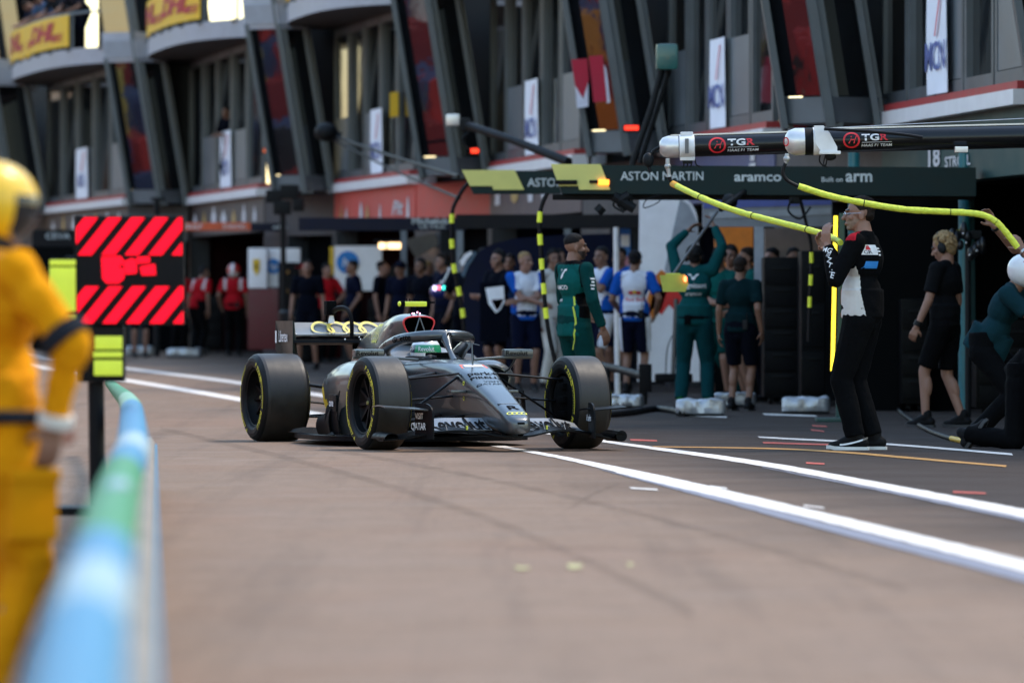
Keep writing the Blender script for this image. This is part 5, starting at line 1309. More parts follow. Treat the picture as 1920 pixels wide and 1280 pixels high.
nvE = person('man in dark shorts standing behind the rear wing, legs in view', 577, 92, -10, 1.80, skin='fair', hair=('brown', 'short'), top=dkn, legs=dkn, leg_kind='shorts', pose=dict(foot_l=(.14, 0, .085), foot_r=(-.14, 0, .085)))
# -- red crew far down the lane
rd = cloth('scarlet', (.36, .008, .014)); rw_ = cloth('white_trim', (.55, .5, .5))
def pt_fe(c): return 1 if (abs(c.x) > .10 and abs(abs(c.x) - .155) < .03 and c.z > 1.28) else 0
feA = person('red shirted mechanic without helmet bending beside the light board', 370, 112, 140, 1.80, skin='tan', hair=('black', 'short'), top_mats=[rd, rw_], paint_top=pt_fe, legs=blk, fat=1.06, pose=dict(lean=14, head_yaw=-60))
def ph_fe(q): return 1 if abs(q.x) < .03 or (q.z < -.02 and q.y > .02) else 0
feB = person('red shirted mechanic in a red and white helmet, back to the lane', 438, 111, 170, 1.80, skin='tan', top_mats=[rd, rw_], paint_top=pt_fe, legs=blk, fat=1.06, helmet=([M('helmet_red', (.50, .02, .02), .3, coat=.4), M('helmet_trim_white', (.7, .7, .7), .3)], ph_fe), pose=dict(hand_l=(.26, -.06, .95)))
feC = person('mechanic in dark shorts hidden by the light board, bare legs in view', 262, 108, 10, 1.80, skin='fair', hair=('black', 'short'), top=dkn, legs=dkn, leg_kind='shorts')
# -- marshal in yellow overalls
yel = cloth('marshal_yellow', (.62, .235, .003), .75); yel2 = cloth('marshal_belt_black', (.015, .017, .022))
def pt_m(c):
    q = (c - PJm['el']).length if False else 0
    return 0
mD = 17.8
ms = person('track marshal in bright yellow overalls and yellow helmet by the barrier', -24, mD, 122, 1.76, base=V(((-24 - CX) / F * mD, mD, -.32)), skin='fair', top=yel, legs=yel, sleeve='long', vox=.011, folds=.040, fat=1.2, hem=.92,
       helmet=([M('helmet_safety_yellow', (.74, .43, .006), .4, coat=.3, var=.05), M('visor_black', (.010, .011, .013), .15)], lambda q: 1 if (q.y < -.055 and -.085 < q.z < .05) else 0),
       pose=dict(hand_r=(-.275, -.10, .965), elbow_r=(-.6, -.35, -.1), hand_l=(.2, -.25, 1.0), head_yaw=-24, head_pitch=4, shrug_r=.0))
q = PJ[ms]
am = MB(); a_, b_ = q['shr'], q['er']; am.tube([a_.lerp(b_, .82), a_.lerp(b_, .99)], .082, 16); part('armband', am, yel2, ms, False)
co_ = MB(); co_.tube([q['U'](0, .01, 1.44), q['U'](0, .0, 1.56)], [.10, .082], 18); part('collar', co_, yel2, ms, False)
cu = MB(); cu.tube([q['wr'].lerp(q['er'], .12), q['wr'].lerp(q['er'], -.02)], .058, 16); part('cuff', cu, cloth('cuff_white', (.6, .56, .5)), ms, False)
bt = MB(); bt.tube([V((.235 * math.cos(a), .165 * math.sin(a), .985)) for a in [i * .2094 for i in range(31)]], .022, 8); part('belt', bt, yel2, ms, False)
pk = MB(); pk.box((-.19, -.06, .69), (.06, .17, .20), None, .02); pk.box((-.195, -.06, .80), (.065, .18, .045), None, .015); part('pocket', pk, yel, ms, False)
# -- onlookers on the far balcony
labs = ['onlooker in a pale shirt at the left end of the far balcony', 'onlooker in navy leaning on the far balcony beside a pale shirt', 'onlooker in slate blue in the middle of the far balcony', 'grey haired onlooker in black on the far balcony', 'dark haired onlooker in dark clothes at the right end of the far balcony']
for i, (t_, c, sk, hr) in enumerate(((.10, (.55, .55, .56), 'tan', 'black'), (.26, (.012, .014, .03), 'fair', 'brown'), (.42, (.05, .09, .17), 'tan', 'black'), (.58, (.014, .016, .02), 'fair', 'grey'), (.74, (.02, .02, .03), 'tan', 'black'))):
    a_, b_ = E[1]; x_ = 2 * t_ - 1; p_ = a_.lerp(b_, -.05 + 1.02 * t_) + nrm(a_, b_) * (1.25 * (1 - abs(x_) ** 3) ** .6 - .62)
    person(labs[i], 0, 128, -72 + 9 * i, 1.74, base=V((p_.x, p_.y, ZT + .41 + g(p_.y))), skin=sk, hair=(hr, 'short'), top=cloth('onlooker_%d' % i, c), legs=dkn, vox=.02, pose=dict(lean=46, hips=(0, .18, -.02), hand_l=(.2, -.52, .92), hand_r=(-.2, -.52, .92), head_pitch=30))
wD = 113.5
person('figure in dark clothes leaning out above the white window banner', 436, wD, -40, 1.74, base=V(((433 - CX) / F * wD, wD, g(wD) + 3.25)), skin='tan', hair=('black', 'short'), top=dkn, legs=dkn, vox=.02, pose=dict(lean=10, hand_l=(.15, -.35, 1.15), hand_r=(-.15, -.35, 1.15)))
E_ = [('navy shirted man beside the white printer logo board, facing right', 716, 95, 70, 1.80, dkn, dkn, 'trousers', None, 'black'),
      ('mechanic in a navy cap under the warm lamps', 752, 91.5, -30, 1.78, nvy, dkn, 'shorts', (.006, .008, .02), 'black'),
      ('dark clad mechanic beside the left banded hose, back turned', 873, 80, 160, 1.82, dkn, dkn, 'trousers', None, 'brown'),
      ('tall man in black behind the shield panel', 907, 79, 20, 1.90, blk, blk, 'trousers', None, 'black'),
      ('man in a slate shirt just left of the folded arms man', 955, 76, -10, 1.80, cloth('slate_navy', (.012, .030, .085)), dkn, 'trousers', None, 'brown'),
      ('red shirted mechanic by the dark red cabinet behind the rear wing', 612, 100, 40, 1.78, rd, blk, 'trousers', None, 'black'),
      ('black clad mechanic beside the equipment tower monitor', 575, 103, -60, 1.80, blk, blk, 'trousers', (.30, .01, .012), 'black'),
      ('red shirted man half hidden by the right side of the light board', 335, 113, 30, 1.80, rd, blk, 'trousers', None, 'brown'),
      ('dark haired mechanic in dark green, head above the tall tool cabinet', 1448, 65.6, -40, 1.80, grd, dkn, 'trousers', None, 'black'),
      ('navy shirted man with fair hair deep behind the driver', 800, 93, 120, 1.80, nvy, dkn, 'shorts', None, 'blond')]
for lb, x_, D_, rz_, h_, tp, lg, lk, cp, hr_ in E_:
    person(lb, x_, D_, rz_, h_, skin='tan' if x_ % 2 else 'fair', hair=(hr_, 'short'), top=tp, legs=lg, leg_kind=lk, cap=cp, vox=.018, pose=dict(hand_l=(.10, -.22, 1.1), elbow_l=(.8, -.1, -.5)) if x_ % 3 == 0 else dict())
def headset(r):
    q = PJ[r]; m_ = MB(); m_.tube([q['hh'](.088 * math.cos(a), .01, .035 + .112 * math.sin(a)) for a in [i * math.pi / 12 for i in range(13)]], .009, 8)
    for s_ in (-1, 1): m_.ell(q['hh'](s_ * .088, .008, -.005), (.020, .036, .044), q['Rh'])
    m_.tube([q['hh'](.085, -.03, -.03), q['hh'](.06, -.10, -.07)], .005, 6); part('headset', m_, BLACK, r, False)
for r_ in (amA, nvB, nvC, rbD, feA, nvD, amF): headset(r_)
def radio(r):
    q = PJ[r]; m_ = MB(); m_.box((-.10, .125, .99), (.06, .035, .11), None, .008); m_.tube([(-.12, .125, 1.04), (-.12, .128, 1.13)], .006, 6); part('radio', m_, BLACK, r, False)
for r_ in (amD, rbC, feB): radio(r_)
finish_people(); finish_decals()
# ------------------------------------------------------------------ barrier and light board beside the marshal
BLU = M('rail_blue_paint', (.045, .175, .29), .6, var=.10, sc=6, spec=.25); GRN = M('rail_green_paint', (.04, .19, .08), .6, var=.10, sc=6, spec=.25); RWH = M('rail_white_paint', (.24, .33, .37), .6, var=.08, sc=6, spec=.25)
PGR = M('rail_pale_green_paint', (.12, .27, .15), .5); STEEL = M('galvanised_steel', (.36, .36, .35), .45, .6, var=.15, sc=8)
cx_ = lambda D: (interp([(3, 100), (7.45, 150), (9.3, 178), (10.6, 192), (16.6, 229), (21, 249), (29.8, 247), (33, 240), (37, 222), (41, 205)], D)[0] - CX) / F * D
BR = root('guard_rail', (cx_(17), 17, -.2), 'low guard rail with a fat blue and green padded top tube beside the marshal', 'barrier')
rz = lambda D: interp([(3, .49), (30, .485), (37, .50), (41, .52)], D)[0]
segs = [(3.5, 7.96, BLU), (7.96, 9.3, RWH), (9.3, 10.6, BLU), (10.6, 16.6, GRN), (16.6, 18.4, BLU), (18.4, 20.6, RWH), (20.6, 29.8, BLU), (29.8, 33.5, PGR), (33.5, 41, GRN)]
tb = MB()
for a, b, m in segs:
    mb = MB(); n = max(3, int((b - a) * 1.2)); ps = [V((cx_(lerp(a, b, i / n)), lerp(a, b, i / n), rz(lerp(a, b, i / n)))) for i in range(n + 1)]
    mb.tube(ps, [.061 if p.y < 31 else lerp(.061, .032, (p.y - 31) / 10) for p in ps], 20); part('tube_sleeve', mb, m, BR)
mb = MB(); mb.ell((cx_(13.4) + .012, 13.4, rz(13.4) + .06), (.030, .13, .018)); part('white_disc', mb, RWH, BR)
mb = MB(); Ds = [3.5 + .9 * i for i in range(33)]
mb.loft([[V((-.0628 * D - o, D, z)) for o, z in ((.0, -.0), (.0, .27), (.02, .30), (.115, .30), (.13, .27), (.13, -.3))] for D in Ds]); part('plinth', mb, M('pale_stone_plinth', (.22, .19, .16), .8, var=.2, sc=3, bump=.2), BR)
mb = MB(); mb.tube([V((-.0628 * D + .006, D, .255)) for D in Ds], .007, 8); part('edge_pipe', mb, BLU, BR)
for D in (6.2, 9.1, 12.4, 16.2, 20.5, 25.5, 31):
    mb = MB(); mb.tube([(cx_(D) - .03, D, -.32), (cx_(D), D, rz(D) - .05)], .022, 10); part('post', mb, STEEL, BR)
mb = MB()
for z in (.02, .22): mb.tube([V((cx_(D) - .06, D, z)) for D in Ds], .018, 8)
part('lower_wire', mb, STEEL, BR)
LB = root('light_board', G(185, 28), 'square red light board with slanted glowing bars on a black cabinet', 'light board')
LD = 28.0; lp = lambda x, y, d=0.: P(x, y, LD + d)
BB = M('board_black', (.003, .003, .0038), .6, spec=.15)
def pxbox(mb, x0, y0, x1, y1, d0, d1, bev=.004, D=LD, m=0):
    a, b = P(x0, y1, D), P(x1, y0, D); c = (a + b) / 2; c.y = D + (d0 + d1) / 2
    return mb.box(c, (abs(b.x - a.x), d1 - d0, abs(b.z - a.z)), None, min(bev, abs(b.x - a.x) * .3, abs(b.z - a.z) * .3, (d1 - d0) * .3), m)
mb = MB(); pxbox(mb, 140, 404, 345, 609, .0, .09, .01); part('panel', mb, BB, LB)
LEDR = M('red_light_bar', (1.0, .004, .022), .4, emit=.75)
def clip(poly, x0, y0, x1, y1):
    for ax, lim, sg in ((0, x0, 1), (0, x1, -1), (1, y0, 1), (1, y1, -1)):
        out = []
        for i in range(len(poly)):
            a, b = poly[i], poly[(i + 1) % len(poly)]; ia, ib = sg * (a[ax] - lim) >= 0, sg * (b[ax] - lim) >= 0
            if ia: out.append(a)
            if ia != ib:
                t = (lim - a[ax]) / (b[ax] - a[ax]); out.append((a[0] + (b[0] - a[0]) * t, a[1] + (b[1] - a[1]) * t))
        poly = out
        if not poly: break
    return poly
for Y0, Y1, o in ((408, 478, 0), (537, 606, 2)):
    for k in range(-2, 6):
        x = 146 + o + 44 * k
        po = clip([(x, Y1), (x + 25, Y1), (x + 25 + 56, Y0), (x + 56, Y0)], 143 + o, Y0, 341 + o, Y1)
        if len(po) >= 3 and max(p[0] for p in po) - min(p[0] for p in po) > 4:
            mb = MB(); mb.prism([lp(px_, py_, -.012) for px_, py_ in po], (0, .012, 0)); part('light_bar', mb, LEDR, LB)
for po in ([(190, 482), (226, 480), (234, 492), (222, 500), (234, 506), (232, 522), (222, 531), (200, 531), (192, 522)], [(230, 492), (246, 484), (256, 488), (256, 512), (236, 514)], [(256, 482), (280, 481), (281, 492), (258, 494)], [(262, 500), (290, 495), (292, 515), (266, 516)]):
    mb = MB(); mb.prism([lp(px_, py_, -.012) for px_, py_ in po], (0, .012, 0)); part('light_symbol', mb, LEDR, LB)
mb = MB(); pxbox(mb, 146, 612, 231, 716, .02, .20, .01); pxbox(mb, 120, 480, 146, 660, .03, .2, .01); part('cabinet', mb, BB, LB)
TAPE = M('yellow_reflective_tape', (.84, .92, .05), .5, var=.06)
for x0, y0, x1, y1 in ((178, 630, 229, 655), (175, 659, 229, 670), (176, 675, 229, 704), (93, 487, 142, 498), (93, 501, 142, 583), (112, 588, 143, 610), (118, 632, 144, 655)):
    mb = MB(); pxbox(mb, x0, y0, x1, y1, -.01, .02); part('reflective_band', mb, TAPE, LB)
mb = MB(); pxbox(mb, 92, 484, 146, 660, .02, .06); part('side_panel', mb, BB, LB)
mb = MB(); mb.tube([lp(180, 716, .1), V((lp(180, 716).x, LD + .1, 0))], .04, 12); mb.box((lp(180, 700).x, LD + .1, .02), (.5, .5, .04), None, .01); part('post', mb, BB, LB)
# ------------------------------------------------------------------ overhead rigs
GB = M('gloss_black_paint', (.004, .0045, .0055), .25, var=.2, spec=.35); ALU = M('brushed_aluminium', (.62, .61, .60), .35, .6, var=.06, sc=20); WCL = M('white_clamp_paint', (.70, .70, .70), .4)
YH = M('yellow_hose_sleeve', (.60, .66, .05), .6, var=.10, sc=30, bump=.6, bsc=45); BH = M('black_rubber_hose', (.004, .004, .005), .55, var=.3, spec=.2)
def boom(label, x0, y0, x1, y1, D0, D1, r, caplen=.0):
    a, b = P(x0, y0, D0), P(x1, y1, D1); ro = root('overhead_boom', (b.x, b.y, 0), label, 'boom', 'black overhead air booms')
    d = (b - a).normalized(); w = d.cross(V((0, 0, 1))).normalized(); w = w if w.y < 0 else -w; u = w.cross(d); u = u if u.z > 0 else -u
    mb = MB(); mb.tube([a, b], r, 28); part('beam', mb, GB, ro)
    mb = MB(); mb.box((a + b) / 2 + u * (r + .004), (1, 1, 1)); mb.v = []; mb.f = []; mb.m = []
    mb.beam(a + u * (r + .006), b + u * (r + .006), .05, .012); part('top_rail', mb, ALU, ro)
    cy = lambda s, v: a + d * s + (w * math.cos(v / r) + u * math.sin(v / r)) * (r + .002)
    return ro, a, b, d, w, u, cy
b1, a, b, d, w, u, cy = boom('black overhead boom with a silver end cap, white collar and TGR lettering, further left', 1258, 275.5, 2010, 253, 45.8, 45.8, .086)
mb = MB(); mb.lathe([(.0, -.095), (.045, -.09), (.075, -.065), (.089, -.02), (.089, .06)], a, d, 32); part('end_cap', mb, ALU, b1)
mb = MB(); mb.lathe([(.087, .065), (.098, .07), (.098, .185), (.087, .19)], a, d, 32); mb.box(a + d * .13 + u * .10, (.10, .10, .03), None, .006); mb.box(a + d * .13 - u * .10, (.12, .09, .03), None, .006); part('collar', mb, WCL, b1)
mb = MB(); mb.box(a + d * .125 + w * .099, (.03, .012, .12), None, .003); part('collar_slot', mb, M('grey_slot', (.12, .12, .12), .5), b1)
def team_mark(ro, cy, s0, k):
    mb = MB(); ring_at(mb, lambda x, y: cy(s0 + x, y), .062 * k, .0075 * k, 40); mb.text('H', .085 * k, lambda x, y: cy(s0 + x, y), 0, .012, .35); part('emblem', mb, M('bright_red_print', (.62, .012, .02), .5), ro)
    mb = MB(); mb.text('TG', .075 * k, lambda x, y: cy(s0 + .158 * k + x, .018 * k + y), 0, .028, 0, 1, 1.45); mb.text('HAAS F1 TEAM', .034 * k, lambda x, y: cy(s0 + .205 * k + x, -.047 * k + y), 0, .004, .15, 1, 1.12)
    mb.add([cy(s0 + x * k, y * k) for x, y in ((.085, -.022), (.33, -.022), (.33, -.019), (.085, -.019))], [[0, 1, 2, 3]]); part('lettering', mb, WP, ro)
    mb = MB(); mb.text('R', .075 * k, lambda x, y: cy(s0 + .262 * k + x, .018 * k + y), 0, .028, 0, 1, 1.45); part('lettering', mb, M('bright_red_print', (.62, .012, .02), .5), ro)
team_mark(b1, cy, .37, 1.0)
mb = MB()
for s in (.09, .12, .15, .19): mb.tube(smooth_path([a + d * s - u * .10, a + d * (s + .01) - u * .15, a + d * (s + (.05 if s > .15 else -.01)) - u * .17], 4), .006, 6)
mb.box(a + d * .13 - u * .125, (.08, .06, .03), None, .005); part('air_valve', mb, BLACK, b1)
mb = MB(); mb.tube(smooth_path([a - d * .09 + w * .02, a - d * .14 + u * -.03, a - d * .19 - u * .10, a - d * .17 - u * .20], 5), .014, 8); mb.ell(a - d * .185 - u * .10, (.045, .04, .06)); part('end_camera', mb, BLACK, b1)
b2, a2, b_2, d, w, u, cy = boom('black overhead boom with a silver end cap and white bracket, nearer the right edge', 1496, 266, 2030, 253.5, 43.0, 43.0, .088)
mb = MB(); mb.lathe([(.0, -.10), (.05, -.094), (.085, -.07), (.103, -.02), (.103, .05)], a2, d, 32); part('end_cap', mb, ALU, b2)
mb = MB(); mb.lathe([(.090, .0501), (.104, .052), (.104, .11), (.09, .112)], a2, d, 32); part('black_band', mb, BB, b2)
mb = MB(); mb.lathe([(.09, .113), (.106, .115), (.106, .17), (.09, .175)], a2, d, 32)
mb.prism([a2 + d * s + u * z + w * .06 for s, z in ((.12, .115), (.19, .115), (.235, .06), (.29, -.05), (.29, -.085), (.17, -.085), (.13, -.02))], w * .05); mb.box(a2 + d * .235 - u * .09 + w * .08, (.16, .08, .025), None, .006); part('bracket', mb, WCL, b2)
mb = MB(); mb.ell(a2 + d * .24 - u * .12 + w * .05, (.045, .04, .03)); mb.tube(smooth_path([a2 + d * .17 - u * .09, a2 + d * .16 - u * .15, a2 + d * .2 - u * .19, a2 + d * .22 - u * .12], 5), .006, 6); mb.tube(smooth_path([a2 + d * .21 - u * .09, a2 + d * .19 - u * .17, a2 + d * .22 - u * .2], 5), .005, 6); part('air_valve', mb, BLACK, b2)
mb = MB(); ring_at(mb, lambda x, y: a2 - d * (.098 - (x * x + y * y) * 5) + w * .045 + (w * -.0) + d * x * .6 + w * (-.0) + u * y + w * .035, .030, .005, 24); part('emblem', mb, RP, b2)
team_mark(b2, cy, .40, .92)
mb = MB(); mb.tube(smooth_path([P(1545, 242, 42.8), P(1620, 246, 42.8), P(1690, 252, 42.8), P(1730, 258, 42.8)], 6), .012, 8); part('cable', mb, BH, b2)
mb = MB(); pxbox(mb, 1788, 276, 1812, 287, -.15, -.05, .004, 43); part('sensor_box', mb, ALU, b2)
for k, (x0, y0, x1, y1, dd) in enumerate(((1500, 243, 1990, 219, 43.2), (1560, 241, 1990, 232, 43.1))):
    mb = MB(); mb.tube([P(x0, y0, dd), P(x1, y1, dd)], .0035, 6); part('guy_wire', mb, ALU, b2)
def hose(label, fit, blackpts, pts, D0, D1, r=.024, orange=False):
    n = len(pts); path = smooth_path([P(x, y, lerp(D0, D1, i / (n - 1))) for i, (x, y) in enumerate(pts)], 8)
    ro = root('yellow_hose', (path[0].x, path[0].y, 0), label, 'hose', 'yellow sleeved air hoses')
    rr = [r * (1 + .10 * math.sin(i * 2.6) * mnoise.noise(V((i * .7, D0, 0))) * 2) for i in range(len(path))]
    mb = MB(); mb.tube(path, rr, 14); part('sleeve', mb, YH, ro, True, 50)
    mb = MB(); mb.tube(smooth_path([P(x, y, D0) for x, y in blackpts], 6), .014, 10); part('rubber_hose', mb, BH, ro)
    mb = MB(); f = [P(x, y, D0) for x, y in fit]; mb.tube(f, [.016, .022, .014, .02, .012][:len(f)], 10); mb.ell(f[1], .026); part('coupling', mb, STEEL, ro)
    mb = MB()
    for t in (.25, .52, .78):
        i = int(t * (len(path) - 2)); mb.tube([path[i], path[i].lerp(path[i + 1], .14)], r * 1.14, 14)
    part('cable_tie', mb, BLACK, ro)
    if orange:
        mb = MB(); mb.tube([path[0].lerp(path[1], -.2), path[1], path[3]], r * 1.12, 14); part('orange_end', mb, M('orange_sleeve', (.62, .30, .02), .6), ro)
    return ro
hose('yellow air hose from the left boom to a man\'s raised hand', [(1252, 297), (1252, 312), (1254, 325), (1255, 332)], [(1255, 330), (1257, 338), (1263, 346)], [(1262, 345), (1290, 359), (1330, 377), (1385, 397), (1440, 412), (1500, 427), (1550, 441), (1576, 455)], 45.4, 42.75, .024, True)
hose('yellow air hose passing before a man\'s head to hands at the right edge', [(1476, 288), (1475, 298), (1473, 307)], [(1473, 305), (1468, 322), (1476, 338), (1498, 350)], [(1497, 349), (1550, 366), (1610, 379), (1690, 392), (1750, 396), (1810, 399), (1845, 404), (1870, 418), (1892, 443), (1908, 464)], 42.55, 42.6, .0245)
def gantry(label, x0, x1, ytop, ybot, D, mat, texts=(), yellow=None, depth=.35, group='overhead team gantries', taper=0, tilt=0):
    a, b = P(x0, ytop, D), P(x1, ybot, D); ro = root('overhead_gantry', ((a.x + b.x) / 2, D, g(D)), label, 'gantry', group)
    mb = MB(); ym = lerp(ytop, ybot, .78)
    pts = [P(x0, ytop, D), P(x1, ytop + tilt, D), P(x1 - taper, ybot + tilt, D), P(x0 + (20 if yellow else 0), ybot, D)]
    mb.prism(pts, (0, depth, 0)); part('beam', mb, mat, ro)
    for st, cx, cy, sz, sx, bold, m in texts:
        sc = F / D; o = P(cx, cy, D); mb = MB(); mb.text(st, sz / sc, lambda x, y: V((o.x + x, D - .006, o.z + y)), 0, bold, 0, 1, sx); part('lettering', mb, m, ro)
    if yellow:
        mb = MB(); mb.prism([P(x0 - 1, ytop - 1, D), P(x0 + yellow, ytop - 1, D), P(x0 + yellow + 18, ybot - 7, D), P(x0 + yellow - 40, ybot - 7, D), P(x0 + yellow - 42, ybot - 14, D), P(x0 + 14, ybot - 14, D)], (0, -.03, 0))
        part('yellow_end', mb, M('pale_yellow_panel', (.66, .62, .17), .5, var=.05), ro)
    return ro
AMG = M('gantry_racing_green', (.003, .017, .018), .45, spec=.2); LW = M('gantry_white_print', (.55, .60, .60), .6)
gA = gantry('dark green gantry with a pale yellow tip, lit amber lamp and long white lettering', 1034, 1830, 309, 363, 57, AMG, [('ASTON MARTIN', 1242, 331, 23, .93, .008, LW), ('aramco', 1421, 332, 25, 1.18, .022, LW), ('Built on', 1560, 337, 13, 1.0, .008, LW), ('arm', 1611, 331, 32, 1.0, .022, LW)], 92, taper=0, tilt=5)
mb = MB(); pxbox(mb, 1036, 364, 1828, 374, .1, .3, .01, 57.0); part('underside_truss', mb, BB, gA)
mb = MB(); pxbox(mb, 1122, 337, 1142, 347, -.06, -.03, .004, 57); part('amber_lamp', mb, M('amber_lamp_glow', (1., .28, .03), .4, emit=1.6), gA)
mb = MB(); pxbox(mb, 1105, 338, 1121, 344, -.05, -.03, .004, 57); pxbox(mb, 1040, 338, 1082, 346, -.06, 0, .004, 57); part('tip_bracket', mb, BB, gA)
for x in (1601, 1808):
    mb = MB(); mb.tube([P(x, 286, 58), V((P(x, 300, 58).x, 58, 0))], .06, 14); part('column', mb, M('teal_column_paint', (.014, .15, .175), .35), gA)
mb = MB()
for x0, y0, x1, y1 in ((1130, 388, 1120, 398), (1180, 366, 1160, 378), (1150, 368, 1190, 392)): mb.tube([P(x0, y0, 57), P(x1, y1, 57)], .05, 8)
for k in range(5): mb.tube(smooth_path([P(1160 + 6 * k, 365, 57), P(1150 + 9 * k, 385, 57), P(1170 + 4 * k, 398 - 3 * k, 57)], 4), .012, 6)
mb.tube(smooth_path([P(1236, 364, 57), P(1236, 378, 57), P(1208, 390, 57), P(1212, 375, 57), P(1236, 366, 57)], 6), .006, 6)
part('hanging_gear', mb, BLACK, gA)
mb = MB(); pxbox(mb, 1480, 366, 1500, 382, .05, .15, .01, 57); mb.tube(smooth_path([P(1485, 372, 57), P(1478, 395, 57), P(1500, 410, 57), P(1520, 388, 57)], 5), .012, 6); mb.tube([P(1395, 360, 57), P(1352, 392, 56)], .03, 8); mb.ell(P(1368, 378, 56.6), .08); part('hanging_gear', mb, BLACK, gA)
gB = gantry('second dark green gantry with a pale yellow tip, half hidden behind the nearer one', 867, 1300, 320, 363, 66, AMG, [('ASTON', 1024, 343, 22, .95, .012, LW)], 98)
gC = gantry('plain black gantry with a slanted end, above the blue and white shirted crew', 855, 1250, 402, 428, 75, M('gantry_black', (.0025, .003, .006), .5, spec=.2), [], None, .35, taper=20)
gD = gantry('navy gantry with white script lettering above the warm lamps', 560, 872, 408, 432, 90, M('gantry_navy', (.003, .005, .02), .5, spec=.2), [('Michelob', 806, 415, 17, 1.1, .02, LW), ('ULTRA', 810, 426, 8, 2.0, .012, LW)])
gE = gantry('half orange half navy gantry beyond the light board', 340, 470, 417, 432, 107, M('gantry_orange', (.60, .085, .02), .45), [('GULF', 362, 425, 12, 1.2, .02, LW), ('DURACELL', 440, 425, 10, .9, .02, LW)])
mb = MB(); pxbox(mb, 470, 418, 572, 433, 0, .3, .01, 107); part('navy_section', mb, M('gantry_navy', (.003, .005, .02), .5, spec=.2), gE)
mb = MB(); o = P(530, 426, 107); mb.text('williams', 10 * 107 / F, lambda x, y: V((o.x + x, 106.99, o.z + y)), 0, .015, 0, 1, 1.2); part('lettering', mb, LW, gE)
gF = gantry('black gantry with small CEVA lettering left of the light board', 60, 142, 430, 468, 122, M('gantry_black', (.0025, .003, .006), .5, spec=.2), [('CEVA', 108, 443, 15, 1.25, .01, LW)])
# hanging hoses with yellow tape bands
def banded(label, pts, marks, D, r=.03):
    path = smooth_path([P(x, y, D) for x, y in pts], 6); ro = root('hanging_hose', (path[0].x, D, g(D)), label, 'hose', 'black hanging hoses with yellow bands')
    mb = MB(); mb.tube(path, r, 10); part('hose', mb, BH, ro)
    for y in marks:
        q = [i for i in range(len(path) - 1) if path[i].z >= P(0, y, D).z >= path[i + 1].z]
        if not q: continue
        i = q[0]; dd = (path[i + 1] - path[i]).normalized(); c = V((path[i].x + (path[i + 1].x - path[i].x) * .5, D, P(0, y, D).z))
        mb = MB(); mb.tube([c - dd * .055, c + dd * .055], r * 1.18, 12); part('yellow_band', mb, TAPE, ro)
banded('black hose with yellow bands hanging left of the car crew in navy, above the driver', [(888, 335), (872, 350), (856, 376), (848, 400), (847, 455), (852, 505), (861, 550), (868, 592), (872, 650)], (410, 457, 503, 546, 587), 68, .025)
banded('black hose with yellow bands hanging beside the man in the green jacket', [(1026, 362), (1016, 385), (1012, 410), (1013, 450), (1016, 495), (1020, 545), (1024, 590), (1032, 640), (1044, 690)], (407, 449, 495, 541, 587), 57, .023)
banded('black hose with yellow bands hanging against the dark tool cabinets', [(1498, 366), (1512, 420), (1521, 465), (1520, 525), (1518, 566), (1516, 640)], (483, 525, 566), 58, .018)
# lamp mast with green housing
mb = MB(); pxbox(mb, 1230, 82, 1272, 131, 0, .25, .05, 61); ro = root('mast_light', (P(1200, 300, 61).x, 61, g(61)), 'dark green box lamp on a leaning black mast above the gantries', 'lamp')
part('housing', mb, M('lamp_housing_green', (.010, .10, .09), .35, coat=.3), ro)
mb = MB(); mb.tube([P(1240, 131, 61.1), P(1222, 200, 61.1), P(1186, 306, 61.1), V((P(1180, 300, 61).x, 61.1, 2.3))], .035, 10); mb.tube([P(1255, 131, 61.2), P(1232, 205, 61.2), P(1200, 306, 61.2)], .03, 10); part('mast', mb, BLACK, ro)
mb = MB(); mb.tube([P(878, 236, 72), P(960, 262, 71), P(1066, 304, 70)], [.055, .05, .06], 10); ro = root('camera_boom', (P(1066, 304, 70).x, 70, g(70)), 'slanting black camera boom with a pale camera head, above the yellow gantry tip', 'boom'); part('arm', mb, BLACK, ro)
mb = MB(); pxbox(mb, 836, 214, 862, 236, 0, .25, .03, 72); part('camera_head', mb, ALU, ro)
mb = MB(); pxbox(mb, 862, 222, 882, 246, 0, .2, .02, 72); mb.tube(smooth_path([P(880, 248, 72), P(866, 262, 72), P(878, 280, 72)], 4), .02, 6); part('camera_mount', mb, BLACK, ro)
ro = root('floodlight_cluster', (P(530, 400, 100).x, 100, g(100)), 'cluster of black floodlights in front of the brown frieze', 'floodlight')
mb = MB()
for x0, y0, x1, y1 in ((498, 356, 528, 380), (524, 346, 560, 372), (512, 376, 545, 402), (548, 372, 570, 396)): pxbox(mb, x0, y0, x1, y1, 0, .3, .03, 100)
part('lamp_housing', mb, BLACK, ro); mb = MB(); mb.tube([P(530, 400, 100.1), V((P(534, 400, 100).x, 100.1, g(100)))], .05, 8); part('post', mb, BLACK, ro)
ro = root('camera_crane', (P(620, 250, 95).x, 95, g(95)), 'small black remote camera on long thin cables in front of the recessed windows', 'camera')
mb = MB(); mb.ell(P(612, 248, 95), (.20, .18, .16)); mb.tube([P(596, 246, 95), P(640, 256, 95)], .07, 8); part('camera_head', mb, BLACK, ro)
mb = MB(); mb.tube(smooth_path([P(630, 256, 95), P(720, 288, 88), P(860, 330, 72)], 8), .025, 6); mb.tube(smooth_path([P(625, 262, 95), P(740, 320, 88), P(862, 372, 72)], 8), .018, 6); part('cable', mb, BLACK, ro)
ro = root('wall_clock_mast', (P(294, 400, 110).x, 110, g(110)), 'slim dark bracket mast under the leaning beam above the light board', 'mast')
mb = MB(); mb.tube([P(294, 372, 110), V((P(294, 400, 110).x, 110, g(110)))], .06, 8); pxbox(mb, 283, 370, 309, 376, 0, .2, .01, 110); part('mast', mb, BLACK, ro)
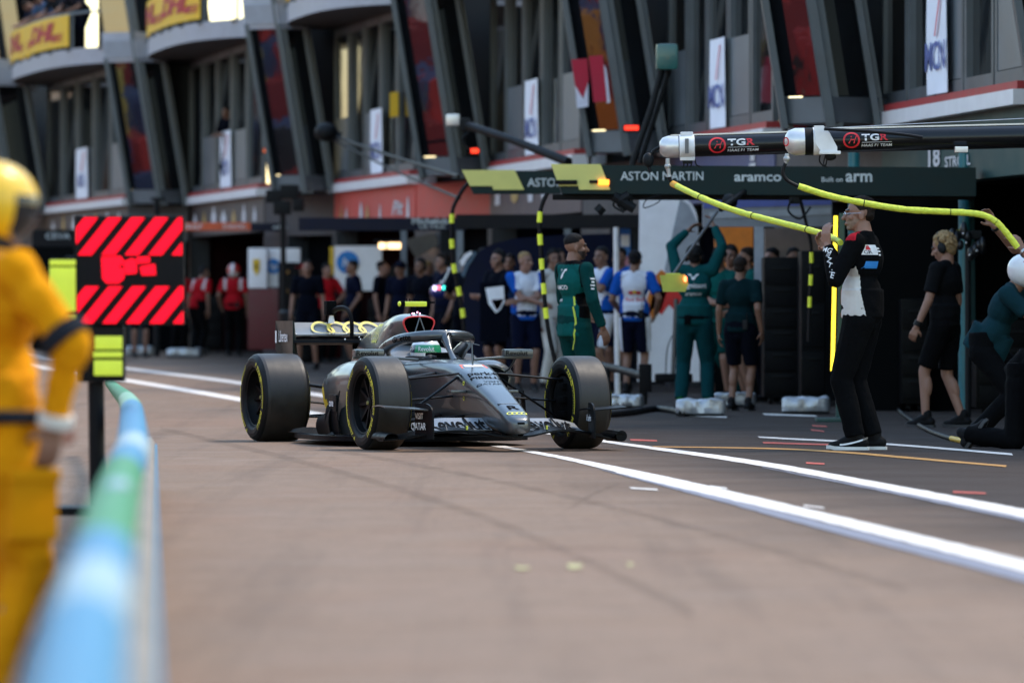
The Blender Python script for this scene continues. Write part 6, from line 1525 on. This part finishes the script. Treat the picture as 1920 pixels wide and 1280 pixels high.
# yellow light pole and dark frame beside it
ro = root('light_pole', (P(1561, 700, 55).x, 55, g(55)), 'upright glowing yellow light tube beside the man in black and white', 'lamp')
mb = MB(); mb.tube([P(1567, 405, 55), P(1561, 695, 55)], .018, 12); part('light_tube', mb, M('yellow_light_tube', (1.0, .72, .04), .4, emit=1.3), ro)
mb = MB(); mb.beam(P(1579, 400, 55.2), V((P(1574, 700, 55).x, 55.2, g(55))), .05, .06, up=(0, 1, 0)); mb.box(V((P(1570, 700, 55).x, 55.2, g(55) + .02)), (.4, .4, .04), None, .01); part('frame', mb, M('dark_green_frame', (.008, .05, .045), .4), ro)
# ------------------------------------------------------------------ garage fittings
def panel(name, label, cat, poly, D, mat, th=.15, extra=(), group=None):
    c = sum((P(x, y, D) for x, y in poly), V()) / len(poly); ro = root(name, (c.x, D, g(D)), label, cat, group)
    mb = MB(); mb.prism([P(x, y, D) for x, y in poly], (0, th, 0)); part('board', mb, mat, ro)
    for nm, po, m in extra:
        mb = MB(); mb.prism([P(x, y, D - .012) for x, y in po], (0, .010, 0)); part(nm, mb, m, ro)
    return ro
WB = M('white_board', (.84, .84, .86), .5, var=.05); GBD = M('grey_board', (.30, .33, .37), .5); ORB = M('orange_board', (.62, .17, .008), .5); REDP = M('vivid_red_panel', (.62, .02, .015), .5)
arc = [(1264 + 46 * math.cos(R_(t)), 412 - 47 * math.sin(R_(t))) for t in range(0, 181, 15)]
panel('garage_screen', 'tall white screen with a rounded top and orange and red shapes low down', 'screen', [(1312, 715)] + [(1310, 470)] + [(1264 + 44 * math.cos(R_(t)), 416 - 50 * math.sin(R_(t))) for t in range(0, 96, 12)] + [(1200, 366), (1196, 715)], 71.8, WB, .3,
      [('shaded_facet', [(1310, 470), (1306, 415), (1292, 385), (1275, 372), (1246, 505), (1252, 520), (1312, 520)], GBD), ('orange_shape', [(1240, 505), (1258, 520), (1240, 580), (1222, 602), (1213, 560), (1226, 520)], ORB), ('red_shape', [(1228, 532), (1262, 535), (1296, 548), (1300, 592), (1270, 588), (1254, 570), (1240, 590), (1228, 575), (1216, 590)], REDP)])  # grey facet: shading of the turned side painted on the flat board
mb = MB()
dk_ = M('navy_board', (.0025, .005, .022), .6, var=.2, spec=.15)
panel('dark_arch', 'wide navy screen with a curved top behind the blue and white shirted crew', 'screen', [(868, 700), (868, 540), (876, 500), (892, 475), (920, 458), (960, 448), (1060, 440), (1150, 438), (1185, 440), (1185, 700)], 77, dk_, .2,
      [('light_trim', [(870, 520), (878, 500), (894, 475), (890, 470), (874, 488), (864, 515)], M('slate_trim', (.05, .10, .15), .5)), ('pale_mark', [(862, 490), (872, 476), (884, 470), (886, 478), (874, 492), (866, 500)], WB)])
panel('shield_sign', 'dark panel with a white and red shield between the navy and the white shirted men', 'sign', [(900, 530), (952, 530), (952, 640), (900, 640)], 74.0, dkn, .05, [('shield', [(910, 540), (944, 536), (946, 565), (938, 580), (930, 587), (916, 570)], WB), ('red_field', [(921, 562), (945, 560), (938, 576), (931, 582)], RP)])
mb = MB(); mb.tube([P(1155, 426, 70), V((P(1158, 690, 70).x, 70, g(70)))], .034, 12); single('white_pole', mb, WCL, 'upright white pole in front of the crew in blue and white', 'pole', V((P(1158, 690, 70).x, 70, g(70))))
panel('blue_poster', 'narrow bright blue poster beside the white pole', 'poster', [(1163, 428), (1182, 428), (1182, 545), (1163, 545)], 75.5, M('bright_blue_poster', (.02, .18, .55), .5), .05, [('pale_patch', [(1164, 440), (1180, 440), (1180, 462), (1164, 462)], WB), ('pink_patch', [(1166, 480), (1180, 480), (1180, 498), (1166, 498)], M('poster_pink', (.5, .2, .25), .5))])
panel('orange_panel', 'orange panel behind the heads of the green shirted crew', 'panel', [(1340, 425), (1412, 425), (1412, 560), (1340, 560)], 69.6, ORB)
panel('grey_fascia', 'long grey fascia under the dark green gantry', 'panel', [(1318, 366), (1560, 366), (1560, 425), (1318, 425)], 64.6, M('slate_fascia', (.20, .22, .25), .5), .2, [('blue_strip', [(1319, 367), (1559, 367), (1559, 384), (1319, 391)], M('fascia_blue', (.07, .10, .34), .5)), ('pale_strip', [(1330, 398), (1558, 390), (1558, 402), (1330, 410)], GBD), ('upright', [(1414, 425), (1432, 425), (1432, 560), (1414, 560)], GBD)])
panel('tan_panel', 'tan panel above the dark tool cabinets', 'panel', [(1434, 428), (1540, 428), (1540, 520), (1434, 520)], 65.8, M('tan_board', (.22, .16, .12), .6))
def cabinet(label, x0, y0, x1, D, col, depth=.7, rows=4, group='tool cabinets in the garages'):
    a = P(x0, y0, D); X1 = P(x1, y0, D).x; zb = g(D); h = a.z - zb; ro = root('tool_cabinet', ((a.x + X1) / 2, D + depth / 2, zb), label, 'cabinet', group)
    m = M('cabinet_%d_%d_%d' % tuple(int(c * 9999) for c in col), tuple(c * .3 for c in col), .5, var=.2, sc=3, spec=.12)
    mb = MB(); mb.box(((a.x + X1) / 2, D + depth / 2, zb + h / 2 + .04), (X1 - a.x, depth, h - .08), None, .015); part('carcass', mb, m, ro)
    for i in range(rows):
        z = zb + .12 + (h - .2) * (i + .5) / rows
        mb = MB(); mb.box(((a.x + X1) / 2, D - .008, z), ((X1 - a.x) * .92, .02, (h - .2) / rows * .88), None, .006); dr_ = part('drawer', mb, m, ro)
        mb = MB(); mb.box(((a.x + X1) / 2, D - .03, z + (h - .2) / rows * .3), ((X1 - a.x) * .5, .02, .02), None, .004); part('handle', mb, BLACK, dr_)
    mb = MB()
    for sx in (a.x + .08, X1 - .08): mb.tube([(sx - .02, D + .1, zb + .05), (sx + .02, D + .1, zb + .05)], .05, 12)
    part('castor', mb, BLACK, ro); return ro
cabinet('tall black tool cabinet right of the green crew', 1432, 482, 1500, 64, (.006, .008, .012), .8, 6)
cabinet('tall dark cabinet against the yellow light tube', 1502, 470, 1548, 63, (.005, .007, .010), .8, 3)
cabinet('low black cabinet behind the man in black shorts', 1690, 560, 1740, 60, (.005, .006, .008), .6, 4)
cabinet('low dark cabinet at the right edge of the garage', 1830, 600, 1990, 58, (.005, .007, .009), .6, 4)
cabinet('dark red cabinet behind the rear wing', 585, 545, 640, 101, (.09, .006, .010), .6, 3)
cabinet('black cabinet under the warm lamps', 715, 500, 770, 96, (.008, .010, .014), .6, 4)
cabinet('black cabinet left of the red helmeted mechanic', 385, 555, 415, 116, (.008, .009, .012), .6, 4)
cabinet('black cabinet hidden beyond the car\'s rear wheel', 690, 560, 716, 99, (.008, .009, .012), .6, 4)
ro = root('equipment_tower', (P(512, 640, 105).x, 105, g(105)), 'white topped red equipment tower with a yellow shield and a blue disc', 'cabinet')
mb = MB(); pxbox(mb, 465, 465, 500, 540, 0, .8, .02, 105); pxbox(mb, 500.5, 465, 562, 538, .25, .8, .02, 105); part('white_box', mb, WB, ro)
mb = MB(); pxbox(mb, 465, 541, 562, 655, .0, .8, .02, 105); part('base', mb, M('deep_red_base', (.10, .004, .008), .5), ro)
mb = MB(); mb.prism([P(x, y, 104.98) for x, y in ((474, 486), (487, 486), (487, 505), (481, 517), (474, 505))], (0, .015, 0)); part('shield', mb, YP, ro)
mb = MB(); mb.text('h', .13, lambda x, y: V((P(480.5, 499, 105).x + x, 104.97, P(0, 499, 105).z + y)), 0, .02); part('emblem', mb, KP, ro)
mb = MB(); mb.lathe([(.0, 0), (.14, 0), (.14, .02)], P(512, 499, 105.22), (0, 1, 0), 24); disc_ = part('blue_disc', mb, BP_, ro)
mb = MB(); o = P(512, 499, 105.2); mb.text('hp', .16, lambda x, y: V((o.x + x, 105.2, o.z + y)), 0, .01, .2); part('lettering', mb, WP, ro)
mb = MB(); pxbox(mb, 522, 492, 562, 600, -.1, .2, .02, 105); part('monitor', mb, BB, ro)
mb = MB()
for x, y in ((538, 510), (536, 545), (548, 585)): pxbox(mb, x - 5, y - 3, x + 5, y + 3, -.12, -.1, .003, 105)
part('amber_mark', mb, M('dim_amber', (.22, .10, .01), .5), ro)
panel('printer_board', 'white board with a blue disc behind the navy shirted mechanic', 'board', [(627, 461), (716, 461), (716, 520), (700, 545), (627, 545)], 101, WB, .1)
mb = MB(); mb.lathe([(.0, 0), (.20, 0), (.20, .02)], P(652, 492, 100.97), (0, 1, 0), 24); bd_ = [o for o in bpy.data.objects if o.name.startswith('printer_board')][0]; part('blue_disc', mb, BP_, bd_)
mb = MB(); o = P(652, 492, 100.95); mb.text('hp', .22, lambda x, y: V((o.x + x, 100.95, o.z + y)), 0, .01, .2); part('lettering', mb, WP, bd_)
mb = MB(); pxbox(mb, 618, 463, 626, 515, 0, .1, .01, 101); part('yellow_edge', mb, YP, bd_)
WARM = M('warm_lamp_glow', (1.0, .62, .30), .4, emit=1.6)
ro = root('ceiling_lamp_row', (P(770, 461, 95).x, 95, g(95)), 'row of warm lamps under the navy gantry', 'lamp')
for x0, x1 in ((710, 723), (726, 752), (769, 778), (786, 798), (812, 825)):
    mb = MB(); pxbox(mb, x0, 455, x1, 466, 0, .2, .02, 95); part('lamp', mb, WARM, ro)
mb = MB(); pxbox(mb, 700, 449, 830, 454, 0, .2, .01, 95); part('rail', mb, BB, ro)
panel('tilted_board', 'dull beige tilted board under the navy gantry', 'board', [(758, 450), (812, 436), (828, 456), (780, 484)], 94, M('dull_beige_board', (.11, .095, .075), .7))
for lab, x, y0, D in (('grey post left of the beige tilted board', 757, 430, 93.5), ('grey post behind the left banded hose', 862, 432, 84.5), ('grey post behind the man in the green jacket', 1064, 425, 82.5)):
    mb = MB(); mb.beam(P(x, y0, D), V((P(x, y0, D).x, D, g(D))), .10, .10, up=(0, 1, 0)); single('steel_post', mb, M('slate_steel', (.16, .19, .22), .5, .3), lab, 'post', V((P(x, y0, D).x, D, g(D))), 'grey steel posts')
ro = root('pit_signal', (P(827, 548, 82).x, 82, g(82)), 'blue rounded pit signal with glowing coloured figures hanging from a thin rod', 'signal light', 'hanging pit signals')
mb = MB(); mb.ell(P(827, 547, 82), (.165, .15, .115), None, 24, 16); part('housing', mb, M('signal_blue_plastic', (.010, .02, .14), .25, coat=.4), ro)
mb = MB(); mb.tube([P(843, 506, 82), P(829, 534, 82)], .014, 8); mb.ell(P(843, 505, 82), .03); mb.ell(P(829, 530, 82), .03); part('rod', mb, ALU, ro)
for x, c, nm in ((815, (.75, .6, 1.), 'violet'), (823, (1., .12, .16), 'red'), (832, (.05, .8, .65), 'teal')):
    mb = MB(); mb.ell(P(x, 540, 81.88), (.026, .03, .034)); part('figure_light', mb, M('figure_' + nm, c, .4, emit=1.5), ro)
ro = root('pit_signal', (P(1264, 530, 55).x, 55, g(55)), 'lime yellow pit signal head on a slanted pole, in front of the green suited mechanic', 'signal light', 'hanging pit signals')
mb = MB(); mb.prism([P(x, y, 55) for x, y in ((1238, 516), (1284, 514), (1291, 532), (1285, 547), (1244, 547))], (0, .18, 0)); mb.box(P(1262, 515, 55.09), (.14, .13, .03), None, .01); part('housing', mb, M('lime_plastic', (.42, .44, .05), .45), ro)
mb = MB(); mb.tube([P(1263, 514, 55.1), P(1345, 396, 55.4)], .016, 8); part('pole', mb, M('dark_steel', (.10, .10, .10), .4, .6), ro)
mb = MB(); mb.ell(P(1285, 523, 54.97), (.016, .012, .03)); part('lamp', mb, M('red_lamp_glow', (1., .15, .05), .4, emit=3), ro)
# silver wrapped blankets lying on the ground
SILV = M('silver_foil_cloth', (.42, .44, .46), .38, .55, var=.15, sc=10, bump=.6, bsc=14); SILD = M('shaded_foil_base', (.05, .06, .065), .6)
def bundle(label, x0, x1, yb, yt, D, sd):
    a, b = Gp(x0, yb), Gp(x1, yb); D = a.y; b = G(x1, D); L = b.x - a.x; h = (yb - yt) * D / F; rg = random.Random(sd); ro = root('foil_bundle', ((a.x + b.x) / 2, D, g(D)), label, 'bundle', 'silver wrapped bundles on the ground')
    mb = MB(); n = 14; rings = []
    for i in range(n + 1):
        t = i / n; e = min(1, .90 + 2 * min(t, 1 - t)); k = 1 + .18 * mnoise.noise(V((t * 6, sd, 0))); ring = []
        for j in range(20):
            an = 2 * math.pi * j / 20; c, s = math.cos(an), math.sin(an)
            q = 1 + .14 * mnoise.noise(V((t * 5, c * 2 + sd, s * 2)))
            ring.append(V((a.x + L * t + .02 * c * q, D + .26 + .25 * math.copysign(abs(c) ** .28, c) * e * q, g(D) + .012 + h * .5 * (1 + math.copysign(abs(s) ** .28, s) * (e * k * q if s > 0 else 1)))))
        rings.append(ring)
    mb.loft(rings)
    bot = g(D) + .012 + h * .30
    mb.m = [1 if sum(mb.v[i].z for i in f) / len(f) < bot else 0 for f in mb.f]  # lower faces darkened: shade low on the wrap painted into the colour
    part('wrap', mb, [SILV, SILD], ro, True, 60)
bundle('silver wrapped bundle right of the front wheel', 1146, 1206, 766, 742, 62, 1)
bundle('crumpled silver bundle at the feet of the green suited mechanic', 1271, 1361, 781, 750, 60, 2)
bundle('silver bundle lying behind the crumpled one, partly dark', 1342, 1418, 764, 738, 64, 3)
bundle('long silver roll on the ground left of the man in black and white', 1470, 1558, 777, 746, 60, 4)
bundle('small silver bundle under the light board, left of a pair', 234, 285, 669, 650, 105, 5)
bundle('small silver and tan bundle by the bending red shirted mechanic', 314, 376, 671, 654, 105, 6)
def gh(label, pts, r, mat=BH, bands=()):
    path = smooth_path([Gp(*p, dz=r) if len(p) == 2 else P(*p) for p in pts], 8); ro = root('ground_hose', (path[0].x, path[0].y, g(path[0].y)), label, 'hose', 'black hoses on the ground')
    mb = MB(); mb.tube(path, r, 10); part('hose', mb, mat, ro)
    for t0, t1 in bands:
        i, j = int(t0 * (len(path) - 1)), int(t1 * (len(path) - 1)) + 1; mb = MB(); mb.tube(path[i:j + 1], r * 1.15, 12); part('yellow_band', mb, M('amber_tape', (.62, .36, .02), .5), ro)
gh('black hose with an amber band trailing across the ground to the right edge', [(1672, 745), (1686, 772), (1710, 792), (1740, 810), (1770, 822), (1800, 830), (1840, 838), (1900, 836)], .020, BH, [(.66, .78)])
gh('thick black hose beside the crumpled silver bundle', [(1140, 783), (1180, 779), (1225, 772), (1262, 775), (1278, 781)], .034)
ro = root('wheel_trolley', (P(1200, 760, 63).x, 63, g(63)), 'black tubular trolley with an upright box behind the front wheel', 'trolley')
mb = MB(); mb.tube([P(1120, 684, 66), P(1160, 692, 64.5), P(1208, 705, 63)], .045, 10); mb.tube([P(1208, 705, 63), V((P(1208, 700, 63).x, 63, g(63) + .02))], .035, 8); mb.tube([P(1140, 690, 65), V((P(1136, 700, 65).x, 65, g(65) + .02))], .035, 8); part('frame', mb, BLACK, ro)
mb = MB(); pxbox(mb, 1198, 682, 1222, 735, -.05, .12, .02, 63); part('upright_box', mb, BB, ro)
ro = root('floor_stand', (P(1262, 715, 66).x, 66, g(66)), 'slim dark floor stand with a flat base left of the green suited mechanic', 'stand')
mb = MB(); mb.tube([P(1268, 560, 66), P(1262, 705, 66)], .028, 10); mb.tube(smooth_path([P(1266, 620, 66), P(1252, 650, 66), P(1248, 700, 66)], 5), .008, 6); part('pole', mb, M('dark_steel', (.10, .10, .10), .4, .6), ro)
mb = MB(); pxbox(mb, 1228, 700, 1298, 716, -.2, .25, .03, 66); part('base', mb, BB, ro)
# black sheets painted for the dark of the unlit garage, and fittings
panel('garage_screen', 'black screen wall of the near garage behind the men in black', 'screen', [(1600, 330), (1800, 330), (1800, 790), (1600, 790)], 60.5, M('unlit_garage_black', (.001, .0016, .002), .7, var=.3, spec=.08), .15, [('teal_edge', [(1600, 400), (1606, 400), (1606, 780), (1600, 780)], M('teal_edge', (.01, .06, .06), .5))])
panel('garage_screen', 'black screen wall at the right edge with a teal glass edge', 'screen', [(1806, 290), (2060, 290), (2060, 800), (1806, 800)], 61.5, M('unlit_garage_black', (.001, .0016, .002), .7, var=.3, spec=.08), .15, [('teal_edge', [(1818, 300), (1826, 300), (1830, 700), (1822, 700)], M('teal_edge2', (.015, .10, .10), .4))])
panel('garage_screen', 'black screen wall behind the green crew, under the gantry', 'screen', [(1320, 560), (1560, 520), (1560, 770), (1320, 760)], 67.5, M('unlit_garage_black', (.001, .0016, .002), .7, var=.3, spec=.08), .15)
ro = root('wheel_gun_rack', (P(1822, 470, 57).x, 57, g(57)), 'black rack of small tools on a post behind the man in black shorts', 'rack')
mb = MB(); mb.tube([P(1815, 440, 57), V((P(1815, 700, 57).x, 57, g(57)))], .03, 8); pxbox(mb, 1790, 432, 1840, 448, -.05, .1, .01, 57); part('post', mb, BLACK, ro)
mb = MB()
rg = random.Random(3)
for i in range(9):
    x = 1786 + 7 * i; y = 440 + rg.uniform(-8, 36); mb.ell(P(x, y, 56.9), (.04, .05, rg.uniform(.05, .10)))
part('tool', mb, M('tool_black_metal', (.02, .022, .025), .3, .5), ro)
mb = MB()
for x, y in ((1806, 438), (1812, 455), (1818, 478), (1832, 470)): mb.ell(P(x, y, 56.82), .012, None, 8, 6)
part('tool_stud', mb, ALU, ro)
mb = MB(); mb.beam(P(1780, 440, 57), P(1806, 430, 57), .03, .03); part('yellow_handle', mb, M('dull_yellow', (.35, .30, .03), .5), ro)
for i, (x, y, D, c, lab) in enumerate(((560, 600, 100, (.01, .01, .012), 'stack of black tyres behind the rear wing'), (1090, 690, 78, (.01, .01, .012), 'stack of black tyres behind the man in the green jacket'))):
    ro = root('tyre_stack', G(x, D), lab, 'tyres', 'tyre stacks')
    for j in range(3):
        b0 = G(x, D); mb = MB(); mb.lathe([(.23, -.14), (.31, -.15), (.35, -.11), (.355, 0), (.35, .11), (.31, .15), (.23, .14), (.22, 0), (.23, -.14)], b0 + V((0, 0, .16 + .31 * j)), (0, 0, 1), 32); part('tyre', mb, RUB, ro)

panel('garage_screen', 'black screen wall beyond the light board at the far left', 'screen', [(60, 462), (240, 462), (240, 655), (60, 655)], 121, M('unlit_garage_black', (.001, .0016, .002), .7, var=.3, spec=.08), .15)  # black sheet added where the garage lies dark
# flag and lamp reflections in the leaning glass, added as solid cloth and glowing boxes
FR, FW = M('reflection_crimson', (.42, .008, .035), .7, var=.1, sc=3), M('reflection_white', (.66, .68, .78), .7)
def flag(label, red, white, D):
    ro = root('flag_reflection', P(red[0][0], red[0][1], D), label, 'flag', 'red and white flags on the leaning bays')
    for nm, po, m in (('red_field', red, FR), ('white_field', white, FW)):
        mb = MB(); mb.prism([P(x, y, D - (.01 if nm == 'red_field' else 0)) for x, y in po], (0, .008, 0)); part(nm, mb, m, ro)
flag('red and white flag, left of a close pair on the leaning glass bay', [(1071, 112), (1101, 110), (1104, 150), (1093, 184), (1078, 160)], [(1078, 158), (1093, 186), (1103, 148), (1103, 200), (1082, 203)], 74.6)
flag('red and white flag, right of a close pair on the leaning glass bay', [(1104, 106), (1130, 104), (1138, 190), (1113, 192)], [(1130, 118), (1137, 130), (1144, 192), (1138, 194)], 74.5)
flag('single red flag with a white edge on the leaning bay above the slanting camera boom', [(785, 157), (808, 155), (819, 240), (796, 244)], [(808, 158), (811, 160), (822, 240), (818, 243)], 90.3)
panel('yellow_sign', 'small yellow sign in the window above the red frieze', 'sign', [(731, 174), (747, 172), (747, 218), (731, 220)], 97.2, DY, .03)
def glowbox(label, x, y, D, w, col, e):  # glowing box added to stand for a reflection in the glass
    ro = root('reflection_glow', P(x, y, D), label, 'lamp', 'small red and orange lamps on the leaning bays')
    mb = MB(); pxbox(mb, x - w - 3, y - 6, x + w + 3, y + 7, 0, .12, .01, D); part('housing', mb, BB, ro)
    mb = MB(); pxbox(mb, x - w, y - 4, x + w, y + 4, -.03, .0, .01, D); part('lens', mb, M('lens_%d' % int(col[1] * 100), col, .4, emit=1.1), ro)
glowbox('red lamp on the leaning bay right of the two flags', 1184, 240, 74.3, 13, (1., .04, .02), 3)
glowbox('small red lamp on the leaning bay above the slanting camera boom', 890, 283, 89, 7, (1., .05, .02), 3)
glowbox('orange lamp on the leaning bay above the black floodlights', 507, 282, 105, 12, (1., .16, .01), 3)
